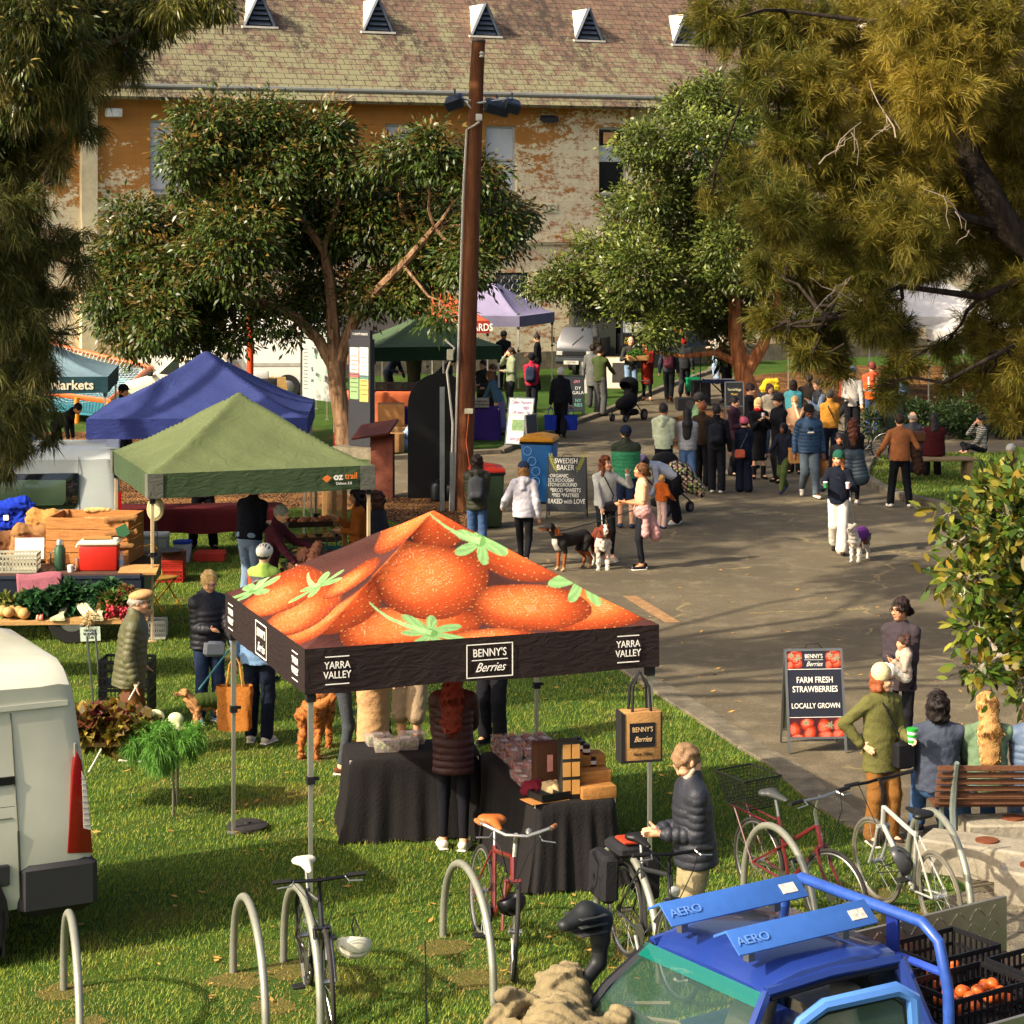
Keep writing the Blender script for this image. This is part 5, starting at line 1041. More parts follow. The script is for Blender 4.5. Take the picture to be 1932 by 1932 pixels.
J=person('bearded man in dark cap with open blue puffer and grey joggers striding toward the camera',1526,939,1.82,8,skin='d',hair=('short','#120e0c'),top=('puffer','#1f3a56',-.06),bot=('jog','#4f5a62'),shoes='#cfc6b4',legs='walk',arms=('down','down'),hat=('cap','#14130f'),bulk=1.15,under=('#17171b',))
mb=MB(); q=J['T']((0,-.155,.33)); mb.box(q,(.13,.03,.035),bev=.01); mb.build('chest_stripe',CL('#cfc8b4'),J['root']); glasses(J)
bag_thing('paper_bag','brown paper bag hanging from the hand of the man in the blue puffer','paper bag',J['W'](J['wr'][0])+Vector((0,0,-.1)),'#8a5f36',.26,.13,.32,.06)
J=person('grey haired person in mustard jacket with dark crossbody strap facing away',1566,888,1.72,178,hair=('short','#3a3532'),top=('jacket','#a8742a',.0),bot=('jeans','#171d2c'),arms=('front','front')); strap(J,-1,'#1a1512')
J=person('bearded man in pale long sleeved top and faded blue cap standing with a bicycle',1608,838,1.82,-5,hair=('short','#1a1512'),top=('sweater','#a8a298',-.06),bot=('trousers','#131316'),arms=('low','fwd'),hat=('cap','#5c7898'))
U=SDF(); U.cap(J['HP'](-.03,-.075,-.075),J['HP'](.03,-.075,-.075),.035,.035,.02); U.build('beard',M('#1f1712',.8,0,.2,30),J['root'],.012)
person('person in orange high visibility vest over an orange hoodie walking away under the branches',1646,822,1.8,170,hair=('short','#6a2a1c'),top=('hoodie',lambda V:np.where(((np.abs(V[:,2]-1.12)<.03)|(np.abs(np.abs(V[:,0])-.09)<.02)&(V[:,2]>1.12)&(V[:,2]<1.45))[:,None],np.array(lin('#b8b4a8')),np.where((V[:,2]<1.3)[:,None],np.array(lin('#d95a18')),np.array(lin('#c04a2a')))),-.06),bot=('jeans','#33486a'),arms=('front','front'))
J=person('long haired woman in black top with slate puffer tied at her waist walking away',1610,956,1.67,172,hair=('long','#5a2f1c'),top=('sweater','#121216',.0),bot=('leggings','#131317'),shoes='#c8c4ba',legs='walk2',arms=('front','front'))
U=SDF(); U.cap((-.06,0,.98),(.06,0,.98),.15,.15,.03,q=None).cap((-.08,.06,.95),(-.14,.12,.58),.12,.16,.04,(0,1,0),1.5,(.07,.02)).cap((.08,.06,.95),(.1,.1,.62),.1,.13,.04,(0,1,0),1.5,(.07,.02)); U.build('tied_puffer',M('#26343e',.55,0,.1),J['root'],.013)
person('small child with dark curls looking out from behind the black top woman',1584,948,1.3,-10,skin='m',hair=('curly','#1f1410'),top=('sweater','#17171c'),bot=('trousers','#16161b'),arms=('down','down'),cat='child')
J=person('man in tan jumper and black jeans with white sneakers standing on the kerb facing away',1698,958,1.76,180,hair=('short','#2a170f'),top=('sweater','#8f5a36',-.04),bot=('jeans','#101217'),shoes='#d8d3c6',legs='wide',arms=('side','side'),bulk=1.12)
U=SDF(); T=J['T']; U.cap(T((-.28,-.02,.28)),T((-.36,.0,-.2)),.07,.12,.03,(0,1,0),1.2).cap(T((-.22,-.05,.3)),T((-.3,-.02,.05)),.07,.1,.03); U.build('carried_jacket',CL('#2e1f16'),J['root'],.013,wr=.008)
mb=MB(); mb.box(T((-.34,-.02,.4)),(.3,.14,.22),bev=.04); mb.build('leather_bag',M('#4d2f18',.45,0,.25,8),J['root'])
J=person('woman in green beanie navy jacket and white flared trousers walking with two takeaway cups',1582,1044,1.68,-12,hair=('long','#a86a34'),top=('jacket','#161a26',-.06),bot=('wide','#cdc6b6'),shoes='#2b2018ccc',legs='walk',arms=('hold','hold'),hat=('beanie','#1f5240'),turn=-22,under=('#77766e',)); JGR=J
for i,c in ((0,'#c9b4b4'),(1,'#2d7a4c')):
    q=J['W'](J['wr'][i]+J['hn'][i]*.09+Vector((0,-.02,-.03))); mb=MB(); mb.lathe([(.03,0),(.037,.085)],(0,0,0),12); o=mb.build('takeaway_cup',M(c,.5,0,0),None,(q.x,q.y,q.z)); tag(o,('pink lidded' if i==0 else 'green')+' takeaway cup in the hand of the woman with the green beanie','cup'); MB().lathe([(.04,.085),(.041,.095),(.03,.105)],(0,0,0),12).build('lid',M('#d9cfc8' if i==0 else '#e4ded0',.5,0,0),o)
person('person in dark green parka standing under the she-oak branches',1688,872,1.76,150,hair=('short','#2a1c14'),top=('coat','#1f2a20',-.2),bot=('trousers','#17181c'),arms=('front','front'))
fb=(AT(1762,900,45).x,46.6)
J=person('grey haired man in dark vest seated on the far timber bench',1725,880,1.74,160,hair=('balding','#8d8880'),top=('vest','#2a2e34',-.02,'#8a949e'),bot=('jeans','#222a3a'),legs='sit',arms=('lap','lap'),turn=-40,wx=(AT(1722,880,47.4).x,47.4),seat=.47)
person('woman in dark wine red coat seated with her back turned on the far bench',1755,880,1.72,175,hair=('long','#17100d'),top=('coat','#3c0f12',-.06),bot=('trousers','#1a1216'),legs='sit',arms=('lap','lap'),wx=(AT(1762,880,46.9).x,46.9),seat=.47,bulk=1.3)
person('person in navy jeans and white shoes walking right half hidden by branches',1788,798,1.75,90,hair=('short','#2a1c14'),top=('sweater','#8f9288'),bot=('jeans','#1c2440'),shoes='#d8d3c8',legs='walk',arms=('front','front'))
J=person('dark haired woman in striped top sitting on the far edge of the grass',1852,858,1.66,-80,hair=('vlong','#14100e'),top=('sweater',lambda V:np.where((np.sin(V[:,2]*140)>.1)[:,None],np.array(lin('#9d9a8c')),np.array(lin('#2c2d2c'))),.0),bot=('leggings','#17181c'),legs='ground',arms=('lap','face'))
person('woman in pale pointed beanie and brown jacket sitting on the grass near the right edge',1908,926,1.66,-40,hair=('long','#2a1a12'),top=('jacket','#2c2116',.0),bot=('jeans','#39465e'),legs='ground',arms=('lap','side'),hat=('beanie','#a9a69c'))
person('person in faded brown jacket standing deep in the crowd under the branches',1526,852,1.78,165,hair=('short','#2a1c14'),top=('jacket','#2f2822'),bot=('trousers','#1a1a1e'),arms=('front','front'))
person('busker in white shirt and pale jeans playing beside the red trunk',1353,724,1.78,-60,hair=('short','#8a5a38'),top=('sweater','#b9b2a4'),bot=('jeans','#7f93a8'),arms=('chest','front'),hat=('cap','#c9c4b8'))
person('person in long black coat leaning over the music gear',1372,760,1.72,-120,hair=('curly','#6a4a30'),top=('coat','#111114',-.3),bot=('trousers','#15151a'),arms=('low','low'),lean=12)
J=person('man in grey jacket with pink and blue backpack walking up the path',1262,759,1.78,172,hair=('short','#3a1512'),top=('jacket','#3a3e4a'),bot=('jeans','#2a2e30'),shoes='#7a4a2a',legs='walk',arms=('down','down')); backpack(J,'#8a4a5c','#4c5a8a')
J=person('person in black jacket and red headscarf walking up the path with a green bag',1291,750,1.74,168,hair=('short','#7a1c1c'),top=('jacket','#26282a'),bot=('trousers','#26282c'),shoes='#5a2a1a',legs='walk2',arms=('down','down'),hat=('beanie','#8a1f1f'))
bag_thing('shopping_bag','bright green shopping bag carried by the walker in the red headscarf','shopping bag',J['W'](J['wr'][1])+Vector((0,0,-.08)),'#12704a',.42,.18,.42,.16)
person('curly blonde woman in long rust red coat standing by the path',1221,756,1.7,-10,hair=('curlylong','#b07a42'),top=('coat','#7a2214',-.42),bot=('leggings','#1a1a1c'),shoes='#8a5a38',arms=('front','up'),under=('#141414',))
J=person('balding man in charcoal jumper holding a cardboard tray of vegetables',1190,757,1.86,12,hair=('balding','#3a2a20'),top=('sweater','#33332f'),bot=('jeans','#6f87a0'),shoes='#1f1f22',arms=('hold','hold'))
q=J['W'](Vector((.08,-.42,1.2))); t=empty('produce_tray','cardboard tray of leafy vegetables held by the balding man','tray',(q.x,q.y,q.z),R(8)); MB().box((0,0,.07),(.6,.36,.14),bev=.01).build('box',M('#a77f4e',.8,0,.2),t)
leaves('greens',[(Vector((-.12,0,.17)),.12,1),(Vector((.08,.02,.17)),.1,1)],600,.08,.02,['#3f6a24','#5c8a34'],MLEAF,t,5,clump=.06)
person('man in olive jumper and grey trousers pushing a black stroller',1132,785,1.86,150,hair=('short','#241812'),top=('sweater','#394322'),bot=('trousers','#4a4a48'),shoes='#2a1f18',arms=('reachd','reachd'))
person('person in grey standing just behind the man in the olive jumper',1118,770,1.76,160,hair=('short','#2a1c16'),top=('jacket','#5a5a58',-.3),bot=('trousers','#3a3a3a'),arms=('down','front'))
J=person('white haired man in black jacket carrying a blue bag in each hand',1058,826,1.72,176,hair=('short','#c4beb0'),top=('jacket','#14161c',-.04),bot=('trousers','#121216'),legs='walk',arms=('down','down'),bulk=1.08)
for i,l in ((0,'square royal blue shopping bag in the left hand of the white haired man'),(1,'royal blue shopping bag with pale print in the right hand of the white haired man')):
    q=J['W'](J['wr'][i])+Vector((0,0,-.08)); bag_thing('shopping_bag',l,'shopping bag',q,'#1b2f8c',.3,.18,.36,.2)
J=person('person in crimson jacket with navy backpack and black beanie walking away on the grass',1003,788,1.7,172,hair=('short','#17120e'),top=('jacket','#9a2438',-.03),bot=('trousers','#1b1c20'),legs='walk',arms=('front','front'),hat=('beanie','#17161a')); backpack(J,'#20283a')
person('woman with high bun in black leaning at the lilac canopy',1014,737,1.7,-100,hair=('bun','#17100c'),top=('sweater','#131316'),bot=('trousers','#131316'),arms=('front','fwd'),nod=25)
person('woman in pale sage puffer with hair tied back eating by the green canopy',965,776,1.74,-70,hair=('lowbun','#2a1a12'),top=('puffer','#7e8568',-.1),bot=('trousers','#1a1a1d'),arms=('front','face'))
person('person in black hoodie serving under the lilac canopy',950,735,1.76,20,hair=('short','#120e0c'),top=('hoodie','#121216'),bot=('trousers','#17171a'),arms=('front','front'),nod=20,skin='d',hat=('beanie','#15151a'))
person('shopper in brown padded jacket with ponytail by the egg table',930,812,1.66,-60,hair=('lowbun','#5a3a26'),top=('jacket','#3b3630'),bot=('trousers','#1d1f24'),arms=('front','front'),nod=22)
person('shopper in patterned blue top bending at the egg table',942,822,1.62,-120,hair=('bob','#6f4a30'),top=('sweater','#42606e'),bot=('skirt','#7a6a90'),arms=('reachd','front'),lean=22)
person('shopper in dark jacket standing at the end of the purple table',912,806,1.7,-30,hair=('short','#241812'),top=('jacket','#2c2c2e'),bot=('trousers','#1c1c20'),arms=('front','front'))
person('person in dark patterned jacket browsing below the bottle green canopy',781,775,1.72,175,hair=('short','#1c1410'),top=('jacket','#2b2a1c',-.1),bot=('trousers','#1c1c20'),arms=('front','front'))
person('dark haired person in grey leaning over the coral table',826,772,1.66,60,hair=('short','#14100e'),top=('jacket','#33363c'),bot=('trousers','#1c1c20'),arms=('reachd','reachd'),lean=45)
person('stallholder in navy reaching over black crates under the bottle green canopy',732,765,1.72,70,hair=('short','#241a14'),top=('jacket','#1f2433'),bot=('trousers','#1c1c20'),arms=('reachd','front'),lean=30)
person('person in black peaked cap just visible over the blue canopy',232,870,1.8,60,hair=('short','#241a14'),top=('jacket','#20242a'),bot=('trousers','#1c1c20'),hat=('cap','#1a1c1a'),wx=(AT(232,870,49).x,49))
person('person in bright orange top behind the left foliage',58,880,1.66,20,hair=('short','#c9beb0'),top=('jacket','#c0502a'),bot=('jeans','#33486a'),arms=('front','front'))
person('person in dark coat crouched over boxes behind the left foliage',105,878,1.6,80,hair=('short','#241a14'),top=('jacket','#22262c'),bot=('trousers','#1c1c20'),lean=50,arms=('reachd','reachd'))
J=person('man in dark navy jumper and faded jeans under the olive green canopy',470,1141,1.8,150,hair=('short','#5a3a2a'),top=('sweater','#11141e',-.02),bot=('jeans','#7a8da6'),arms=('front','front'),bulk=1.15,lean=10)
J=person('grey haired shopper in maroon jacket choosing vegetables',507,1179,1.66,75,hair=('short','#8a8a7e'),top=('jacket','#421a22',-.08),bot=('jeans','#2a3040'),arms=('reach','reachd'),lean=14)
J=person('cyclist in lime and grey vest with orange sleeves and white helmet facing away',498,1286,1.64,170,hair=('short','#241a14'),top=('vest',lambda V:np.where((V[:,2]>1.27)[:,None],np.array(lin('#8fae4a')),np.array(lin('#4c4a50'))),-.04,'#c64a20'),bot=('leggings','#1c1c22'),arms=('front','front'))
U=SDF(); HP=J['HP']; U.ell(HP(0,.0,.04),(.1,.135,.095),.01,R3=[tuple(J['hm'].to_3x3().transposed()[i]) for i in range(3)])
for sg in(-.07,-.035,0,.035,.07): U.ell(HP(sg,.0,.125-abs(sg)*.5),(.009,.11,.03),op='sub')
U.build('helmet',M('#d9d3bf',.4,0,.05),J['root'],.009)
person('stallholder in black trousers standing beyond the red clothed table under the olive canopy',383,1036,1.74,10,hair=('short','#241a14'),top=('sweater','#5a554e'),bot=('trousers','#131317'),arms=('front','front'),legs='wide')
J=person('brown haired woman in rust cardigan holding her purse by the olive canopy leg',676,1141,1.68,-75,hair=('long','#2c1a12'),top=('sweater','#a05a24',-.05),bot=('skirt','#3a1c1e'),arms=('front','chest'),under=('#2c1216',))
bag_thing('tote_bag','teal patterned tote bag hanging beside the woman in the rust cardigan','tote bag',J['W'](J['wr'][1])+Vector((-.1,-.1,-.15)),'#2a5a5c',.34,.12,.38,.22)
person('woman with brown bob in long charcoal coat standing by the olive canopy leg',712,1152,1.68,-110,hair=('bob','#4a2a1c'),top=('coat','#27262c',-.35),bot=('trousers','#1c1c22'),arms=('down','down'))
J=person('elderly man in tan flat cap and olive quilted coat leaning on a stick',245,1432,1.76,95,hair=('balding','#9a9082'),top=('puffer','#504f34',-.16),bot=('trousers','#6a4522'),shoes='#2a2018',arms=('pocket','down'),hat=('flat','#b08a5c'),bulk=1.2,lean=6); glasses(J); OLD=J
J=person('woman with short blonde hair in black padded jacket looking down at her dog',393,1363,1.68,28,hair=('short','#c9a465'),top=('puffer','#16161c',-.06,'hood'),bot=('jeans','#1f2c44'),shoes='#7a94ac',arms=('low','front'),bulk=1.12,nod=22); glasses(J); BLO=J
mb=MB(); q=J['T']((-.02,-.24,-.03)); mb.box(q,(.24,.08,.17),(0,.1,0),bev=.03); mb.build('grey_purse',M('#8f9497',.5,0,.1),J['root'])
J=person('person in faded denim jacket and dark jeans facing away beside the canopy leg',488,1402,1.73,168,hair=('short','#6f6a62'),top=('jacket','#6885a4',-.06),bot=('jeans','#161d2c'),shoes='#cfc6b4',arms=('down','front'),bulk=1.12); DEN=J
bag_thing('canvas_bag','tan canvas shopping bag with green print hanging beside the dark jeans','shopping bag',(AT(444,1370,G(0,1398).y-.35).x,G(0,1398).y-.4,1.0),'#a8682c',.36,.2,.46,.32,hc='#b5803f')
person('shopper in grey leggings beside the golden dog',646,1458,1.68,100,hair=('short','#5a3a2a'),top=('sweater','#3c3a40',-.05),bot=('leggings','#3c4044'),shoes='#5a3824',arms=('front','front'))
J=person('customer in beige trench coat with black gloves at the berry stall',705,1478,1.7,40,hair=('bob','#6a4a30'),top=('coat','#b08a60',-.5),bot=('leggings','#1c1c20'),arms=('fwd','fwd'))
person('customer in white shirt and tan shorts behind the berry stall',775,1440,1.72,-20,hair=('short','#5a3a2a'),top=('tee','#b9b6ac',-.04),bot=('shorts','#9a8468'),arms=('front','down'))
person('customer in striped top and black cardigan at the right of the stallholder',930,1405,1.68,-20,hair=('bob','#3a2418'),top=('jacket','#141418',-.1),bot=('trousers','#19191e'),arms=('front','front'),under=('#8a8478',))
J=person('stallholder with long red hair in glossy plum brown padded coat facing away',855,1603,1.68,178,hair=('vlong','#7a2a12'),top=('puffer','#3a1c1a',-.2),bot=('leggings','#16161c'),shoes='#d8d2c2',arms=('front','reachd'),vox=.009); RED=J
J=person('bearded man in charcoal padded jacket and khaki trousers looking down at his hands',1312,1838,1.72,-78,hair=('short','#7f6244'),top=('puffer','#23252c',-.08),bot=('trousers','#8a7f60'),shoes='#4a4338',arms=('front','front'),nod=38,bulk=1.15,lean=4,vox=.008); GREY=J
U=SDF(); U.cap(J['HP'](-.03,-.07,-.085),J['HP'](.03,-.07,-.085),.036,.036,.03).cap(J['HP'](.06,-.01,-.06),J['HP'](.03,-.07,-.09),.022,.03,.02).cap(J['HP'](-.06,-.01,-.06),J['HP'](-.03,-.07,-.09),.022,.03,.02); U.build('beard',M('#a89a86',.9,0,.2,30),J['root'],.009)
J=person('woman in knitted hat and khaki jacket with hand on hip holding a green striped cup',1662,1592,1.6,26,hair=('bob','#8a4a28'),top=('jacket','#5b5930',-.19),bot=('trousers','#7a5226'),shoes='#2c2018',arms=('fwd','hip'),hat=('beanie','#c9b98a'),turn=35,under=('#222a52',),bulk=1.08,vox=.009); glasses(J); HIP=J
strap(J,1,'#1a1a1a','#17171a',-.02,(.2,.1,.24),bx=.12,by=-.2)
q=J['W'](J['wr'][0]+J['hn'][0]*.07+Vector((0,-.01,-.02))); o=empty('travel_cup','green and white striped travel cup held by the woman in the khaki jacket','cup',(q.x,q.y,q.z)); MB().lathe([(.034,0),(.045,.12)],n=16).build('cup_body',M('#e4e2d8',.4,0,0),o)
for i,z in enumerate((.01,.06,.112)): MB().lathe([(.037+.01*z/.1,z),(.040+.01*z/.1,z+.026)],n=16).build('green_band',M('#2f9a3c',.4,0,0),o)
J=person('woman in long charcoal tunic and black leggings holding a small child',1700,1430,1.66,-25,skin='#c08a66',hair=('lowbun','#2a1c16'),top=('sweater','#3a3236',-.17),bot=('leggings','#18181c'),arms=('front','front'),turn=-30,under=None); glasses(J); MUM=J
q=J['W'](Vector((.1,-.24,.88)))
person('curly haired toddler in grey top and white trousers sitting on a woman arm',0,0,.86,-70,skin='#c89068',hair=('curly','#3a2014'),top=('sweater','#a59684',.0),bot=('trousers','#cfcabd'),shoes='#c8c8cc',legs='sit',arms=('chest','chest'),wx=(q.x,q.y),Z=q.z-.12,seat=.05,cat='child')
BY=20.05
J=person('dark haired person in slate blue jumper seated at the left end of the front bench',1770,1600,1.76,178,hair=('bob','#1f1613'),top=('sweater','#3d4350',-.04),bot=('jeans','#41618a'),legs='sit',arms=('lap','lap'),wx=(AT(1770,1500,BY+.42).x,BY+.42),seat=.45,bulk=1.15,vox=.009)
J=person('long blonde haired woman in sage green jumper seated on the front bench',1862,1600,1.74,182,hair=('vlong','#a98048'),top=('sweater','#5f7458',-.04),bot=('jeans','#4a6a90'),legs='sit',arms=('lap','face'),wx=(AT(1863,1500,BY+.42).x,BY+.42),seat=.45,bulk=1.08,vox=.009)
J=person('person in blue grey quilted jacket seated at the right end of the front bench',1950,1600,1.7,176,hair=('bob','#4a3020'),top=('puffer','#4f5f74',-.04),bot=('jeans','#7a94b4'),legs='sit',arms=('lap','fwd'),wx=(AT(1952,1500,BY+.42).x,BY+.42),seat=.45,bulk=1.1,vox=.009)
person('woman with dark ponytail in plum coat deep in the queue beside the keyboard sign',1385,898,1.66,60,hair=('lowbun','#1c1410'),top=('coat','#3a2430',-.3),bot=('trousers','#17181c'),arms=('front','front'))
person('man in light blue shirt and dark vest chatting at the back of the queue',1545,868,1.8,-70,hair=('short','#3a2a1c'),top=('vest','#2a2d33',-.03,'#8496a8'),bot=('jeans','#232c40'),arms=('chest','front'))
person('woman in cream jumper with brown bob under the she-oak branches',1452,862,1.64,20,hair=('bob','#4a2c1a'),top=('sweater','#b9ab90'),bot=('jeans','#33415c'),arms=('front','front'))
person('person in rust red parka far back under the she-oak branches',1592,800,1.74,100,hair=('short','#2a1c14'),top=('coat','#7a3420',-.2),bot=('trousers','#1c1c20'),legs='walk',arms=('front','down'))
person('person in slate blue jacket far back beside the planting bed',1705,806,1.72,-100,hair=('bob','#2a1c14'),top=('jacket','#46566a'),bot=('trousers','#1c1c20'),legs='walk',arms=('front','down'))
# ---------- timber pole ----------
Y=F/((965-HZ)/CH); pb=G(873,962)
def pz(px,py): return AT(px,py,pb.y)-Vector((pb.x,pb.y,0))
pl=empty('timber_pole','tall weathered timber pole leaning slightly with floodlights near its top','pole',(pb.x,pb.y,0))
m,nt,p,L,o=newmat(.85,.25); f=noise(nt,4,8,mapped(nt,o,(2.5,2.5,.25)),.7,.5); f2=noise(nt,1.2,4,mapped(nt,o,(1,1,.4))); L(mix(nt,ramp(nt,f2,.4,.7),mix(nt,ramp(nt,f,.35,.65),'#3c1e12','#744224'),mix(nt,f,'#5b3a24','#8a5a34')),p.inputs['Base Color']); bump(nt,p,f,.9,.03); MPOLE=m
P=[Vector((0,0,0))]+[pz(x,y) for x,y in ((878,800),(884,600),(892,350),(899,150),(903,78))]
MB().tube(P,[.175,.17,.16,.15,.135,.125],18).build('shaft',MPOLE,pl,ang=50)
c=P[-1]; MB().cyl((c.x,c.y,c.z),(c.x,c.y,c.z+.03),.132,n=18).build('cap',MET('#5b5a55'),pl)
GP=M('#c9c4b2',.6,0,.08)
off=Vector((-.17,-.12,0)); pts=[P[i]+off for i in (0,1,2,3)]+[pz(897,245)+Vector((-.16,-.1,0)),pz(897,238)+Vector((-.03,-.16,0)),pz(903,230)+Vector((.02,-.16,0))]
MB().tube(pts,.022,8).build('conduit',GP,pl); MB().tube([q+Vector((-.06,-.03,0)) for q in pts[:2]]+[pz(866,700)+off+Vector((-.05,0,0)),pz(868,655)+Vector((-.1,-.2,0)),pz(862,640)+Vector((-.22,-.15,0))],.022,8).build('conduit',GP,pl)
q=pz(906,222); MB().box((q.x-.02,q.y-.15,q.z),(.12,.08,.13),bev=.01).build('junction_box',M('#d8d4c6',.5),pl)
q=pz(862,668); MB().box((q.x-.12,-.2,q.z),(.12,.1,.2),bev=.01).build('socket_box',M('#b7b296',.5),pl); q=pz(885,774); MB().box((q.x+.0,-.2,q.z),(.16,.08,.1),bev=.01).build('socket_box',M('#b7b296',.5),pl)
MB().box((-.2,-.16,.55),(.07,.05,1.1)).build('cable_cover',MET('#9aa09c'),pl,smooth=False); MB().box((-.38,-.1,1.15),(.09,.07,2.3)).build('cable_cover',MET('#9aa09c'),pl,smooth=False)
MB().tube([pz(885,780)+Vector((0,-.22,0)),pz(880,830)+Vector((0,-.25,0)),pz(884,880)+Vector((.03,-.25,0)),Vector((.05,-.24,.3)),Vector((.15,-.3,.02))],.009,5).build('cable',M('#c0562c',.5),pl)
c=pz(903,195); MB().tube([pz(858,180),c+Vector((0,-.12,0)),pz(968,185)],.025,6).build('crossarm',MET('#b9bcb8'),pl); MB().tube([pz(868,182),pz(890,205)+Vector((0,-.1,0))],.02,5).build('brace',MET('#b9bcb8'),pl); MB().tube([pz(940,184),pz(912,208)+Vector((0,-.1,0))],.02,5).build('brace',MET('#b9bcb8'),pl)
for (x,y,t,w_) in ((858,193,-.6,.34),(937,203,.5,.46),(966,200,.6,.3)):
    q=pz(x,y); f=MB().box((q.x,-.02,q.z),(w_,.3,.22),(R(25),t*.5,t*.4),bev=.03).build('floodlight',M('#262d38',.4,.3),pl); MB().tube([(q.x,-.02,q.z+.05),(q.x,0,q.z+.25)],.02,5).build('bracket',M('#3a3f46',.5),f)
q=pz(909,104); MB().lathe([(.02,-.06),(.05,-.04),(.03,0),(.05,.03),(.02,.06)],(q.x,-.14,q.z),10).build('insulator',M('#d0c6b8',.3),pl)
# ---------- signs ----------
def aframe(label,px,fy,w,h,rz,face,back='#33383a',spread=.42,frame='#8b8c86',z0=.14,handle=True):
    g=G(px,fy); r_=empty('a_frame_sign',label,'sign',(g.x,g.y,0),R(rz)); tl=math.atan2(spread/2,h)
    for sg,nm,cl in ((-1,'front_panel',face),(1,'back_panel',back)):
        # front faces -y
        rot=(-sg*-tl if False else (tl if sg<0 else -tl),0,0)
        # top edge meets at y=0,z=h ; base at y=sg*spread/2
        cz=(h+z0)/2; cy=sg*spread/2*(1-cz/h); M_=Matrix.Translation((0,cy,cz))@Matrix.Rotation(-sg*-1*0 if False else (-tl if sg<0 else tl),4,'X')
        mb=MB(); mb.box((0,0,0),(w-.04,.014,(h-z0)-.03)); mb.xf(M_); p_=mb.build(nm,M(cl,.55,0,.06,3,spec=.4) if isinstance(cl,str) else cl,r_,smooth=False)
        mb=MB(); H2=(h-z0)/2
        for q in(-1,1): mb.box((q*(w/2-.012),0,-z0/2-.0),(.024,.03,h-z0+z0)).box((0,0,q*(H2-.008)),(w-.048,.028,.022))
        mb.xf(M_); mb.build('frame',MET(frame),r_,smooth=False)
        if sg<0: r_['_']=1; del r_['_']; MF=M_
    if handle: MB().tube([(-.09,0,h),(-.06,0,h+.045),(.06,0,h+.045),(.09,0,h)],.007,5).build('handle',M('#222'),r_)
    return r_,MF
def onp(MF,x,z,y=-.011): 
    v=MF@Vector((x,y,z)); return v,(R(90)+MF.to_euler().x,0,0)
def tx(r_,MF,s_,size,x,z,mat,**k): v,rt=onp(MF,x,z); return text(s_,size,v,rt,mat,r_,**k)
W2=M('#ddd9cf',.7,0,0); CH_=M('#d8d6c8',.9,0,.2,40.)
r_,MF=aframe('tall sign reading farm fresh strawberries locally grown with strawberry photos on the asphalt',1534,1412,.62,1.06,4,'#1c1e2b','#4e5648',.5)
B1=[(x,z,.075+.02*math.sin(x*40),.06,z*500+x*300) for x in np.arange(-.3,.31,.1) for z in (-.44,-.36,-.3)]
rr=random.Random(8)
def strip(u0,u1,v0,v1,bs,n=(70,40),seed=.018,name='strawberry_photo'):
    gx,gz=np.meshgrid(np.linspace(u0,u1,n[0]),np.linspace(v0,v1,n[1]),indexing='ij'); c=straw(gx.ravel(),gz.ravel(),bs,[(u0+(u1-u0)*.3,v0+(v1-v0)*.75,.035,20,6,90),(u0+(u1-u0)*.75,v0+(v1-v0)*.6,.04,60,6,200)],seed)
    c[:,1]*=.6; V=[tuple(MF@Vector((a,-.0095,b))) for a,b in zip(gx.ravel(),gz.ravel())]; idx=np.arange(n[0]*n[1]).reshape(n); Q=np.stack([idx[:-1,:-1],idx[1:,:-1],idx[1:,1:],idx[:-1,1:]],-1).reshape(-1,4)
    npmesh(name,np.array(V),Q,M('st',.4,0,0,attr=True),r_,cols=c)
strip(-.285,.285,-.44,-.245,[(-.24,-.36,.07,.07,80),(-.1,-.31,.075,.06,20),(-.07,-.4,.08,.06,60),(.08,-.33,.08,.07,100),(.1,-.43,.09,.05,0),(.24,-.32,.08,.06,70),(.23,-.42,.08,.05,20),(-.2,-.45,.08,.04,0)])
for a,b in((-.285,-.125),(.125,.285)): strip(a,b,.26,.44,[(a+.04,.3,.06,.045,60),(a+.12,.31,.06,.045,20),(a+.05,.38,.06,.045,10),(a+.13,.39,.055,.045,80),(a+.09,.34,.04,.035,0),(a+.09,.44,.05,.03,0)],(30,34))
tx(r_,MF,"BENNY'S",.062,0,.385,W2,sx=.8,bold=.0004); tx(r_,MF,"Berries",.07,0,.305,W2,shear=.5,sx=.85); tx(r_,MF,"FARM FRESH",.088,0,.14,W2,sx=.8,bold=.001); tx(r_,MF,"STRAWBERRIES",.088,0,.045,W2,sx=.8,bold=.001); tx(r_,MF,"LOCALLY GROWN",.076,.0,-.125,W2,sx=.8,bold=.0008)
mb=MB(); mb.box((0,-.011,.35),(.2,.003,.004)); mb.xf(MF); mb.build('rule',W2,r_,smooth=False)
for z in(.253,-.24): mb=MB(); mb.box((0,-.011,z),(.57,.004,.006)); mb.xf(MF); mb.build('rule',W2,r_,smooth=False)
r_,MF=aframe('charcoal chalkboard lettered swedish baker standing in front of the blue bin',1070,978,.72,1.12,-6,'#2e3130','#26261f',.5,'#3a3c3b')
G_=M('#a9a84a',.9,0,.2,40)
for s_,z,sz,x,k_ in (("SWEDISH",.42,.135,-.02,.75),("BAKER",.30,.135,-.03,.8),("·ORGANIC",.15,.092,-.15,.8),("·SOURDOUGH",.07,.092,-.12,.8),("·STONEGROUND",-.01,.092,-.09,.78),("*BROD *SWEETS",-.11,.1,-.02,.75),("*PIES *PASTRIES",-.2,.095,-.02,.75),("BAKED with LOVE",-.31,.12,0,.72)): tx(r_,MF,s_,sz,x,z,CH_,sx=k_,shear=.08,bold=.0012)
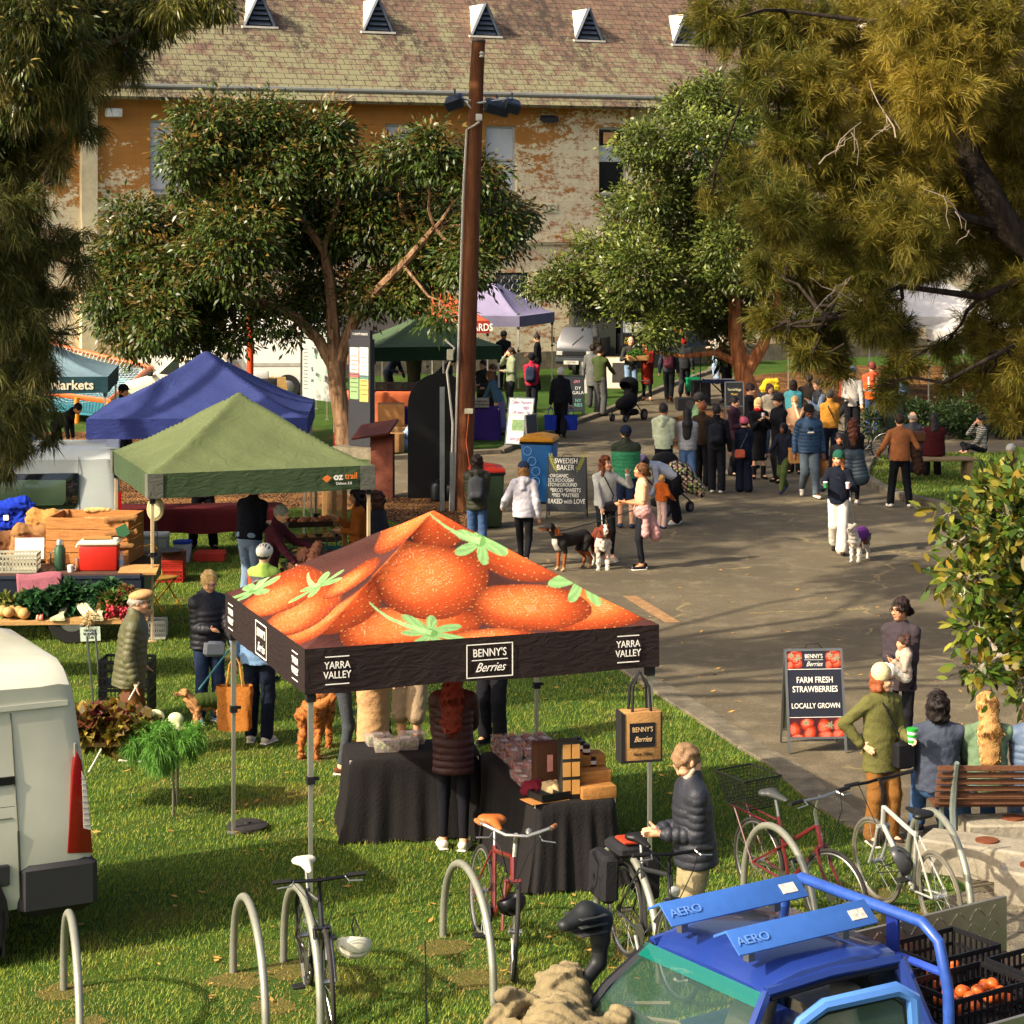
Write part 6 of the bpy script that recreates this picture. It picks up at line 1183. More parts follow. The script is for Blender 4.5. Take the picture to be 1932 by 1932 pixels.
for sg in(-1,1):
    mb=MB(); pts=[(sg*(.18+.12*math.sin(t*1.4)),-.012,.22+.3*t) for t in np.linspace(0,1,8)]; mb.tube(pts,.005,4)
    for i in range(1,8):
        x,y,z=pts[i]
        for e in(-1,1): mb.tube([(x+e*.015,y,z),(x+e*.045,y,z+.035),(x+e*.02,y,z+.05),(x+e*.012,y,z+.01)],.0045,4)
    mb.xf(MF); mb.build('chalk_leaves',G_,r_)
r_,MF=aframe('white sign with purple handwriting and a small photo for pasture eggs',985,846,.62,1.2,-18,'#b9b6aa','#6f7a84',.75,'#3a3f44',.1)
PU=M('#7a5a8c',.8,0,0)
for s_,z,sz in (("Open Pasture",.44,.12),("eggs",.33,.12),("130 hens / ha",.2,.11),("and gosling",-.42,.12)): tx(r_,MF,s_,sz,.0 if z!=.33 else .12,z,PU,shear=.15,sx=.75,bold=.0015)
mb=MB(); mb.box((0,-.0105,-.1),(.36,.004,.26)); mb.xf(MF); mb.build('photo',M('#5f7a4a',.6,0,.5,9),r_,smooth=False); mb=MB(); mb.box((0,-.0105,.135),(.5,.003,.008)); mb.xf(MF); mb.build('rule',PU,r_,smooth=False)
r_,MF=aframe('dark chalkboard sign half hidden behind the man with blue bags',1080,786,.62,1.1,4,'#24282a','#24282a',.45,'#3a3f44')
tx(r_,MF,"on",.16,.1,.33,M('#c77a8a',.9,0,0),shear=.4); tx(r_,MF,"DY\nGALA",.12,.14,.08,CH_); tx(r_,MF,"NY\nRIES",.12,.14,-.25,M('#6fae9a',.9,0,0))
r_,MF=aframe('plain white sign board beside the man with the black stroller',1112,752,.55,1.1,10,'#b9b6ac','#b9b6ac',.5,'#8a8a86')
r_,MF=aframe('grey framed chalkboard beside the yellow lidded blue bin',1001,905,.5,1.35,62,'#2b2f32','#55595c',.2,'#8f9290',.3,False)
r_,MF=aframe('white food menu board near the balding man with the tray',1165,742,.7,1.1,-6,'#b3ab98','#8a8272',.5,'#a58a5a')
mb=MB(); mb.box((.05,-.0105,0),(.4,.004,.6)); mb.xf(MF); mb.build('poster',M('#2a2622',.6,0,.5,9),r_,smooth=False)
# arch shaped black board
g=G(825,940); r_=empty('arch_board','tall matt black arch topped board standing behind the timber pole','sign',(g.x+.05,g.y,0),R(4)); s_=F/g.y; hh=2.42; ww=.62
mb=MB(); mb.prism([(-ww,0),(ww,0),(ww,hh-ww)]+[(ww*math.cos(t),hh-ww+ww*math.sin(t)) for t in np.linspace(0,math.pi,22)[1:-1]]+[(-ww,hh-ww)],0,.05); mb.build('board',M('#0d0d0e',.5,0,.1,3),r_,smooth=False)
mb=MB(); mb.box((0,.3,.03),(.9,.5,.05)).box((0,.25,.6),(.05,.05,1.2),(R(-22),0,0)); mb.build('brace',M('#1a1a1a'),r_,smooth=False)
for i,(x,w_,h) in enumerate(((827,.15,.34),(850,.11,.3))):
    q=G(x,944); o=MB().lathe([(w_*.85,0),(w_,.03),(w_,h*.8),(w_*.8,h),(w_*.3,h+.02),(w_*.3,h+.07)],n=18).build('milk_can',M('#1b1c20',.35,.4),None,(q.x,q.y-.12,.006)); tag(o,('larger' if i==0 else 'smaller')+' dark metal can at the foot of the black arch board','can')
# rust lectern sign
g=G(722,938); r_=empty('rust_lectern','rust brown steel interpretive lectern with sloping top','sign',(g.x,g.y,0),R(-28)); RU=M('#5a2c1c',.75,.2,.35,5,.2)
MB().box((0,0,.62),(.5,.08,1.24)).build('post',RU,r_,smooth=False); MB().box((-.1,-.12,1.32),(.85,.5,.04),(R(28),R(-10),0)).build('sloping_top',M('#3c1a14',.5,.1,.2,4),r_,smooth=False)
# event totem
g=G(682,862); r_=empty('event_totem','dark grey totem headed todays events with pink and green posters','sign',(g.x,g.y,0),R(-35)); DG=M('#2d2e33',.5,.1,.08)
MB().box((0,0,.12),(1.1,.7,.24)).build('plinth',MSTONE,r_,smooth=False); MB().box((0,0,1.45),(.62,.16,2.4)).build('post',DG,r_,smooth=False); MB().box((0,-.0,2.75),(.56,.1,.2)).build('header',DG,r_,smooth=False)
text("TODAY'S EVENTS",.07,(0,-.055,2.76),(R(90),0,0),W2,r_,sx=.8)
for i,(x,z,c,h) in enumerate(((-.14,2.15,'#c9b8b0',.62),(.14,2.12,'#b9c6c0',.7),(-.14,1.55,'#7f9a6a',.5),(.14,1.5,'#b9a05a',.5),(-.14,1.84,'#b85a5a',.12),(.14,1.8,'#3f8a7a',.1))):
    f=MB().box((x,-.084,z),(.25,.008,h)).build('poster',M(c,.5,0,.12,6),r_,smooth=False)
    for k_ in range(3): text(("market stalls today","live music ten till one","craft and produce")[k_],.035,(x,-.09,z+.12-.1*k_),(R(90),0,0),M('#4a4a48',.7,0,0),f,sx=.7)
# map board
g=G(608,812); r_=empty('map_board','large pale site map board on dark posts left of the gum tree','sign',(g.x,g.y,0),R(-52)); MB().box((0,0,1.62),(1.75,.05,1.75)).build('panel',M('#9fa29a',.5,0,.05),r_,smooth=False)
for sg in(-1,1): MB().box((sg*.92,0,1.28),(.07,.07,2.56)).build('post',DG,r_,smooth=False)
text("Getting around the Convent",.13,(0,-.03,2.3),(R(90),0,0),M('#3a3a3a',.7,0,0),r_,sx=.8); rr=random.Random(2)
for i in range(26): 
    mb=MB(); mb.box((rr.uniform(-.45,.7),-.028,1.65+rr.uniform(-.45,.4)),(rr.uniform(.05,.2),.004,rr.uniform(.03,.16)),(0,rr.uniform(-.5,.5),0)); mb.build('map_mark',M('#4c5650' if i%3 else '#7f9a86',.7,0,0),r_,smooth=False)
for i in range(12): MB().box((-.72,-.028,2.0-.09*i),(.2,.004,.02)).build('key_line',M('#5a5a58',.7,0,0),r_,smooth=False)
g=G(655,845); r_=empty('red_sign_post','narrow red edged white sign panel beside the gum trunk','sign',(g.x-.18,g.y,0),R(-60)); MB().box((0,0,1.3),(.5,.08,2.6)).build('panel',M('#a3281c',.5),r_,smooth=False); MB().box((-.02,-.045,1.4),(.4,.01,2.1)).build('poster',M('#b3afa6',.6,0,.1,5),r_,smooth=False)
for i in range(8): text("stalls open every Saturday",.04,(-.02,-.052,2.2-.2*i),(R(90),0,0),M('#44403c',.7,0,0),r_,sx=.7)
# bins
def bin_(label,px,fy,body,lid,rz,h=1.05,w=.58,extra=None):
    g=G(px,fy); r_=empty('wheelie_bin',label,'bin',(g.x,g.y,0),R(rz)); mb=MB()
    mb.add([(-w*.42,-w*.42,.03),(w*.42,-w*.42,.03),(w*.42,w*.42,.03),(-w*.42,w*.42,.03),(-w*.5,-w*.5,h*.93),(w*.5,-w*.5,h*.93),(w*.5,w*.5,h*.93),(-w*.5,w*.5,h*.93)],[(3,2,1,0),(4,5,6,7),(0,1,5,4),(1,2,6,5),(2,3,7,6),(3,0,4,7)]); mb.build('body',M(body,.5,0,.12,5),r_,bev=.04)
    MB().box((0,0,h*.93),(w*1.08,w*1.08,.05),bev=.02).build('rim',M('#17171a',.35,0,.2,12,.3),r_)
    mb=MB(); mb.prism([(-w*.54,h*.95),(w*.54,h*.95),(w*.5,h+.02),(0,h+.07),(-w*.5,h+.02)],-w*.54,w*.54); l=mb.build('lid',M(lid,.45,0,.08),r_,bev=.015); MB().tube([(-.12,-w*.54,h+.04),(-.1,-w*.54,h+.09),(.1,-w*.54,h+.09),(.12,-w*.54,h+.04)],.014,5).build('handle',M(lid,.45,0,.08),l)
    for sg in(-1,1): MB().lathe([(.02,-.02),(.1,-.02),(.1,.02),(.02,.02)],(sg*w*.38,w*.42,.1),14,'x').build('wheel',M('#17171a',.6),r_)
    return r_
bin_('dark green wheelie bin with red lid beside the timber pole',918,995,'#22301c','#a82c1c',6)
bb=bin_('tall blue wheelie bin with orange yellow lid behind the swedish baker board',1018,948,'#1c5f9a','#c98a1c',-12,1.25,.62)
for i in range(5): MB().tube([(-.1+.1*math.sin(i)+.08*math.cos(t),-.305+.02*(.9-i*.2)*0-.002,.25+i*.19+.08*math.sin(t)) for t in np.linspace(0,6.28,12)],.008,4).build('printed_outline',M('#7fb0d8',.6,0,0),bb)
# ---------- stall goods : berry stall ----------
PLC=M('#d9c9c0',.15,0,0,alpha=.35,spec=.6); 
def punnet(label,p,rz,col='#8a1a18',nb=14,seed=1,w=.17,d=.115,h=.075):
    r_=empty('punnet',label,'punnet',p,rz,'clear punnets of strawberries' if col=='#8a1a18' else 'clear punnets of green produce'); rr=random.Random(seed); mb=MB()
    for i in range(nb): 
        mb.ball((rr.uniform(-.38,.38)*w,rr.uniform(-.36,.36)*d,.02+rr.uniform(0,.035)),.021,5,(1,1,1.15))
    mb.build('strawberries' if col=='#8a1a18' else 'sprouts',M(col,.35,0,.35,30),r_,ang=80)
    mb=MB(); mb.add([(-w*.45,-d*.45,.002),(w*.45,-d*.45,.002),(w*.45,d*.45,.002),(-w*.45,d*.45,.002),(-w*.5,-d*.5,h),(w*.5,-d*.5,h),(w*.5,d*.5,h),(-w*.5,d*.5,h)],[(3,2,1,0),(4,5,6,7),(0,1,5,4),(1,2,6,5),(2,3,7,6),(3,0,4,7)]); mb.build('clear_box',PLC,r_,bev=.008)
    MB().box((0,.0,h+.002),(w*.4,d*.45,.002)).build('sticker',M('#c98a3a' if seed%2 else '#d6cfc2',.5,0,.1),r_,smooth=False); return r_
def loc_table(cx,cy,rot,x,y,z): a=R(rot); return (cx+x*math.cos(a)-y*math.sin(a),cy+x*math.sin(a)+y*math.cos(a),z)
TR=(.29,20.02,105.5); TL=(-.93,20.95,8)
protoP=[punnet('x',(0,-500,0),0,seed=i) for i in range(4)]
npn=0
def place_p(loc,rz,lab,i):
    copy_tree(protoP[i%4],None,lab,loc,rz)
for a in range(5):
    for b in range(4):
        for c in range(2 if a<4 else 1):
            if c==0 and (0<a<4 and 0<b<3): continue
            place_p(loc_table(*TR,.86-.185*a,-.2+.13*b,.746+.079*c),R(TR[2]+random.uniform(-3,3)),'strawberry punnet in the big block at the far end of the right black table',a+b*2+c)
for a in range(3):
    for b in range(3):
        for c in range(2 if a<2 and b>0 else 1): place_p(loc_table(*TR,-.12-.185*a,.28-.125*b,.746+.079*c),R(TR[2]+random.uniform(-4,4)),'strawberry punnet in the smaller block halfway along the right black table',a*2+b+c)
for q in protoP:
    for ch in list(q.children): bpy.data.objects.remove(ch)
    bpy.data.objects.remove(q)
pg=punnet('clear box of green sprouts on the left black table',(TL[0]-.22,TL[1]-.08,.746),R(8),'#6a7f3c',16,2,.24,.2,.1)
for i,(x,y) in enumerate(((-.02,.0),(.03,.22),(-.28,.15))): copy_tree(pg,None,None,(TL[0]+x-.03,TL[1]+y,.746),R(8+4*i))
# black boxes, wooden trays, jars, hats
def thing_box(name,label,cat,loc,rz,d,col,bev=.004,group=None):
    o=MB().box((0,0,d[2]/2),d).build(name,col if not isinstance(col,str) else M(col,.7,0,.15,6),None,loc,(0,0,rz),bev=bev); return tag(o,label,cat,group)
a=R(TR[2]-90)
b=empty('box_tower','upright black box with kraft paper panels on the near end of the right table','box',loc_table(*TR,-.78,.02,.745),a); MB().box((0,0,.24),(.16,.15,.48)).build('box_body',M('#22221c',.6),b,bev=.004)
for zz in(.1,.25,.4):
    for xx in(-.04,.04): MB().box((xx,-.077,zz),(.068,.004,.12)).build('paper_panel',M('#b88748',.7,0,.1),b,smooth=False)
    MB().box((.082,0,zz),(.004,.12,.12)).build('paper_panel',M('#b88748',.7,0,.1),b,smooth=False)
for i,(w_,z,hgt) in enumerate(((.44,0,.1),(.32,.1,.1),(.2,.2,.09))):
    o=MB().box((0,0,.05),(.3 if i<9 else 0,w_,hgt)).build('wooden_step',WD('#9a6a34'),None,loc_table(*TR,-.70+.03*i+(.44-w_)/2,-.21,.745+z),(0,0,a),bev=.004); tag(o,('bottom','middle','top')[i]+' wooden display step behind the black box on the right table','display step')
rr=random.Random(6)
for i in range(10):
    z=(0,.1,.2)[i%3]; x=-.5-.12*(i//3)*.0; q=loc_table(*TR,-.62+.13*(i//3)+.02*(i%3),-.30+.05*(i%3),.745+.1*((i%3)+1)-.0); o=MB().lathe([(.03,0),(.032,.01),(.032,.06),(.026,.068)],n=14).build('jar',M('#3a1016',.2,0,.1),None,q); tag(o,'small jam jar with black lid on the wooden display steps of the right table','jar','jam jars on the wooden steps'); MB().lathe([(.031,.068),(.031,.085)],n=14).build('lid',M('#151515',.4),o); MB().lathe([(.0325,.02),(.0325,.05)],n=14).build('sticker',M('#cfcabf',.6,0,0),o)
b=empty('handled_carton','tall brown cardboard carton with cut out handle on the right table','box',loc_table(*TR,-.48,.12,.745),a); MB().box((0,0,.2),(.24,.16,.4)).build('carton_body',M('#4a2c18',.8),b,bev=.004); MB().box((0,-.083,.24),(.05,.006,.14)).build('handle_slot',M('#c98a7a',.7),b,smooth=False)
o=thing_box('cardboard_box','small open cardboard box by the punnets on the right table','box',loc_table(*TR,-.2,-.05,.745),a,(.14,.12,.12),'#a5683a'); o=MB().lathe([(.034,0),(.042,.1),(.045,.105),(.03,.115)],n=14).build('cup',M('#2e6a34',.5,0,0),None,loc_table(*TR,-.32,-.1,.86)); tag(o,'green takeaway cup with white lid standing among the cartons','cup')
for lab,x,y,c in (('dark red knitted beanie lying on the right table','-.62',.28,'#641a26'),('cream knitted beanie beside the red one on the right table','-.68',.14,'#b39c72')):
    U=SDF(); U.ell((0,0,.05),(.11,.1,.075),.01).cap((-.08,-.05,.03),(.08,-.05,.03),.035,.035,.02); o=U.build('beanie',CL(c),None,.008,wr=.006); o.location=loc_table(*TR,float(x),y,.745); tag(o,lab,'beanie')
b=empty('cash_tray','black divided cash tray on kraft paper at the near edge of the right table','tray',loc_table(*TR,-.8,.2,.747),a+.3); MB().box((0,0,.02),(.28,.22,.012)).build('base',M('#141414',.5),b,smooth=False)
for x in(-.14,-.047,.047,.14): MB().box((x,0,.045),(.006,.22,.05)).build('divider',M('#141414',.5),b,smooth=False)
for y in(-.108,.108): MB().box((0,y,.045),(.274,.006,.05)).build('side',M('#141414',.5),b,smooth=False)
o=thing_box('paper_sheet','flat sheet of kraft paper under the cash tray','paper',loc_table(*TR,-.81,.24,.7445),a+.25,(.36,.22,.004),'#a8743c',0)
# jute bag hung on canopy leg
bp=(1.19,19.0,2.0); q=(G(1212,1760).x,0); jb=empty('jute_bag','black and tan jute bag with berry stall print hanging on the front right canopy leg','bag',(1.06,18.95,1.13),R(14))
MB().box((0,0,.21),(.34,.16,.42)).build('bag_body',M('#9f7644',.9,0,.15,20,.3),jb,bev=.012); MB().box((-.175,0,.21),(.012,.165,.425)).build('side_panel',M('#1b1a1a'),jb,smooth=False); MB().box((0,-.083,.23),(.22,.006,.2)).build('print_panel',M('#17171a',.6,0,0),jb,smooth=False)
for z in(.003,): MB().box((0,-.083,.012),(.335,.006,.02)).build('trim',M('#1b1a1a'),jb,smooth=False)
for x in(-.16,.165): MB().box((x,-.083,.21),(.014,.007,.4)).build('trim',M('#1b1a1a'),jb,smooth=False)
KR=M('#c8a878',.7,0,0); text("BENNY'S",.058,(0,-.09,.275),(R(90),0,0),KR,jb,sx=.8); text("Berries",.065,(0,-.09,.195),(R(90),0,0),KR,jb,shear=.5,sx=.8); text("Yarra Valley",.035,(0,-.086,.075),(R(90),0,0),M('#2a2018'),jb)
for y in(-.06,.06): MB().tube([(-.08,y,.41),(-.07,y*.7,.62),(0,0,.74),(.07,y*.7,.62),(.08,y,.41)],.012,6).build('handle',M('#17161a'),jb)
# ---------- vehicles ----------
def loft(mb,secs,cap=True):
    n=len(secs[0]); b=len(mb.v)
    for s_ in secs: mb.v+=[tuple(p) for p in s_]
    for i in range(len(secs)-1):
        for k in range(n): k2=(k+1)%n; mb.f.append((b+i*n+k,b+i*n+k2,b+(i+1)*n+k2,b+(i+1)*n+k))
    if cap: mb.f.append(tuple(b+k for k in range(n-1,-1,-1))); mb.f.append(tuple(b+(len(secs)-1)*n+k for k in range(n)))
    return mb
def wheel(parent,c,r,w=.2,rim='#8a8c8a'):
    o=MB().lathe([(r*.6,-w/2),(r*.95,-w/2),(r,-w*.35),(r,w*.35),(r*.95,w/2),(r*.6,w/2)],c,24,'y').build('wheel',M('#171717',.85,0,.2,20),parent)
    MB().lathe([(.03,-w/2-.004),(r*.5,-w/2-.004),(r*.6,-w/2+.02),(r*.6,w/2-.02),(r*.5,w/2+.004),(.03,w/2+.004)],c,20,'y').build('rim',MET(rim),o); return o
def vanloft(parent,mat,L,W,H,z0=.35,rear=.16,roofin=.14,nose=None,name='body'):
    def sec(x,h,ins=0.): 
        y0,y1=ins,W-ins; pts=[(y0+.03,z0),(y0,z0+.1),(y0-.0,1.0),(y0+.03,1.3),(y0+.07,h-.35),(y0+roofin*.75,h-.16),(y0+roofin+.08,h-.05),(y0+roofin+.24,h)]
        q=pts+[(W-a,b) for a,b in reversed(pts)]; return [(x,a,b) for a,b in q]
    st=[]
    xs=[(-L,H),(-L*.6,H),(-.9,H),(-.4,H-.01)]
    secs=[sec(x,h) for x,h in xs]
    # rear rounding: lean the end forward as it goes up
    def lean(s_,d,ins):
        o=[]
        for (x,y,z) in s_:
            t=max(0,(z-.9)/(H-.9)); o.append((d-rear*t**1.3*1.0,(y-W/2)*(1-ins)+W/2,z-(0.0 if z<H-.3 else .03*ins/.02)))
        return o
    base=sec(0,H); secs+= [lean(base,-.12,0.),lean(base,-.03,.012),lean(base,0,.04)]
    mb=MB(); loft(mb,secs); return mb.build(name,mat,parent,ang=40)
WHT=PT('#b9b9a6',.35)
g=Vector((-3.22,17.5,0)); van=empty('delivery_van','off white delivery van with tall red tail light at the left edge','van',g,R(27.4))
vanloft(van,WHT,4.6,1.98,2.25,.42,.16,.07)
DK=M('#2b2b2c',.55,0,.1,8)
MB().box((-.27,.98,.56),(.62,2.03,.44),bev=.07).build('rear_bumper',DK,van); MB().box((-2.6,-.012,.7),(3.9,.04,.16),bev=.01).build('side_trim',DK,van)
def yz(z): # side surface y at height
    return 0 if z<1.0 else (z-1)*.1 if z<1.3 else .03+.04*(z-1.3)/.6
t=MB(); t.prism([(-.2,.8),(.0,.78),(-.03,1.12),(-.09,1.5),(-.13,1.58),(-.16,1.42)],-.012,.06); tl_=t.build('tail_light',M('#6e0d0b',.2,0,.15,20,coat=.6),van,bev=.008); MB().prism([(-.075,.98),(-.02,.96),(-.06,1.34),(-.09,1.42)],-.017,-.008).build('clear_lens',M('#b9b5a8',.15),tl_)
MB().box((-1.7,.03,1.4),(2.2,.022,.06)).build('door_track',M('#151515',.4),van,smooth=False)
for (x0_,z0_,x1_,z1_) in ((-.56,.55,-.58,1.0),(-.58,1.0,-.62,1.9),(-.62,1.93,-.65,2.03),(-3.2,1.1,-.62,1.12)): MB().tube([(x0_,yz(z0_)-.001,z0_),(x1_,yz(z1_)-.001,z1_)],.006,4).build('panel_seam',M('#5f5d50',.6),van)
MB().tube([(-.56,-.006,.5),(-.58,-.006,1.02)],.008,4).build('panel_seam',M('#17170f',.6),van)
mb=MB(); mb.prism([(-.18,1.92),(-1.4,1.92),(-1.4,1.96),(-.18,1.96)],.05,.062); mb.build('roof_rail',WHT,van,smooth=False)
for i in range(6): MB().tube([(-.7-.0,.45+.2*i,2.252),(-4.4,.45+.2*i,2.252)],.016,5).build('roof_rib',WHT,van)
MB().box((-.13,.02,1.58),(.03,.03,.12),bev=.01).build('hinge',MET('#a8a8a4'),van)
for z_ in np.linspace(1.0,1.36,9): MB().box((-.045-.03*(z_-1.0)/.4,-.0185,z_),(.05,.003,.006)).build('lens_rib',M('#8a867a',.3),tl_,smooth=False)
MB().tube([(-.6,.03,1.2),(-.9,.03,1.2)],.012,5).build('door_pull',M('#151515',.4),van)
MB().box((-.01,.5,.9),(.02,.06,.14)).build('reflector',M('#c9c4b4',.2),van)
wheel(van,(-1.12,.13,.36),.36,.24); MB().lathe([(.38,-.03),(.46,-.03),(.46,.0),(.38,.0)],(-1.12,-.01,.4),24,'y').build('wheel_arch',M('#0e0e0e'),van); MB().box((-.7,.06,.27),(.02,.2,.36)).build('mud_flap',M('#151515'),van,smooth=False)
MB().box((-1.55,.6,.45),(.95,1.1,.5)).build('underbody',M('#0c0c0c'),van,smooth=False)
# grey white van behind the vegetables
g=PX(222,1085,0); Yv=34.5; g=Vector((AT(226,900,Yv).x,Yv,0)); v2=empty('van','pale grey white van with long tinted side window behind the timber crate','van',g,R(9)); vanloft(v2,PT('#a9b0ac',.35),4.7,1.75,2.02,.3,.12,.09)
mb=MB(); mb.prism([(-1.95,1.12),(-.68,1.12),(-.62,1.2),(-.62,1.66),(-2.05,1.66),(-2.1,1.3)],-.004,.05); wv=mb.build('side_window',GLASS('#12161a'),v2,bev=.01); mb=MB(); mb.prism([(-1.8,1.18),(-.85,1.18),(-.8,1.24),(-.8,1.56),(-1.9,1.58),(-1.95,1.3)],-.008,-.002); mb.build('pane',GLASS('#4b5f48',r=.12),wv,bev=.003)
for x in(-.6,-2.2): MB().tube([(x,-.004,.4),(x,.0,1.0),(x-.02,.06,1.9)],.006,4).build('panel_seam',M('#6f7672'),v2)
MB().box((-2.35,-.006,1.0),(.1,.03,.16),bev=.01).build('door_handle',M('#151515',.4),v2); MB().box((-.0,.1,1.1),(.05,.12,.5)).build('tail_light',M('#8e120e',.2),v2); MB().box((-.16,.87,1.99),(.3,1.2,.05),bev=.02).build('roof_spoiler',PT('#a9b0ac',.35),v2); MB().tube([(-.6,-.002,.98),(-4.5,-.002,.98)],.01,4).build('body_crease',M('#7f8682'),v2)
wheel(v2,(-.95,.1,.33),.33); wheel(v2,(-3.6,.1,.33),.33)
# far vans
g=Vector((AT(592,745,66).x,66,0)); v3=empty('van','white panel van with open mesh windowed rear door behind the gum tree','van',g,R(2)); vanloft(v3,PT('#c4c2b8',.4),4.6,1.95,2.45,.4,.06); wheel(v3,(-.75,.08,.36),.36); wheel(v3,(-3.7,.08,.36),.36)
MB().box((.32,-.35,1.35),(.06,.75,1.75),(0,0,R(-38)),bev=.02).build('rear_door',PT('#c4c2b8',.4),v3); MB().box((.29,-.4,1.75),(.06,.5,.7),(0,0,R(-38))).build('mesh_window',M('#4a6a66',.3,0,.3,40),v3); MB().box((.05,.95,1.3),(.08,1.5,1.6)).build('load_space',M('#17120f'),v3); MB().box((-1,-.008,1.0),(2.6,.02,.1)).build('side_trim',M('#8f8d84'),v3)
g=Vector((AT(472,740,70).x,70,0)); v4=empty('camper_van','tall white camper van with dark open side doorway near the orange pole','van',g,R(4)); vanloft(v4,PT('#c9c5b6',.4),3.4,2.1,2.7,.35,.06); MB().box((-.62,-.005,1.35),(.95,.03,2.1)).build('doorway',M('#0f0c0b',.6),v4,smooth=False); MB().box((-.3,-.015,1.5),(.3,.02,1.6)).build('open_door',M('#5a4632',.6),v4,smooth=False)
mb=MB(); mb.prism([(-3.0,1.35),(-1.35,1.35),(-1.3,2.0),(-2.4,2.05)],-.01,.04); mb.build('side_window',GLASS('#3a4a4c'),v4); wheel(v4,(-2.9,.1,.35),.35); MB().tube([(-1.12,-.03,1.35),(-1.12,-.06,1.4),(-1.12,-.06,1.6),(-1.12,-.03,1.65)],.015,5).build('grab_handle',M('#b98a2a'),v4)
g=Vector((AT(262,745,61).x,61,0)); v5=empty('cream_wagon','old cream station wagon with red tail light beyond the blue canopy','car',g,R(-8)); mb=MB()
mb.prism([(0,.35),(2.6,.3),(2.65,.95),(2.5,1.42),(2.3,1.6),(.95,1.62),(.35,1.1),(-.4,.9),(-.45,.4)],0,1.6); mb.build('body',PT('#b8ae92',.4),v5,bev=.07); mb=MB(); mb.prism([(.55,1.12),(1.1,1.08),(1.12,1.5),(.98,1.52)],-.006,.03); mb.build('front_window',GLASS(),v5); mb=MB(); mb.prism([(1.25,1.08),(2.05,1.08),(2.02,1.5),(1.27,1.5)],-.006,.03); mb.build('rear_window',GLASS(),v5); MB().box((2.42,-.01,1.12),(.09,.06,.42)).build('tail_light',M('#8e120e',.3),v5); MB().box((.35,-.12,1.12),(.12,.16,.12),bev=.02).build('mirror',M('#1a1a1a'),v5); wheel(v5,(.1,.1,.3),.3); wheel(v5,(2.1,.1,.3),.3)
# small three wheeler
g=G(1084,708); ap=empty('three_wheeler','small charcoal three wheeled truck with big windscreen and orange indicator','van',g,R(-14)); K_=PT('#22262a',.3)
secs=[]; 
for y,f,z1,wt in ((0,1.,.75,.62),(.12,1.,1.1,.6),(.42,1.,1.55,.5),(.9,1.,1.62,.5),(1.25,1.,1.6,.52),(1.3,1.,1.55,.5)): secs.append([(-.62,y,.35),(.62,y,.35),(.62,y,.8),(wt,y,z1-.03),(wt-.08,y,z1),(-wt+.08,y,z1),(-wt,y,z1-.03),(-.62,y,.8)])
secs[0]=[(x,y,min(z,.78)) for x,y,z in secs[0]]
loft(MB(),secs).build('cab',K_,ap,ang=30) if 0 else (lambda mb:(loft(mb,secs),mb.build('cab',K_,ap,ang=30)))(MB())
mb=MB(); mb.add([(-.5,.075,.95),(.5,.075,.95),(.42,.385,1.48),(-.42,.385,1.48)],[(0,1,2,3)]); mb.add([(-.5,.095,.95),(.5,.095,.95),(.42,.405,1.48),(-.42,.405,1.48)],[(3,2,1,0)]); mb.build('windscreen',GLASS('#8a9490',r=.08),ap,smooth=False)
MB().tube([(-.1,.05,.98),(.25,.2,1.3)],.01,4).build('wiper',M('#111'),ap); MB().box((0,-.02,.5),(1.3,.08,.14),bev=.02).build('bumper',M('#3a3d40',.5),ap); MB().box((-.1,-.07,.42),(.5,.015,.12)).build('number_plate',M('#b9b6a8'),ap,smooth=False); text("1BZTI 893",.09,(-.1,-.08,.42),(R(90),0,0),M('#222'),ap,sx=.8)
for x in(-.5,.5): MB().box((x,-.025,.72),(.2,.03,.14),bev=.01).build('headlight',M('#a8aaa0',.15),ap)
MB().box((.64,.0,.72),(.05,.06,.12)).build('indicator',M('#c05a18',.3),ap); MB().box((0,-.012,.72),(.7,.02,.12)).build('grille',M('#0f1010'),ap,smooth=False)
for x in(-.78,.78): m_=MB().box((x,.2,1.15),(.12,.05,.2),bev=.02).build('mirror',M('#111'),ap); MB().tube([(x,.2,1.1),(x*.78,.25,1.0)],.012,4).build('mirror_arm',M('#111'),m_)
o=MB().lathe([(.08,-.06),(.24,-.06),(.24,.06),(.08,.06)],(0,.15,.24),18,'x').build('wheel',M('#151515'),ap); MB().box((0,2.0,.85),(1.3,1.4,.6),bev=.03).build('tray',K_,ap)
for x in(-.6,.6): MB().lathe([(.08,-.06),(.24,-.06),(.24,.06),(.08,.06)],(x,2.2,.24),18,'x').build('wheel',M('#151515'),ap)
g=Vector((AT(1122,700,77.6).x,77.6,0)); ft=empty('food_kiosk','dark grey food kiosk with spelt pizza posters and open serving hatch','kiosk',g,R(12)); KG=M('#33352f',.5,.1,.08)
MB().box((0,.4,1.4),(1.5,.8,2.8),bev=.01).build('tall_cabinet',KG,ft); MB().box((0,-.012,1.9),(1.42,.02,.03)).build('seam',M('#1a1a18'),ft); MB().box((0,-.012,2.35),(1.1,.02,.3)).build('sign_board',M('#17181a'),ft,smooth=False); text("OPEN DAILY",.2,(0,-.03,2.35),(R(90),0,0),W2,ft,sx=.8)
MB().box((2.0,.45,.6),(2.4,.8,1.2),bev=.01).build('counter',M('#1a1b1c',.5),ft); MB().box((2.0,.3,2.65),(2.8,1.2,.35),bev=.01).build('awning',M('#15161a',.6),ft); text("SPELT PIZZAS & CALZONE",.2,(2.0,-.31,2.65),(R(90),0,0),W2,ft,sx=.8); MB().box((2.,1.0,1.6),(2.4,.05,2.)).build('back_wall',M('#2a2420'),ft,smooth=False)
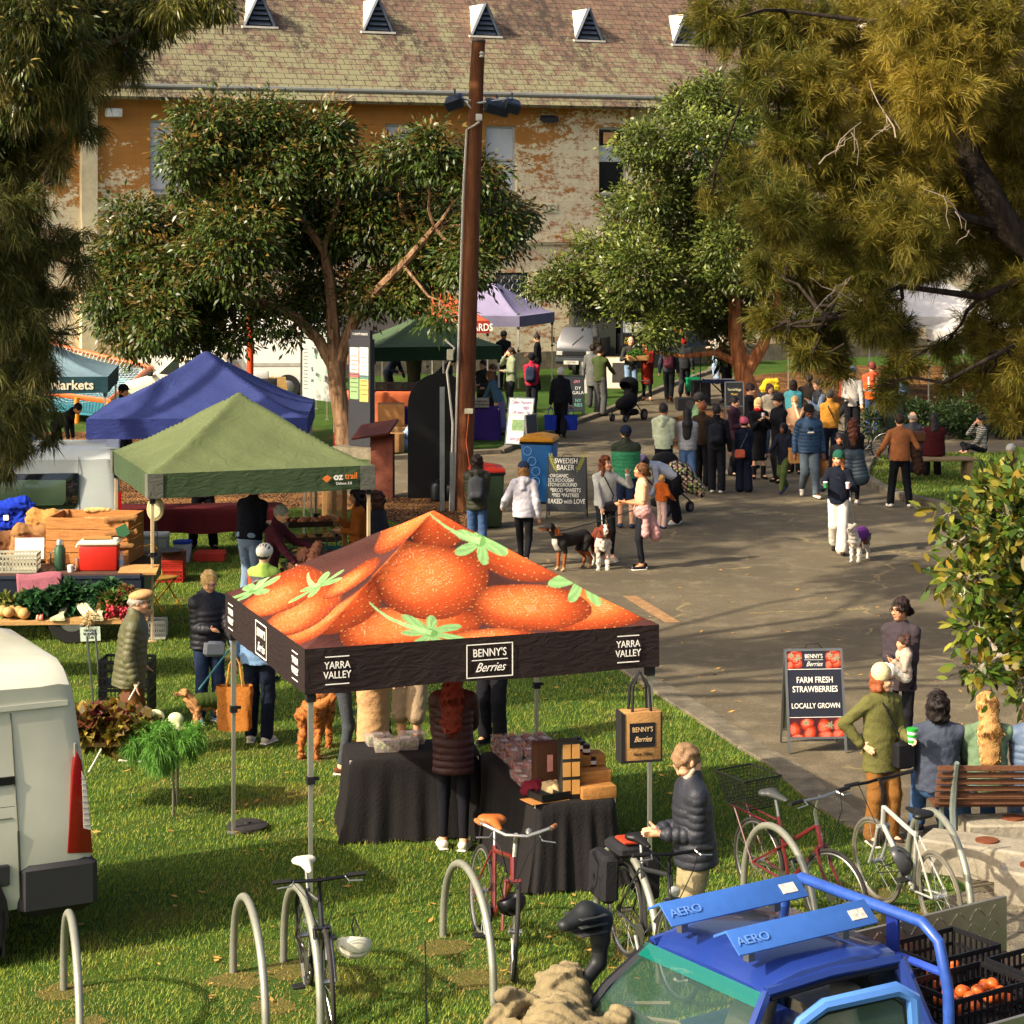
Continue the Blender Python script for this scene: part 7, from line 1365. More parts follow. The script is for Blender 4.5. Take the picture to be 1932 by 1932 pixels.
for x in(.9,3.2): MB().box((x,-.2,1.35),(.05,.05,2.5)).build('post',DK,ft,smooth=False)
for i,(x,c,h) in enumerate(((1.2,'#b9bcb8',.42),(1.6,'#a9a294',.36),(2.1,'#6a3f2a',.3),(2.6,'#4a5a2a',.34),(3.0,'#a8783a',.25))): MB().box((x,.3,1.2+h/2),(.3,.3,h),bev=.02).build('counter_item',M(c,.5),ft)
MB().box((1.2,.03,.75),(.55,.02,.8)).build('poster',M('#1a1712'),ft,smooth=False); text("SPELT\nPIZZAS",.13,(1.2,.015,.95),(R(90),0,0),M('#c9a23a'),ft,sx=.8); MB().box((1.2,.015,.55),(.3,.01,.22)).build('poster_photo',M('#b08a4a',.6,0,.5,20),ft,smooth=False)
# ---------- blue utility vehicle ----------
UB=PT('#1f3478',.25); LB=M('#3a66ae',.35,.1,.08,12,coat=.4); RUB=M('#101012',.6)
uc=Vector((1.36,12.85,0)); ang=math.atan2(-.56,-.83); ut=empty('ute','blue utility truck with light blue roof boards open door and checker plate tray','ute',uc,ang); ut.scale=(.92,.92,.92)
# local: x forward, y left(towards camera side), z up ; cab centre at 0
def rng(*p): return p
HW_=.80
def csec(x,pts): return [(x,y,z) for y,z in pts]+[(x,-y,z) for y,z in reversed(pts)]
mb=MB()   # bonnet and guards
loft(mb,[csec(.72,[(.80,.45),(.82,.75),(.78,.98),(.66,1.06),(.3,1.09)]),csec(1.1,[(.82,.45),(.84,.72),(.8,.95),(.62,1.02),(.3,1.05)]),csec(1.7,[(.82,.45),(.84,.7),(.79,.88),(.6,.95),(.3,.98)]),csec(2.05,[(.78,.45),(.79,.66),(.74,.8),(.55,.86),(.3,.88)]),csec(2.15,[(.70,.45),(.71,.6),(.66,.7),(.5,.76),(.3,.77)])]); mb.build('bonnet',UB,ut,ang=40)
mb=MB(); loft(mb,[csec(-.78,[(.80,.4),(.82,.7),(.80,1.02)]),csec(.74,[(.80,.4),(.82,.7),(.80,1.02)])]); mb.v=mb.v; o=mb.build('lower_body',UB,ut,ang=40)
# roof
mb=MB(); secs=[]
for x,z,w_ in ((-.72,1.70,.52),(-.66,1.75,.56),(-.3,1.79,.57),(.1,1.78,.57),(.28,1.74,.56),(.36,1.68,.54)): secs.append([(x,w_,z-.1),(x,w_-.02,z-.035),(x,w_-.12,z-.01),(x,0,z),(x,-w_+.12,z-.01),(x,-w_+.02,z-.035),(x,-w_,z-.1),(x,0,z-.08)])
loft(mb,secs); mb.build('roof',UB,ut,ang=50)
for sg in(1,-1):
    MB().tube([(.36,sg*.54,1.66),(.62,sg*.66,1.42),(.95,sg*.74,1.04)],[.035,.035,.04],6).build('windscreen_pillar',UB if sg>0 else M('#16181f',.4),ut)
    MB().tube([(-.70,sg*.54,1.66),(-.76,sg*.7,1.3),(-.78,sg*.79,1.0)],[.05,.06,.07],8).build('rear_pillar',UB,ut)
    MB().tube([(.36,sg*.545,1.665),(-.1,sg*.575,1.70),(-.70,sg*.545,1.665)],.035,6).build('roof_rail',UB,ut)
    MB().tube([(.34,sg*.565,1.63),(-.1,sg*.595,1.66),(-.66,sg*.565,1.63)],.014,5).build('door_seal',RUB,ut)
GT=GLASS('#2f4a3e',.5,.03)
mb=MB(); mb.add([(.98,-.70,1.06),(.98,.70,1.06),(.385,.56,1.665),(.385,-.56,1.665)],[(0,1,2,3)]); mb.build('windscreen',GT,ut,smooth=False)
mb=MB(); mb.add([(.455,-.575,1.6),(.455,.575,1.6),(.388,.56,1.668),(.388,-.56,1.668)],[(0,1,2,3)]); mb.xf(Matrix.Translation((.006,0,.004))); mb.build('sun_strip',GLASS('#0f6a5e',.7),ut,smooth=False)
mb=MB(); mb.add([(.92,.775,1.04),(-.72,.775,1.04),(-.70,.6,1.63),(.36,.6,1.63)],[(0,1,2,3)]) if 0 else mb.add([(.9,-.78,1.05),(-.72,-.78,1.05),(-.68,-.61,1.62),(.36,-.61,1.62)],[(0,1,2,3)]); mb.build('far_window',GT,ut,smooth=False)
MB().box((-.76,0,1.36),(.02,1.2,.5)).build('rear_window',GLASS('#26302c',.8),ut,smooth=False)
MB().box((.82,0,1.0),(.3,1.46,.12),bev=.03).build('dashboard',M('#1f231f',.6),ut)
SEATC=M('#6b6a5c',.9,0,.15,6,.3)
for sg in(1,-1):
    U=SDF(); U.cap((-.05,sg*.38,.72),(.3,sg*.38,.74),.14,.14,.04,(0,0,1),1.3).cap((-.15,sg*.38,.8),(-.38,sg*.38,1.3),.16,.13,.05,(1,0,0),1.5).cap((-.42,sg*.33,1.46),(-.42,sg*.43,1.46),.075,.075,.02); U.cap((-.15,sg*.5,.8),(-.36,sg*.48,1.25),.07,.06,.05).cap((-.15,sg*.26,.8),(-.36,sg*.28,1.25),.07,.06,.05); U.build('seat',SEATC,ut,.018)
MB().tube([(.62+.0*math.cos(t),-.38+.18*math.cos(t),1.12+.18*math.sin(t)) for t in np.linspace(0,6.28,17)],.014,6).build('steering_wheel',RUB,ut)
MB().tube([(.95,.1,1.075),(.75,.5,1.27)],.01,4).build('wiper',RUB,ut); MB().tube([(.97,-.5,1.07),(.72,-.1,1.31)],.01,4).build('wiper',RUB,ut); MB().box((1.0,0,1.07),(.14,1.35,.03),bev=.01).build('cowl',RUB,ut); MB().box((.42,0,1.58),(.03,.2,.06),bev=.01).build('mirror',RUB,ut)
# roof boards: folded blades
for i,y in enumerate((.32,-.32)):
    mb=MB(); mb.prism([(y-.0-.12,1.93),(y,1.99),(y+.13,1.88),(y+.125,1.87),(y,1.972),(y-.115,1.915)],-.62,.48,'x'); b=mb.build('roof_board',LB,ut,bev=.003); 
    for x in(-.45,.3): MB().box((x,y,1.87),(.05,.05,.18)).build('board_bracket',MET('#8a8c90'),b,smooth=False)
    MB().box((-.5,y+.07,1.934),(.12,.07,.004),(R(-40),0,0)).build('worn_sticker',M('#b9b4a8',.8,0,.4,40),b,smooth=False)
    text("AERO",.08,(.33,y+.075,1.936),Matrix(((-1,0,0),(0,-.763,.646),(0,.646,.763))).to_euler(),M('#5f86c4',.5,0,0),b,sx=1.2)
# rear hoop frame
fr=[(-.88,-.78,.75),(-.88,-.76,1.5),(-.88,-.70,1.78),(-.88,-.56,1.86),(-.88,.56,1.86),(-.88,.70,1.78),(-.88,.78,1.5),(-.88,.80,.75)]
MB().tube(fr,.036,12).build('hoop_frame',M('#2a4a94',.35,0,.2,14,coat=.4),ut); 
for z in(1.25,1.6): MB().tube([(-.88,-.76,z),(-.88,.76,z)],.025,8).build('hoop_rail',M('#2f49a8',.3,0,.1),ut)
MB().box((-.88,.3,1.3),(.02,.1,1.1)).build('hoop_plate',M('#1c2c78',.4),ut,smooth=False)
# tray
CKm=M('#a8a294',.35,.8,.15,3); TRf=M('#3a2c22',.8,0,.3,6)
MB().box((-2.0,0,.86),(2.2,1.72,.05)).build('tray_floor',TRf,ut,smooth=False)
pn=MB().box((-2.0,-.88,1.07),(2.2,.03,.42)).build('tray_side',CKm,ut,smooth=False)
k_=0
mb=MB()
for i in range(22):
    for j in range(4):
        cx,cz=-3.0+.095*i+(.0475 if j%2 else 0),.92+.095*j; sg=1 if (i+j)%2 else -1
        for e in(-1,0,1): mb.box((cx+e*.014,-.8635,cz+sg*e*-.014),(.06,.004,.007),(0,R(45)*sg,0))
mb.build('checker_tread',MET('#c4bcae',.3),pn,smooth=False)
MB().box((-2.0,.88,1.07),(2.2,.03,.42)).build('tray_side',CKm,ut,smooth=False); MB().box((-.93,0,1.0),(.04,1.7,.3)).build('headboard',CKm,ut,smooth=False)
# open door near side hinged at front
dm=Matrix.Translation((.88,.80,0))@Matrix.Rotation(R(-15),4,'Z')   # door runs back (-x) when closed, swings outwards
def D(x,z,y=0): return dm@Vector((-x,y,z))
DB=M('#4a78bc',.3,0,.08,6,coat=.5)
mb=MB(); mb.prism([(-.02,.42),(-1.22,.42),(-1.25,1.02),(-.02,1.0)],-.035,.035); mb.xf(dm); d_=mb.build('door',DB,ut,bev=.015)
MB().tube([D(.06,1.0),D(.3,1.34),D(.48,1.62),D(.62,1.70),D(1.08,1.74),D(1.19,1.68),D(1.22,1.3),D(1.24,1.0)],[.035,.036,.04,.042,.045,.045,.045,.045],8).build('window_frame',DB,d_)
MB().tube([D(.12,1.02,-.01),D(.34,1.33,-.01),D(.5,1.59,-.01),D(.64,1.65,-.01),D(1.06,1.69,-.01),D(1.13,1.64,-.01),D(1.17,1.3,-.01),D(1.19,1.02,-.01)],.014,6).build('window_seal',RUB,d_)
mb=MB(); mb.add([D(.12,1.01),D(.5,1.61),D(.64,1.67),D(1.08,1.70),D(1.16,1.62),D(1.2,1.01)],[(0,1,2,3,4,5)]); mb.build('pane',GLASS('#4f6a5e',.35,.03),d_,smooth=False)
m_=MB().box(D(.2,1.12,.16),(.1,.2,.16),bev=.03).build('mirror',RUB,d_)
# snorkel, aerial
U=SDF(); U.cap((1.3,-.84,1.0),(.78,-.78,1.36),.048,.048,.02,(0,1,0),1.2).cap((.78,-.78,1.36),(.60,-.78,1.52),.048,.05,.02,(0,1,0),1.2).cap((.60,-.78,1.52),(.59,-.78,1.66),.05,.055,.015).cap((.59,-.78,1.66),(.59,-.78,1.70),.066,.066,.006).cap((.58,-.78,1.78),(.70,-.78,1.84),.08,.085,.03,(0,1,0),1.15).cap((.70,-.78,1.84),(.86,-.78,1.80),.085,.05,.02,(0,0,1),1.2); U.build('snorkel',M('#1c1e1e',.5,0,.1),ut,.012)
for z_ in(1.74,1.79,1.84): MB().box((.70,-.78,z_),(.2,.2,.012),bev=.004).build('intake_rib',M('#2e3030',.5),ut)
MB().box((.86,-.82,1.25),(.14,.02,.1),(0,R(35),0)).build('snorkel_bracket',MET('#a8a8a4'),ut,smooth=False)
MB().tube([(1.95,-.6,.86),(1.97,-.62,1.4),(1.98,-.62,1.95)],[.009,.007,.004],5).build('aerial',RUB,ut)
for x in(1.45,-2.1):
    for sg in(-1,1): wheel(ut,(x,sg*.74,.33),.33,.2)
# canvas bundle on the bonnet
U=SDF(); rr=random.Random(3)
c0_=Vector((0,0,0))
U.cap((-.22,-.3,.1),(.1,.12,.12),.15,.17,.05).cap((.1,.12,.12),(.16,.3,.05),.13,.1,.05).cap((-.3,-.36,.16),(-.12,-.15,.22),.1,.12,.04)
for i in range(16): a=Vector((rr.uniform(-.35,.22),rr.uniform(-.4,.35),rr.uniform(.05,.22))); U.cap(a,a+Vector((rr.uniform(-.16,.16),rr.uniform(-.16,.16),rr.uniform(-.08,.08))),.045,.04,.02)
wp=ut.matrix_basis@Vector((1.02,-.60,1.09)); tp=empty('canvas_bundle','crumpled khaki canvas bundle tied with rope on the blue bonnet','bundle',wp,ang); tp.scale=(1.2,1.2,1.2); U.build('canvas',M('#776a4c',.9,0,.25,9,.7,30),tp,.011,wr=.014)
MB().tube([(-.4,.1,.08),(-.55,.25,.03),(-.62,.1,.05),(-.45,-.1,.06),(-.6,-.3,.03),(-.8,-.2,.02)],.012,6).build('rope',M('#b9a98a',.9),tp); MB().tube([(-.3,.15,.1),(-.5,.3,.04),(-.9,.5,.0)],.01,5).build('rope',M('#8a4a3a',.9),tp)
def crate(label,loc,rz,d,col,group=None,slots=6,name='crate',t=.012,rows=3,open_=True):
    r_=empty(name,label,'crate',loc,rz,group); x,y,z=d; mt=M(col,.5,0,.12,8); MB().box((0,0,.012),(x-.01,y-.01,.02)).build('base',mt,r_,smooth=False)
    for (ax_,sg) in ((0,-1),(0,1),(1,-1),(1,1)):
        mb=MB(); Lx=x if ax_==0 else y; n=slots if ax_==0 else max(3,int(slots*y/x))
        def bx(u,w_,zz,hh):
            if ax_==0: mb.box((u,sg*(y/2-t/2),zz),(w_,t,hh))
            else: mb.box((sg*(x/2-t/2),u,zz),(t,w_-.002,hh))
        Lw=Lx if ax_==0 else Lx-2*t
        for j in range(rows+1): bx(0,Lw,.02+(z-.03)*j/rows,.02 if j<rows else .03)
        for i in range(n*2+1): bx(-Lw/2+Lw*i/(n*2)*.98+Lw*.01,.012,z/2,z-.03)
        mb.build('side',mt,r_,smooth=False)
    return r_
tw=lambda x,y,z: ut.matrix_basis@Vector((x,y,z))
crate('black plastic crate on the ute tray nearest the cab, mostly empty',tw(-1.4,-.45,.89),ang,(.6,.42,.3),'#141416','black crates on the ute tray')
crate('black plastic crate of a few oranges at the far side of the ute tray',tw(-2.1,-.5,.89),ang,(.6,.42,.3),'#141416','black crates on the ute tray')
cr_=crate('black plastic crate heaped with orange fruit near the right corner of the picture',tw(-1.72,.12,.89),ang,(.62,.42,.3),'#141416','black crates on the ute tray')
crate('black plastic crate behind the orange fruit at the right edge',tw(-2.45,.1,.89),ang,(.6,.42,.3),'#141416','black crates on the ute tray')
rr=random.Random(5); k=0
for i in range(26):
    cx,cy=(-1.72,.12) if i<20 else (-2.1,-.5); q=tw(cx+rr.uniform(-.24,.24),cy+rr.uniform(-.15,.15),.89+(.2 if i<20 else .09)+rr.uniform(0,.06)); o=MB().ball((0,0,0),.042,9,(1,1,.93)).build('persimmon',M('#c45a22',.4,0,.2,10),None,q,ang=80); tag(o,'glossy orange persimmon in a black crate on the ute tray','fruit','persimmons in the crates')
# ---------- bike hoops ----------
HM=M('#8e8f80',.5,.5,.15,6)
def hoop(label,p0,p1,h=.76):
    a,b=Vector((p0[0],p0[1],0)),Vector((p1[0],p1[1],0)); c=(a+b)/2; d=(b-a)/2; P=[(-d.x,-d.y,-.02)]+[tuple(-d*math.cos(t))[:2]+(h*math.sin(t)**.8,) for t in np.linspace(.03,math.pi-.03,26)]+[(d.x,d.y,-.02)]
    o=MB().tube(P,.029,12).build('bike_hoop',HM,None,(c.x,c.y,0)); return tag(o,label,'bike rack','galvanised bike hoops in the grass')
hp=[((120,1868),'leftmost galvanised bike hoop in the grass near the van'),((440,1835),'second bike hoop from the left with no bicycle'),((535,1815),'third bike hoop from the left holding the black bicycle'),((836,1767),'bike hoop holding the brown saddled bicycle'),((1125,1732),'bike hoop beside the pannier bicycle and the man in the padded jacket'),((1403,1690),'bike hoop holding the dark red bicycle with wire basket')]
for (x,y),l in hp: a=G(x,y); hoop(l,a,a+Vector((.41,-1.52,0)))
a=G(1712,1660); hoop('rightmost bike hoop holding the silver bicycle',a,G(1834,1768))
# ---------- bicycles ----------
def bike(label,rear,front,col,h=1.0,lean=0,tyre='#24231f',bars='flat',saddle='#161616',grip='#161616',steer=0,wb=None,fork=None,rimc='#9a9a94',basket=False,panniers=False,dropped=False,barcol=None,r=.34,sadw=1.):
    rw=Vector((rear[0],rear[1],0)); fw=Vector((front[0],front[1],0)); d=fw-rw; an=math.atan2(d.y,d.x); root=empty('bicycle',label,'bicycle',(rw.x,rw.y,0),an); root.rotation_euler=(0,0,an)
    root.rotation_euler=Euler((R(lean),0,an)); L=wb or 1.04
    FM=PT(col,.3); BKm=MET(barcol or '#2a2a2c')
    def wh(c,st):
        o=MB(); 
        o.tube([(r*math.cos(t),0,r*math.sin(t)) for t in np.linspace(0,2*math.pi,41)[:-1]],.017,8,closed=True); m4=Matrix.Translation(c)@Matrix.Rotation(st,4,'Z'); o.xf(m4); w_=o.build('wheel',M(tyre,.8,0,.15,20),root)
        o=MB(); o.tube([((r-.024)*math.cos(t),0,(r-.024)*math.sin(t)) for t in np.linspace(0,2*math.pi,41)[:-1]],.011,6,closed=True); o.xf(m4); o.build('rim',MET(rimc,.3),w_)
        o=MB(); 
        for i in range(14): t=2*math.pi*i/14; t2=t+(.5 if i%2 else -.5); s_=.03 if i%2 else -.03; o.tube([(.02*math.cos(t2),s_,.02*math.sin(t2)),((r-.03)*math.cos(t),0,(r-.03)*math.sin(t))],.0022,3,cap=False)
        o.cyl((0,-.05,0),(0,.05,0),.02,n=8).cyl((0,-.052,0),(0,-.045,0),.05,n=12); o.xf(m4); o.build('spokes',MET('#b8b8b0',.3),w_)
    A=Vector((0,0,r)); B=Vector((L,0,r)); BB=Vector((.43,0,.28)); ST=Vector((.30,0,.78)); HT=Vector((L-.2,0,.84)); HB=Vector((L-.16,0,.68))
    if dropped: TT=Vector((.36,0,.55))
    else: TT=Vector((.31,0,.74))
    wh(A,0); wh(B,R(steer))
    mb=MB(); mb.tube([BB,ST],.017,8).tube([HB,BB],.021,8).tube([HT,TT],.018,8).tube([HT,HB],.022,8)
    for s_ in(-1,1): mb.tube([A+Vector((0,s_*.065,0)),BB+Vector((0,s_*.03,0))],.010,6).tube([A+Vector((0,s_*.065,0)),TT+Vector((-.01,s_*.02,.0))],.009,6)
    mb.build('frame',FM,root)
    for s_ in(-1,1): pass
    mb=MB(); sr=Matrix.Translation(HB)@Matrix.Rotation(R(steer),4,'Z')@Matrix.Translation(-HB)
    mb.tube([HB+Vector((0,-.06,-.01)),HB+Vector((0,.06,-.01))],.02,6)
    for s_ in(-1,1): mb.tube([HB+Vector((0,s_*.055,-.01)),HB+Vector((.05,s_*.06,-.16)),B+Vector((0,s_*.06,0))],.013,7)
    mb.xf(sr); mb.build('fork',PT(fork or col,.3),root)
    hz=1.02*h; mb=MB(); mb.tube([HT,HT+Vector((-.02,0,.1)),Vector((HT.x+.04,0,hz))],.016,7)
    if bars=='flat': bp=[(0.0,-.32,0),(.0,-.12,-.01),(.02,0,-.01),(.0,.12,-.01),(0,.32,0)]
    else: bp=[(-.2,-.30,.03),(-.02,-.24,.05),(.04,-.08,.0),(.04,.08,0),(-.02,.24,.05),(-.2,.30,.03)]
    c=Vector((HT.x+.04,0,hz)); mb.tube([c+Vector(p) for p in bp],.013,7); mb.xf(sr); hb_=mb.build('handlebar',BKm,root)
    for s_ in(-1,1):
        if bars=='flat': e0,e1=c+Vector((0,s_*.2,0)),c+Vector((0,s_*.33,0))
        else: e0,e1=c+Vector((-.1,s_*.27,.04)),c+Vector((-.22,s_*.305,.03))
        g_=MB().tube([e0,e1],.018,8); g_.xf(sr); g_.build('grip',M(grip,.6),hb_)
        g_=MB().tube([c+Vector((.0,s_*.18,0)),c+Vector((.06,s_*.2,-.02)),c+Vector((.05,s_*.3,-.03))],.006,5); g_.xf(sr); g_.build('brake_lever',MET('#aaaaa6',.3),hb_)
        g_=MB().tube([c+Vector((.04,s_*.19,0)),c+Vector((.14,s_*.1,-.1)),HB+Vector((.06,s_*.03,.0))],.004,4); g_.xf(sr); g_.build('cable',RUB,hb_)
    sp=ST+(ST-BB).normalized()*.14; MB().tube([ST,sp],.013,7).build('seat_post',MET('#9a9a96'),root)
    U=SDF(); U.cap(sp+Vector((-.1,-.035*sadw,.03)),sp+Vector((-.1,.035*sadw,.03)),.055*sadw,.055*sadw,.02,(0,0,1),1.8).cap(sp+Vector((-.06,0,.03)),sp+Vector((.15,0,.02)),.05,.022,.03,(0,0,1),1.4); U.build('saddle',M(saddle,.45,0,.1),root,.008)
    MB().cyl(BB+Vector((0,-.06,0)),BB+Vector((0,-.052,0)),.09,n=20).build('chainring',MET('#6f6f6c'),root)
    for s_,t in((-1,-.9),(1,2.24)):
        e=BB+Vector((.16*math.cos(t),s_*.09,.16*math.sin(t))); c_=MB().tube([BB+Vector((0,s_*.09,0)),e],.011,5).build('crank',MET('#8a8a88'),root); MB().box(e+Vector((0,s_*.05,0)),(.09,.09,.02),bev=.005).build('pedal',M('#1c1c1c',.6),c_)
    MB().tube([BB+Vector((0,-.056,.088)),A+Vector((0,-.056,.04)),A+Vector((-.04,-.056,0)),A+Vector((0,-.056,-.04)),BB+Vector((0,-.056,-.088))],.006,4).build('chain',M('#3a342c',.5,.5),root)
    if basket:
        b=MB(); zb,zt=.78,1.04; cx=-.12
        lo=[(cx-.16,-.12,zb),(cx+.16,-.12,zb),(cx+.16,.12,zb),(cx-.16,.12,zb)]; hi=[(cx-.22,-.18,zt),(cx+.22,-.18,zt),(cx+.22,.18,zt),(cx-.22,.18,zt)]
        b.tube(hi,.008,6,closed=True).tube(lo,.005,5,closed=True)
        for i in range(4):
            for j in range(9):
                u=j/9; p0=Vector(lo[i]).lerp(Vector(lo[(i+1)%4]),u); p1=Vector(hi[i]).lerp(Vector(hi[(i+1)%4]),u); b.tube([p0,p1],.0028,3,cap=False)
        for z in np.linspace(.1,.9,8): b.tube([Vector(lo[i]).lerp(Vector(hi[i]),z) for i in range(4)],.0028,3,closed=True)
        for j in range(7): b.tube([(cx-.15+.05*j,-.12,zb),(cx-.15+.05*j,.12,zb)],.0028,3)
        b.build('wire_basket',M('#1f201e',.5,.4),root); MB().tube([(.2,-.05,.72),(-.3,-.06,.74),(-.3,.06,.74),(.2,.05,.72)],.008,5).build('rack',FM,root)
        for s_ in(-1,1): MB().tube([(-.25,s_*.06,.74),(0,s_*.07,r)],.007,5).build('rack_stay',FM,root)
    if panniers:
        for s_ in(-1,1): MB().box((-.05,s_*.17,.6),(.34,.13,.36),bev=.03).build('pannier',M('#17171a',.8,0,.15,10,.3),root)
        MB().box((-.08,0,.8),(.34,.2,.1),bev=.03).build('rack_bag',M('#1c1c1f',.8,0,.15,10,.3),root); MB().box((-.02,0,.87),(.2,.12,.03),bev=.01).build('red_rack_light',M('#a83a22',.4),root)
        MB().lathe([(.01,-.03),(.035,-.02),(.035,.02),(.01,.03)],(L-.1,0,.75),14,'x').build('headlight',M('#b9bab4',.2,.5),root)
    MB().lathe([(.01,0),(.026,.0),(.024,.02),(.006,.035)],HT+Vector((.03,.1,hz-.84+.01)),12).build('bell',MET('#b9b9b2',.2),root) if bars!='flat' else None
    return root
q0=G(579,1850); q1=G(633,1962)
bk1=bike('black bicycle with pale saddle at the third hoop its front wheel toward the camera',(q0.x,q0.y),(q1.x,q1.y),'#1c1d1f',saddle='#cfc9b4',steer=-4,lean=3,tyre='#2e2b26',rimc='#3a3a38')
q0=G(903,1762); q1=G(968,1846); bike('white and dark red bicycle with tan saddle and cork grips',(q0.x,q0.y),(q1.x,q1.y),'#6a2420',saddle='#a35a28',grip='#a5683a',bars='swept',barcol='#c9c4ba',steer=-14,lean=-4,sadw=1.3,rimc='#c9c5b8',h=1.0)
bike('black bicycle with full panniers parked beside the man in the padded jacket',(.86,17.5),(1.2,16.5),'#26282a',panniers=True,steer=5,lean=-2)
q0=G(1434,1701); bike('dark red bicycle with large wire basket over its rear wheel',(q0.x,q0.y),(q0.x+.5,q0.y-.92),'#5a1a1e',basket=True,dropped=True,steer=10,lean=2,bars='flat',saddle='#3a3c3a',barcol='#8f908a',h=1.06)
q0=G(1779,1773); q1=G(1653,1695); bike('silver bicycle with pale rims leaning on the rightmost hoop',(q0.x,q0.y),(q1.x,q1.y),'#9a9c94',steer=6,lean=-5,tyre='#5a564a',rimc='#c4bfae',h=1.04,fork='#8f9189')
bike('black cargo bicycle with wire basket beside the bearded man in the pale top',(G(1672,872).x,G(1672,872).y),(G(1628,868).x-.1,G(1628,868).y-.25),'#1a1a1c',basket=True,tyre='#222',h=1.0,r=.33)
# bottle on the silver bike, helmets
def helmet(label,p,col,inner='#b9b6a4',rot=(0,0,0),s=1.):
    r_=empty('helmet',label,'helmet',p); r_.rotation_euler=rot; U=SDF(); U.ell((0,0,0),(.13,.1,.1),.01).ell((0,0,-.05),(.11,.08,.1),op='sub').ell((0,0,-.12),(.3,.3,.09),op='sub')
    for y in(-.05,0,.05): U.ell((.02,y,.09),(.07,.011,.05),op='sub'); U.ell((-.07,y*.8,.06),(.05,.011,.05),op='sub')
    U.build('shell',M(col,.35,0,.05),r_,.0075)
    for s_ in(-1,1): MB().tube([(.04,s_*.085,-.02),(.0,s_*.05,-.14),(0,0,-.2)],.006,4).build('strap',M('#1a1a1a'),r_)
    return r_
q=AT(668,1782,16.2); helmet('cream helmet hanging upturned from the black bicycle handlebar',q,'#c9c6ae',rot=(R(150),R(10),R(20)))
q=AT(965,1702,16.9); helmet('glossy black helmet hanging from the cork gripped handlebar',q,'#121214',rot=(R(160),0,R(60)))
helmet('grey and black helmet clipped low on the silver bicycle frame',AT(1697,1625,18.2),'#3a3c3e',rot=(R(20),R(60),R(20)))
# ---------- left vegetable stall ----------
g=Vector((AT(265,1100,29.6).x,29.6,0)); tr_=empty('farm_tray','long dark navy metal tray bed carrying crates and sacks behind the vegetables','trailer',g,R(2)); NV=M('#1c222e',.45,.2,.12,4)
MB().box((-2.6,.95,.9),(5.2,1.9,.06)).build('bed',M('#4a3426',.85,0,.3,4),tr_,smooth=False); MB().box((-2.6,-.02,.76),(5.24,.05,.3),bev=.01).build('side_panel',NV,tr_); MB().box((-2.6,-.05,.9),(5.2,.03,.04)).build('rail',M('#2c3442',.4,.2),tr_,smooth=False); MB().box((.02,.95,.76),(.05,1.9,.3),bev=.01).build('end_panel',NV,tr_)
for x in(-.9,-3.9): wheel(tr_,(x,.2,.33),.33)
MB().box((-2.4,.95,.5),(4.6,1.2,.2)).build('chassis',M('#101112'),tr_,smooth=False)
TP=lambda px,py,Y=29.9: AT(px,py,Y)
Zt=.93
def onb(px,Y): return Vector((AT(px,1000,Y).x,Y,Zt))
WDc=WD('#a8703a')
q=onb(180,30.75); cb=empty('produce_bin','large slatted timber produce bin on the dark tray','crate',q,R(-5))
Lx,Ly,Hz=1.12,.8,.62
for sg,ax_ in ((-1,0),(1,0),(-1,1),(1,1)):
    mb=MB()
    for j in range(4):
        z=.08+j*.155
        if ax_==0: mb.box((0,sg*Ly/2,z),(Lx,.025,.145))
        else: mb.box((sg*(Lx/2-.013),0,z),(.025,Ly-.028,.145))
    if ax_==0: mb.box((-Lx/2+.05,sg*(Ly/2-.03*1),Hz/2),(.07,.035,Hz)).box((Lx/2-.05,sg*(Ly/2-.03),Hz/2),(.07,.035,Hz))
    mb.build('slatted_side',WDc,cb,smooth=False)
MB().box((0,0,.01),(Lx-.06,Ly-.06,.02)).build('base',WDc,cb,smooth=False)
U=SDF(); U.cap((-.2,.4,.62),(.12,.4,.62),.03,.03,.01).cap((-.2,.37,.5),(.12,.37,.5),.02,.02,.09).cap((-.2,.37,.4),(.12,.37,.42),.02,.02,.09); o=U.build('hessian_cloth',CL('#c49a62'),None,.014,wr=.005); o.location=q; tag(o,'pale hessian cloth hung over the back of the timber bin','cloth')
U=SDF(); U.cap((-.2,0,0),(.2,.02,.03),.035,.035,.03,(0,1,0),1.5).cap((-.18,-.01,-.18),(.2,.0,-.16),.04,.04,.16,(0,1,0),2).cap((-.15,0,-.36),(.16,0,-.34),.035,.035,.14,(0,1,0),2); o=U.build('burlap_sack',M('#8a6238',.95,0,.2,20,.5,80),None,.014,wr=.006); o.location=q+Vector((.42,-.47,.6)); tag(o,'burlap sack with green leaf print draped over the front corner of the timber bin','sack')
mb=MB(); mb.prism([(-.06,-.1),(.08,-.03),(.14,-.16),(.06,-.22),(-.02,-.2)],-.075,-.07); mb.build('leaf_print',M('#2c5a3a',.9),o,smooth=False)
def sack(label,px,Y,z,col,a,b,rz,txt=None,wr=.008):
    U=SDF(); U.cap((-a,0,.1),(a,0,.12),.1,.1,.06).cap((-a*.9,0,b),(a*.8,0,b*.95),.09,.08,.25).cap((-a,.0,.12),(-a*.8,0,b),.1,.09,.1).cap((a,0,.12),(a*.7,0,b),.1,.09,.1); o=U.build('sack',M(col,.92,0,.2,14,.5,80),None,.015,wr=wr); p=onb(px,Y); o.location=p+Vector((0,0,z)); o.rotation_euler=(0,0,rz); tag(o,label,'sack')
    if txt: text(txt,.085,(0,-.125,b*.8),(R(82),0,R(180)),M('#7a2a22',.8,0,0),o,sx=.8)
    return o
sack('bulging brown hessian potato sack with red lettering beside the timber bin',62,30.5,0,'#8a6238',.2,.42,.1,'Tasmanian\nPotatoes')
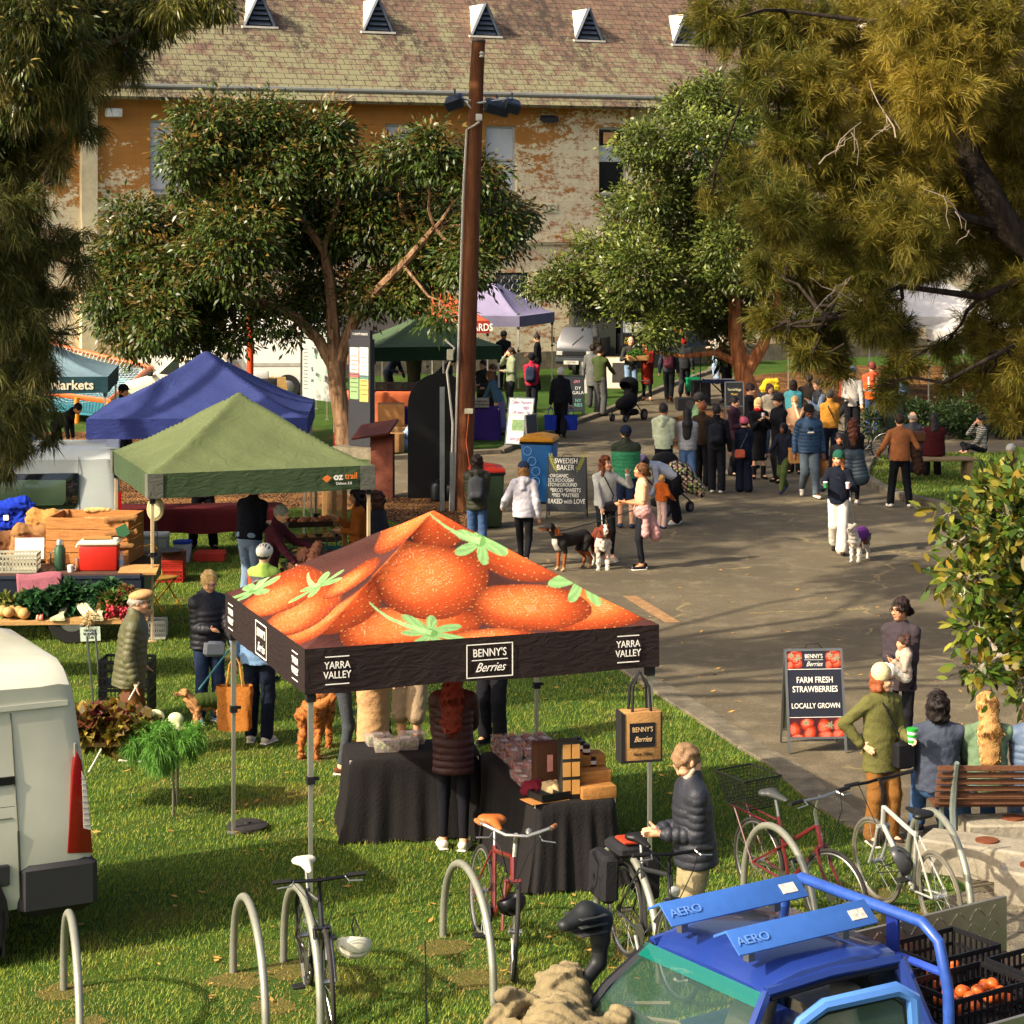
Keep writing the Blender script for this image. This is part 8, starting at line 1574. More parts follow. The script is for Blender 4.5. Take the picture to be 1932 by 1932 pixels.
sack('brown paper sack slumped behind the potato sack',85,31.1,.18,'#a5763c',.18,.36,-.2)
sack('dark brown sack at the far left of the tray',8,30.7,0,'#6a4526',.16,.3,.2)
U=SDF(); U.cap((-.2,0,.1),(.2,0,.15),.12,.1,.06).cap((-.15,0,.3),(.22,0,.4),.13,.1,.1).cap((.2,0,.38),(.34,-.02,.36),.07,.05,.05); o=U.build('shopping_bag',CL('#16309c'),None,.014,wr=.012); o.location=onb(15,31.2)+Vector((0,0,.3)); tag(o,'bright blue bag with a green lining lying on the sacks','bag'); MB().box((0,-.12,.22),(.07,.012,.07)).build('label_patch',WH,o,smooth=False)
c_=crate('pale grey plastic crate with paper notice at the left end of the tray',onb(28,29.8),.05,(.62,.36,.24),'#a5a28c',slots=7)
o=MB().box((0,0,.15),(.38,.006,.28)).build('paper_notice',M('#cfcdc6',.8,0,.03),None,onb(55,30.1)+Vector((0,0,.1)),(R(-12),0,.1),smooth=False); tag(o,'white paper notice leaning behind the pale grey crate','notice')
n_=16; gx,gz=np.meshgrid(np.linspace(-.3,.3,n_),np.linspace(-.42,.0,n_),indexing='ij'); V=np.stack([gx*(1+.3*gz),-.01-.03*np.abs(np.sin(gx*14))*(-gz)*2-.02*(gz<-.05),gz+.02*np.sin(gx*9)],-1).reshape(-1,3); idx=np.arange(n_*n_).reshape(n_,n_); Q=np.stack([idx[:-1,:-1],idx[1:,:-1],idx[1:,1:],idx[:-1,1:]],-1).reshape(-1,4)
o=npmesh('pink_cloth',V,Q,CL('#8f5560')); o.location=(onb(75,29.5).x,29.49,.96); sm=o.modifiers.new('s','SOLIDIFY'); sm.thickness=.01; tag(o,'faded pink cloth hanging over the front of the dark tray','cloth')
o=MB().lathe([(.07,0),(.075,.01),(.075,.28),(.055,.31),(.055,.33)],n=20).build('thermos',M('#33503a',.35,.2,.05),None,onb(113,29.9)); tag(o,'tall dark green vacuum flask with steel cup','flask'); MB().lathe([(.05,.33),(.05,.36),(.04,.40)],n=18).build('cup_lid',MET('#b0aea4'),o); MB().tube([(-.075,0,.24),(-.12,0,.22),(-.12,0,.1),(-.075,0,.07)],.01,6).build('handle',M('#26342a',.4),o)
o=MB().lathe([(.035,0),(.042,.09)],n=16).build('mug',M('#d9d6cc',.3),None,onb(133,29.75)); tag(o,'small white enamel mug between the flask and the spice jar','mug'); MB().tube([(.04,0,.07),(.07,0,.06),(.07,0,.03),(.04,0,.02)],.006,5).build('handle',M('#d9d6cc',.3),o)
o=MB().lathe([(.03,0),(.03,.12),(.024,.13)],n=14).build('spice_jar',M('#8a5a34',.25),None,onb(146,29.85)); tag(o,'little brown spice jar with steel lid','jar'); MB().lathe([(.03,.13),(.03,.165)],n=14).build('lid',MET('#b8b6ae'),o)
q=onb(188,29.95); e_=empty('cool_box','bright red cool box with cream lid on the dark tray','cool box',q,R(2)); MB().box((0,0,.16),(.48,.3,.32),tap=1.06,bev=.0).build('box_body',M('#b02418',.4,0,.06),e_,bev=.025); MB().box((0,0,.36),(.53,.34,.08),bev=.03).build('lid',M('#cfc9b4',.45,0,.05),e_); MB().tube([(-.27,-.05,.36),(-.3,-.05,.3),(-.3,.05,.3),(-.27,.05,.36)],.012,5).build('handle',M('#cfc9b4',.45),e_)
o=MB().box((0,0,0),(.36,.2,.015),(0,0,.2)).build('cardboard_flat',M('#a5763c',.85),None,q+Vector((-.03,0,.415))); tag(o,'folded cardboard lying on the red cool box','cardboard')
o=MB().lathe([(.035,0),(.037,.01),(.037,.17),(.014,.21),(.014,.23)],n=14).build('water_bottle',M('#b9c0c4',.08,0,0,alpha=.5),None,onb(229,29.9)); tag(o,'clear plastic water bottle beside the red cool box','bottle'); MB().lathe([(.016,.23),(.016,.25)],n=10).build('cap',M('#c8ccd0'),o); MB().lathe([(.038,.07),(.038,.13)],n=14).build('label_band',M('#6a8ab0',.5),o)
o=MB().box((0,0,.02),(.5,.3,.03),(R(12),0,0)).build('cardboard_flat',M('#a87a48',.85),None,onb(262,29.8)); tag(o,'flattened brown cardboard at the right end of the tray','cardboard')
# vegetable table
vt=cloth_table if 0 else None
vY=27.6; vx=AT(110,1165,vY).x; tb=empty('vegetable_table','long plank table heaped with bunched vegetables in front of the dark tray','table',(vx,vY,0),R(4))
MB().box((-.6,0,.73),(3.4,.75,.04)).build('tabletop',WD('#a9824e'),tb,smooth=False)
MB().box((.35,-.378,.715),(.02,.006,.06)).build('plank_joint',M('#2a1c10'),tb,smooth=False)
for x in(.95,-1.9):
    for y in(-.3,.3): MB().tube([(x,y,0),(x,y,.71)],.02,6).build('leg',MET('#77786f'),tb)
def veg(label,cat,px,py,Y,build,z=.75,name=None,group=None,rz=0,loc=None):
    p=loc or (AT(px,py,Y).x,Y,z); r_=empty(name or 'bunch',label,cat,p,rz,group); build(r_); return r_
def root_part(r_,n,r,col,spread,sc=(1,1,1),seed=1,nm='root'):
    rr=random.Random(seed)
    for i in range(n): MB().ball((rr.uniform(-spread,spread),rr.uniform(-.12,.05),r*.8+rr.uniform(0,.04)),r*rr.uniform(.8,1.1),9,sc).build(nm,M(col,.6,0,.25,10),r_,ang=80)
def greens(r_,c,rad,n,cols,ls=.09,lw=.03,seed=4,nm='leaves'): leaves(nm,[(Vector(p),rad,1.) for p in c],n,ls,lw,cols,MLEAF,r_,seed,clump=.06,droop=.1,shell=.2,per=12)
GK=['#1f3f1e','#2c5226','#3b6a3a','#16301a']
for i,(px,l) in enumerate(((8,'turnips with stalks at the far left end of the vegetable table'),(38,'larger pale turnips beside the chard'))):
    veg(l,'turnips',px,1160,27.45,lambda r_:(root_part(r_,4,.075,'#b08a52',.14,(1,1,.9),i),greens(r_,[(0,.15,.12)],.12,500,['#4f6a24','#6a6a30'])),name='turnip_bunch')
veg('dark green chard with pink stalks beside the turnips','chard',74,1160,27.5,lambda r_:(greens(r_,[(-.05,.05,.14),(.08,.1,.12)],.15,1500,GK,.12,.045),[MB().tube([(.02+.02*k,-.25,.02),(.0+.02*k,0,.1)],.012,5).build('stalk',M('#b85a5a' if k%2 else '#c9b08a',.5),r_) for k in range(4)]),name='chard_bunch')
def onions(r_):
    for k in range(9): a=-.5+k*.12; MB().tube([(math.sin(a)*.16,-.3,.03),(math.sin(a)*.05,-.1,.05),(math.sin(a)*.1,.15,.12)],[.022,.012,.008],6).build('onion_stem',M('#c9c49a',.5),r_)
    greens(r_,[(0,.2,.14)],.14,900,GK,.1,.03)
veg('bunch of spring onions with white bases on the plank table','spring onions',118,1170,27.5,onions,name='onion_bunch'); 
def leeks(r_):
    for k in range(3): MB().tube([(.05*k+.12,-.28,.05),(.05*k-.02,.0,.1),(.05*k-.14,.25,.16)],[.035,.03,.028],8).build('leek_stem',M('#cfca9c',.5),r_)
    greens(r_,[(.15,-.28,.03)],.06,200,['#b0905a','#c9b48a'],.06,.008,nm='root_hairs'); greens(r_,[(-.2,.3,.2)],.12,700,GK,.14,.03)
veg('fat white leeks lying across the plank table','leeks',155,1150,27.5,leeks,name='leek_bunch'); veg('second bunch of white stemmed spring onions beside the radishes','spring onions',190,1170,27.5,onions,name='onion_bunch')
veg('mound of dark curly kale behind the leeks','kale',165,1130,27.75,lambda r_:greens(r_,[(-.35,.05,.1),(-.1,.05,.14),(.15,.05,.16),(.3,.05,.2)],.17,5200,GK,.07,.03),name='kale_heap')
def rad(r_):
    rr=random.Random(3); mb=MB()
    for k in range(95): mb.ball((rr.uniform(-.19,.19),rr.uniform(-.24,.06),rr.uniform(.02,.16)),rr.uniform(.018,.028),5)
    mb.build('radishes',M('#8e1a26',.4,0,.25,20),r_,ang=80); greens(r_,[(.05,.15,.2),(-.15,.1,.18)],.12,900,['#3f6a24','#5c7a34','#8a3a2a'])
veg('heap of small red radishes at the right end of the plank table','radishes',232,1160,27.45,rad,name='radish_heap')
o=MB().box((0,0,-.09),(.24,.006,.17),(0,R(-3),0)).build('price_card',M('#aab8a4',.8,0,.04),tb,( .52-.0,-.39,.70),smooth=False)
bpy.data.objects[o.name].parent=None; o.location=(AT(171,1185,27.2).x,27.18,.70); tag(o,'handwritten pale green price card hanging from the plank table','price card'); text("ORGANIC\nSILVERBEET\n$5.00",.042,(0,-.006,-.09),(R(90),0,0),M('#2a2a2a'),o,sx=.8)
# near table with beets and fennel
nY=21.6; nx=AT(255,1405,nY).x; tb=empty('trestle_table','small plank trestle table of beetroot and fennel near the delivery van','table',(nx,nY,0),R(3)); MB().box((-.1,0,.70),(1.25,.6,.04)).build('tabletop',WD('#b08a58'),tb,smooth=False)
for x in(.38,-.6): l_=MB().tube([(x,-.22,0),(x,-.2,.69)],.014,6).build('leg',MET('#8a8478'),tb); MB().tube([(x,.2,0),(x,.2,.69)],.014,6).build('leg',MET('#8a8478'),tb); MB().tube([(x,-.2,.5),(x-.2,-.2,.66)],.008,5).build('brace',MET('#6a645a'),tb)
def beets(r_):
    rr=random.Random(2)
    for k in range(8): MB().ball((rr.uniform(-.1,.42),rr.uniform(-.05,.2),.07+rr.uniform(0,.06)),rr.uniform(.045,.062),9).build('beetroot',M('#4a1a26' if k else '#8a1f38',.6,0,.3,12),r_,ang=80)
    greens(r_,[(-.3,-.05,.08),(-.1,-.12,.1),(.12,-.1,.08),(.35,-.05,.08),(.1,.1,.1)],.16,2600,['#6a3a1a','#8a6a1e','#5a5a20','#a08a30','#5a2420','#4a5a1e'],.12,.05)
veg('beetroot with browning leaves piled on the small plank table','beetroot',195,1380,21.55,beets,z=.725,name='beetroot_pile')
def fennel(r_):
    for (x,y,z,s_) in ((-.09,.05,.17,.085),(.10,.05,.15,.075)):
        U=SDF(); U.ell((x,y,z),(s_,s_*.7,s_*.85),.01).cap((x,y,z-.04),(x-.05,y-.12,z-.12),.03,.014,.03).cap((x+.02,y,z-.04),(x+.05,y-.15,z-.13),.028,.013,.03); U.build('bulb',M('#c9cf9c',.45,0,.1,10),r_,.008)
    needles('fronds',[(Vector((-.22,-.16,.0)),.17,1),(Vector((0,-.2,.0)),.2,1.2),(Vector((.22,-.16,-.02)),.17,1),(Vector((.0,-.24,-.15)),.15,.8),(Vector((.28,-.1,.06)),.12,.6),(Vector((-.3,-.1,-.06)),.13,.7),(Vector((-.05,-.1,.08)),.14,.7)],520,40,.11,.0032,'#3f7a24','#7fae4a',MLEAF,r_,6,droop=.9,golden=lambda T:np.full(len(T),.4),shell=.1,hang=.4)
veg('feathery green fennel with two white bulbs spilling off the small table','fennel',310,1360,21.5,fennel,z=.73,name='fennel_bunch')
# trolley of crates
g=G(236,1372); c1=crate('lower black crate of the stack behind the man in the flat cap',(g.x,g.y+.15,.12),R(-4),(.56,.38,.3),'#17181a'); crate('upper black crate of the stack behind the man in the flat cap',(g.x,g.y+.15,.43),R(-4),(.56,.38,.3),'#17181a')
t_=empty('hand_trolley','folding steel hand trolley holding two black crates','trolley',(g.x,g.y+.15,0),R(-4)); MB().tube([(-.32,-.18,.1),(-.4,-.2,1.0),(-.4,.15,1.0),(-.32,.15,.1)],.013,6).build('handle_frame',MET('#a8aaa8'),t_); MB().box((0,0,.1),(.62,.4,.03)).build('platform',MET('#8a8c8a'),t_)
for y in(-.17,.17): MB().lathe([(.02,-.02),(.07,-.02),(.07,.02),(.02,.02)],(-.25,y,.07),14,'y').build('wheel',RUB,t_)
g=G(294,1203); crate('small white plastic crate on the grass under the plank table end',(g.x,g.y,0),R(3),(.28,.3,.24),'#b9b7ac',slots=5)
# folding chair
g=G(300,1152); fc=empty('folding_chair','yellow metal folding chair on the grass by the olive canopy','chair',(g.x,g.y+.1,0),R(60)); YM=M('#b5872a',.4,.3,.15,10)
for x in(-.2,.2): MB().tube([(x,-.22,0),(x,.12,.45),(x,.22,.85)],.013,6).build('leg',YM,fc); MB().tube([(x*.9,.28,0),(x*.9,-.15,.45)],.013,6).build('leg',YM,fc)
MB().tube([(-.2,.22,.85),(-.12,.23,.88),(.12,.23,.88),(.2,.22,.85)],.013,6).build('top_rail',YM,fc); MB().box((0,0,.45),(.4,.36,.025),bev=.01).build('seat',YM,fc); MB().box((0,.2,.74),(.38,.02,.16),bev=.01).build('backrest',YM,fc)
def crt(l,px,py,Y,z,d,col,rz=0,**k): p=AT(px,py,Y); return crate(l,(p.x,Y,z),R(rz),d,col,**k)
crt('lowest red plastic crate of the stack under the hanging scale',317,1080,34.6,0,(.5,.38,.2),'#a82a1c'); crt('middle red plastic crate of the stack under the hanging scale',317,1060,34.6,.205,(.5,.38,.13),'#a82a1c'); crt('dark red wooden crate topping the stack under the hanging scale',317,1040,34.6,.34,(.5,.38,.1),'#5a241a')
p=AT(317,1030,34.5); o=MB().lathe([(.01,0),(.21,.01),(.24,.04),(.22,.045),(.05,.02)],n=26).build('scale_pan',MET('#3a3c3c'),None,(p.x,34.5,.445)); tag(o,'round dark metal weighing pan resting on the red crates','pan')
p=AT(298,960,30.2); hs=empty('hanging_scale','cream faced hanging scale below the olive canopy','scale',(p.x,30.0,0)); z=5.8-(960-375)/(F/30.0)
mb=MB(); mb.lathe([(.01,-.05),(.1,-.05),(.11,-.04),(.11,.04),(.1,.05),(.01,.05)],(0,0,0),22,'y'); [mb.v.__setitem__(i,(v[0],v[1],v[2]*1.45+z)) for i,v in enumerate(mb.v)]; mb.build('dial',M('#b9a878',.4),hs); mb=MB(); mb.lathe([(.01,-.06),(.075,-.06),(.01,-.052)],(0,0,0),22,'y'); [mb.v.__setitem__(i,(v[0],v[1],v[2]*1.45+z)) for i,v in enumerate(mb.v)]; mb.build('dial_face',M('#cfc49c',.5),hs)
MB().tube([(0,0,z+.15),(0,0,2.2)],.006,5).build('chain',MET('#555'),hs)
for sx in(-1,1): MB().tube([(0,0,z-.15),(sx*.02,0,z-.3),(sx*.03,0,z-.55),(sx*.1,0,z-.62)],.005,4).build('hanger',MET('#444'),hs)
# red table and things beneath
rt_=cloth_table('long table under a patterned dark red cloth below the olive canopy',AT(355,935,37).x,37.2,6,3.0,.7,.78,'#4a1416',5,None,.02,zb=.38)
for i,(l,px,c,d) in enumerate((('white insulated box under the red clothed table',292,'#a8a698',(.45,.34,.4)),('low red tub under the red clothed table',398,'#a02a1c',(.5,.34,.16)))):
    p=AT(px,1020,36.6); o=MB().box((0,0,d[2]/2),d,bev=.02).build('insulated_box' if i==0 else 'tub',M(c,.5),None,(p.x,36.5,0)); tag(o,l,'box' if i==0 else 'tub'); 
    if i==0: MB().box((0,0,d[2]+.02),(.48,.37,.06),bev=.015).build('lid',M('#b9b7aa',.5),o)
p=AT(348,1010,36.6); o=MB().lathe([(.12,0),(.15,.3)],n=20).build('bucket',M('#b0b4b4',.4),None,(p.x,36.4,0)); tag(o,'white bucket with blue lid under the red clothed table','bucket'); MB().lathe([(.155,.3),(.16,.34),(.01,.345)],n=20).build('lid',M('#1c3a8c',.5),o)
# produce display right of the olive canopy
def tray(label,px,py,Y,z,d,col,fill,fc_,n=14,r=.04,rz=12,sc=(1,1,1),name='produce_tray',fn='produce',seed=1):
    p=AT(px,py,Y); r_=empty(name,label,'tray',(p.x,Y,z),R(rz),'trays on the produce display'); x,y,h=d; mt=M(col,.8,0,.2,6); MB().box((0,0,.01),(x,y,.02)).build('base',mt,r_,smooth=False)
    for s_ in(-1,1): MB().box((0,s_*(y/2),h/2),(x,.015,h)).build('side',mt,r_,smooth=False); MB().box((s_*(x/2-.008),0,h/2),(.014,y-.016,h)).build('side',mt,r_,smooth=False)
    rr=random.Random(seed)
    for i in range(n): MB().ball((rr.uniform(-.42,.42)*x,rr.uniform(-.4,.4)*y,h*.5+rr.uniform(0,.04)),r*rr.uniform(.85,1.1),7,sc).build(fn,M(fc_,.6,0,.25,14),r_,ang=80)
    return r_
st=empty('produce_stand','stepped dark timber produce stand under the olive canopy','stand',(AT(585,1000,32.6).x,32.6,0),R(14)); DKW=WD('#4a3220')
for i,(y,z) in enumerate(((-1.6,.62),(-.8,.68),(0,.74),(.8,.82),(1.5,.95))): MB().box((0,y,z),(1.0,.62,.03)).build('shelf',DKW,st,smooth=False)
for x in(-.46,.46):
    for y in(-1.8,-.4,.9,1.75): MB().box((x,y,.3),(.06,.06,.6)).build('leg',DKW,st,smooth=False)
MB().box((.48,.9,1.35),(.03,1.8,.85)).build('clear_screen',M('#8a6a44',.4,0,.2,5,alpha=.45),st,smooth=False)
for y in(0,.9,1.8): MB().box((.5,y,1.3),(.06,.06,1.1)).build('post',WD('#9a7040'),st,smooth=False)
tray('tray of glazed scroll buns on the upper shelf',590,950,33.7,.98,(.8,.5,.08),'#3a2a1e',1,'#8a4a1c',22,.055,14,(1,1,.7),'pastry_tray','bun',3)
tray('tray of pale pastries below the scroll buns',588,975,33.0,.86,(.85,.35,.06),'#4a3424',1,'#b07a3a',14,.045,14,(1.3,.8,.7),'pastry_tray','pastry',4)
tray('tray of ginger and turmeric roots in the middle of the stand',560,1000,32.2,.78,(.85,.35,.07),'#3c5230',1,'#c08a4a',16,.035,14,(1.6,.7,.7),'produce_tray','root',5)
tray('green edged tray of small onions lower on the stand',600,1030,31.5,.70,(.85,.4,.1),'#2f4a2a',1,'#7a5a34',14,.04,14,name='produce_tray',fn='onion',seed=6)
tray('russet lined tray of dark potatoes beside the paper bags',610,1005,31.9,.75,(.5,.35,.1),'#6a2c22',1,'#4a3a2a',10,.05,14,name='produce_tray',fn='potato',seed=7)
for i,(px,l) in enumerate(((572,'crumpled brown paper bag left of its twin on the produce trays'),(595,'taller crumpled paper bag right of its twin on the produce trays'))):
    p=AT(px,1035,31.2); U=SDF(); U.cap((-.1,0,.08),(.1,0,.1),.09,.08,.05).cap((-.02,0,.2),(.06,0,.3+.08*i),.09,.06,.06); o=U.build('paper_bag',M('#8a5a44',.9,0,.15,10),None,.013,wr=.014); o.location=(p.x,30.9,.72); tag(o,l,'paper bag')
cr3=crt('green and timber crate of halved pumpkins in front of the produce stand',607,1080,30.3,.42,(.85,.5,.34),'#4f5a2c',12,slots=3,rows=2); 
st2=thing_box('packing_case','pale packing case holding up the pumpkin crate','box',(AT(607,1080,30.3).x,30.3,0),R(12),(.8,.5,.41),'#8a8270')
for i,(px,c,l) in enumerate(((597,'#c07a18','orange halved pumpkin at the left of the pumpkin crate'),(628,'#b8741a','orange pumpkin wedge in the middle of the pumpkin crate'),(650,'#b39a80','pale pink skinned pumpkin at the right of the pumpkin crate'))):
    p=AT(px,1080,30.2); U=SDF()
    for k in range(8): a=k*.785; U.ell((.055*math.cos(a),.055*math.sin(a),0),(.075,.075,.08),.015)
    o=U.build('pumpkin',M(c,.5,0,.15,8),None,.01); o.location=(p.x,30.15,.82); tag(o,l,'pumpkin'); MB().tube([(0,0,.06),(.01,.01,.11)],[.014,.009],6).build('stem',M('#5a5a34'),o)
for i,(px,py,Y,c,d,l) in enumerate(((545,1080,30.6,'#3f7a8c',(.4,.4,.5),'teal plastic box beside the cyclist'),(568,1070,30.9,'#26282a',(.34,.3,.62),'black electronic scale box behind the cyclist'))): p=AT(px,py,Y); thing_box('storage_box',l,'box',(p.x,Y,0),.2,d,c,.02)
# ---------- middle stalls ----------
cloth_table('table under a coral pink cloth below the bottle green canopy',AT(735,740,59.5).x,59.5,6,2.2,.7,.78,'#b8603c',6,None,.03)
for i,px in enumerate((715,745,772)): p=AT(px,700,59.5); crate(('left','middle','right')[i]+' black crate of red fruit on the coral cloth',(p.x,59.5,.8),R(6),(.42,.34,.2),'#1a1416',group='black crates on the coral table')
cloth_table('table under a purple cloth behind the arch board',AT(840,790,55).x,55,4,2.6,.7,.76,'#2f1f5c',7,None,.02)
for i in range(12):
    p=AT(918-(i%4)*9,765,54.9); o=MB().box((0,0,.04),(.12,.3,.07),bev=.012).build('egg_carton',M('#7f7a70',.9,0,.2,30),None,(p.x+.0,54.8+.02*(i%2),.78+.075*(i//4)),(0,0,.05)); tag(o,'grey egg carton in the stack on the purple table','egg carton','egg cartons on the purple table')
cloth_table('bare low packing table left of the arch board',AT(735,830,53.2).x,53.2,4,1.0,.6,.5,'#8a6844',8,None,.0)
thing_box('cardboard_box','large open brown cardboard box left of the arch board','box',(AT(738,820,53.2).x,53.2,.52),.06,(.62,.5,.5),'#9a6c3c',.01); thing_box('cardboard_box','small brown cardboard box below the large open one','box',(AT(742,850,52.2).x,52.3,0),.05,(.5,.4,.42),'#a5794a',.01); thing_box('cardboard_box','squat cardboard box on the grass beside the small one','box',(AT(712,850,52.2).x,52.3,0),-.1,(.36,.4,.4),'#8f6236',.01)
U=SDF(); U.cap((-.1,0,.15),(.1,0,.12),.16,.14,.08).cap((0,0,.4),(.03,0,.5),.12,.07,.08); o=U.build('plastic_bag',M('#8aa4c0',.4,0,.15,6),None,.02,wr=.02); p=AT(772,830,53); o.location=(p.x,52.6,0); tag(o,'pale blue plastic bag on the grass left of the arch board','bag')
for i in range(9):
    p=AT(492+(i%2)*16,740,63.5); thing_box('produce_box',('white' if i%2==0 else 'black')+' waxed produce box in the stack beside the orange pole','box',(p.x,63.5,.0+.2*(i//2)),.05,(.42,.36,.19),'#b9b7b0' if i%2==0 else '#1f1f20',.006,'waxed boxes stacked beside the orange pole')
for i,px in enumerate((507,528)):
    g=G(px,762); ee=empty('wooden_trestle',('left' if i==0 else 'right')+' folded pale wooden trestle by the stacked boxes','trestle',(g.x,g.y,0),R(30))
    for s_ in(-1,1): MB().box((0,s_*.14,.38),(.34,.03,.8),(s_*R(20),0,0)).build('frame',WD('#c09a58'),ee,smooth=False)
o=MB().tube([(0,0,0),(0,0,2.75)],.09,12).build('orange_pole',M('#b83c14',.45,0,.1,4),None,(AT(472,700,60.5).x,60.5,0)); tag(o,'thick bright orange steel pole rising beside the blue canopy','pole')
# playground net
pg_=empty('play_net','orange framed climbing net over turquoise matting at the far left','climbing net',(0,0,0)); A=AT(60,640,68); B=AT(285,694,66); C=AT(205,757,58.8); D_=AT(40,735,59.5); OM=M('#b85a24',.5,0,.15,5); f_=MB().tube([A,B,C,D_,A],.07,8).build('frame_tube',OM,pg_)
mb=MB()
for i in range(1,20): mb.tube([A.lerp(D_,i/20)+Vector((0,0,-.12*math.sin(i/20*3.14))),(A.lerp(D_,i/20)).lerp(B.lerp(C,i/20),.5)+Vector((0,0,-.3)),B.lerp(C,i/20)],.012,3)
for i in range(1,30): mb.tube([A.lerp(B,i/30),A.lerp(B,i/30).lerp(D_.lerp(C,i/30),.5)+Vector((0,0,-.3*math.sin(i/30*3.14))),D_.lerp(C,i/30)],.012,3)
mb.build('rope_net',M('#a9bcc0',.8),pg_)
for p_ in (B,C,D_,AT(145,750,58.9)): MB().tube([(p_.x,p_.y,0),tuple(p_)],.07,8).build('post',M('#c07a1c',.5),pg_)
mb=MB(); mb.add([A-Vector((0,0,.5)),B-Vector((0,0,.5)),C-Vector((0,0,.45)),D_-Vector((0,0,.45))],[(3,2,1,0)]); mb.build('turquoise_mat',M('#3f8a94',.7,0,.1,2),pg_,smooth=False)
# ---------- benches, blocks, prams, music ----------
by=20.05; bx0=AT(1766,1480,by).x; be=empty('park_bench','slatted hardwood bench with grey cast frames seen from behind at the right edge','bench',(bx0,by,0)); HW=WD('#55351f'); BF=M('#7f8a82',.45,.5,.12,6)
for i in range(6): MB().box((1.05,.0-.035*i+.09,.47+.068*i),(2.1,.022,.05),(R(-12),0,0),bev=.006).build('back_slat',HW,be)
for i in range(5): MB().box((1.05,.16+.09*i,.43),(2.1,.07,.03),bev=.006).build('seat_slat',HW,be)
for x in(.16,1.05,1.95): MB().tube([(x,-.30,.02),(x,-.12,.03),(x,.02,.2),(x,.06,.42),(x,-.03,.7),(x,-.13,.87)],[.03,.03,.03,.032,.028,.022],6).build('end_frame',BF,be); MB().tube([(x,.06,.4),(x,.55,.4),(x,.6,.0)],.026,6).build('front_leg',BF,be)
fb=empty('timber_bench','low weathered timber bench on the grass island with two people seated','bench',(AT(1762,880,46.6).x,46.6,.05),R(6)); GWD=WD('#7a6648')
for y in(-.18,0,.18): MB().box((0,y,.43),(1.7,.15,.05),bev=.01).build('seat_plank',GWD,fb)
for x in(-.7,.7): MB().box((x,0,.2),(.12,.45,.4),bev=.01).build('leg',GWD,fb)
for i,(a,b,z,w_,d,l) in enumerate(((1850,1640,.0,1.7,.42,'long rough concrete block with a rusty round plate near the bench'),(1900,1585,.0,1.5,.4,'second concrete block set behind the first at the right edge'),(1935,1690,.0,1.1,.5,'broken low concrete block nearest the camera'))):
    g=G(a,b+20); r_=empty('concrete_block',l,'block',(g.x+.35,g.y,0),R(-28 if i!=1 else 3)); MB().box((0,0,.14),(w_,d,.3),bev=.02).build('block',M('#8a8270',.9,0,.25,6,.6,20),r_); MB().lathe([(.01,.29),(.1,.29),(.1,.305),(.03,.31)],(-.3,0,0),16).build('rusty_plate',M('#6a3a22',.8,0,.3,20),r_)
def pram(label,px,fy,rz,rider=None,s=1.):
    g=G(px,fy); r_=empty('pram',label,'pram',(g.x,g.y,0),R(rz)); BKc=CL('#141416'); U=SDF(); U.cap((0,.1,.5),(0,-.25,.45),.2,.16,.05).cap((0,.15,.5),(0,.25,.85),.2,.2,.05,(0,1,0),1.5).ell((0,.12,.95),(.24,.28,.2),.02).ell((0,-.1,.85),(.2,.22,.18),op='sub'); U.build('hood_and_seat',BKc,r_,.018)
    for x in(-.24,.24): MB().tube([(x,.75,1.0),(x,.3,.6),(x,-.35,.2)],.014,6).build('frame',MET('#2a2a2c'),r_); MB().tube([(x,.45,.15),(x,.1,.45)],.014,6).build('frame',MET('#2a2a2c'),r_)
    MB().tube([(-.24,.75,1.0),(.24,.75,1.0)],.018,6).build('handle',RUB,r_); MB().box((0,.15,.22),(.36,.4,.16),bev=.04).build('basket',BKc,r_)
    for (x,y,q) in((-.26,.45,.15),(.26,.45,.15),(-.2,-.38,.1),(.2,-.38,.1)): w_=MB().lathe([(.02,-.02),(q,-.025),(q,.025),(.02,.02)],(x,y,q),18,'x').build('wheel',RUB,r_); MB().lathe([(.01,-.028),(q*.55,-.028),(q*.55,.028),(.01,.028)],(x,y,q),14,'x').build('hub',MET('#77777a'),w_)
    return r_
pram('black pram with spoked wheels beside the toddler in the rust orange jacket',1262,968,140); pram('black stroller pushed by the man in the olive jumper',1182,794,-35)
for (px,py,Y,d,l) in ((1322,742,64,(.5,.4,.7),'black speaker cabinet beside the red trunk'),(1300,758,62.5,(.7,.4,.35),'low black amplifier case at the edge of the leaf litter'),(1395,772,61,(.45,.35,.5),'black case standing among the queue near the keyboard')): p=AT(px,py,Y); r_=empty('speaker',l,'speaker',(p.x,Y,0),.1); MB().box((0,0,d[2]/2),d,bev=.02).build('cabinet',M('#131315',.6),r_); MB().lathe([(.02,-.01),(min(d[0],d[2])*.36,-.01),(min(d[0],d[2])*.36,.01)],(0,-d[1]/2,d[2]/2),18,'y').build('cone',M('#2a2a2c',.5),r_)
p=AT(1370,740,62.3); kb=empty('keyboard','electric keyboard on a crossed stand with a blue edge in front of the red trunk','keyboard',(p.x,62.3,0),R(-5)); MB().box((0,0,.82),(1.3,.3,.1),bev=.01).build('keyboard_case',M('#16244a',.5),kb); MB().box((0,-.02,.875),(1.2,.18,.012)).build('keys',M('#cfcdc4',.4),kb,smooth=False)
for s_ in(-1,1): MB().tube([(s_*.4,0,0),(-s_*.4,0,.77)],.02,6).build('stand_leg',RUB,kb)
MB().tube([(-.7,.1,0),(-.7,.1,1.5),(-.45,0,1.6)],.015,6).build('microphone_stand',RUB,kb)
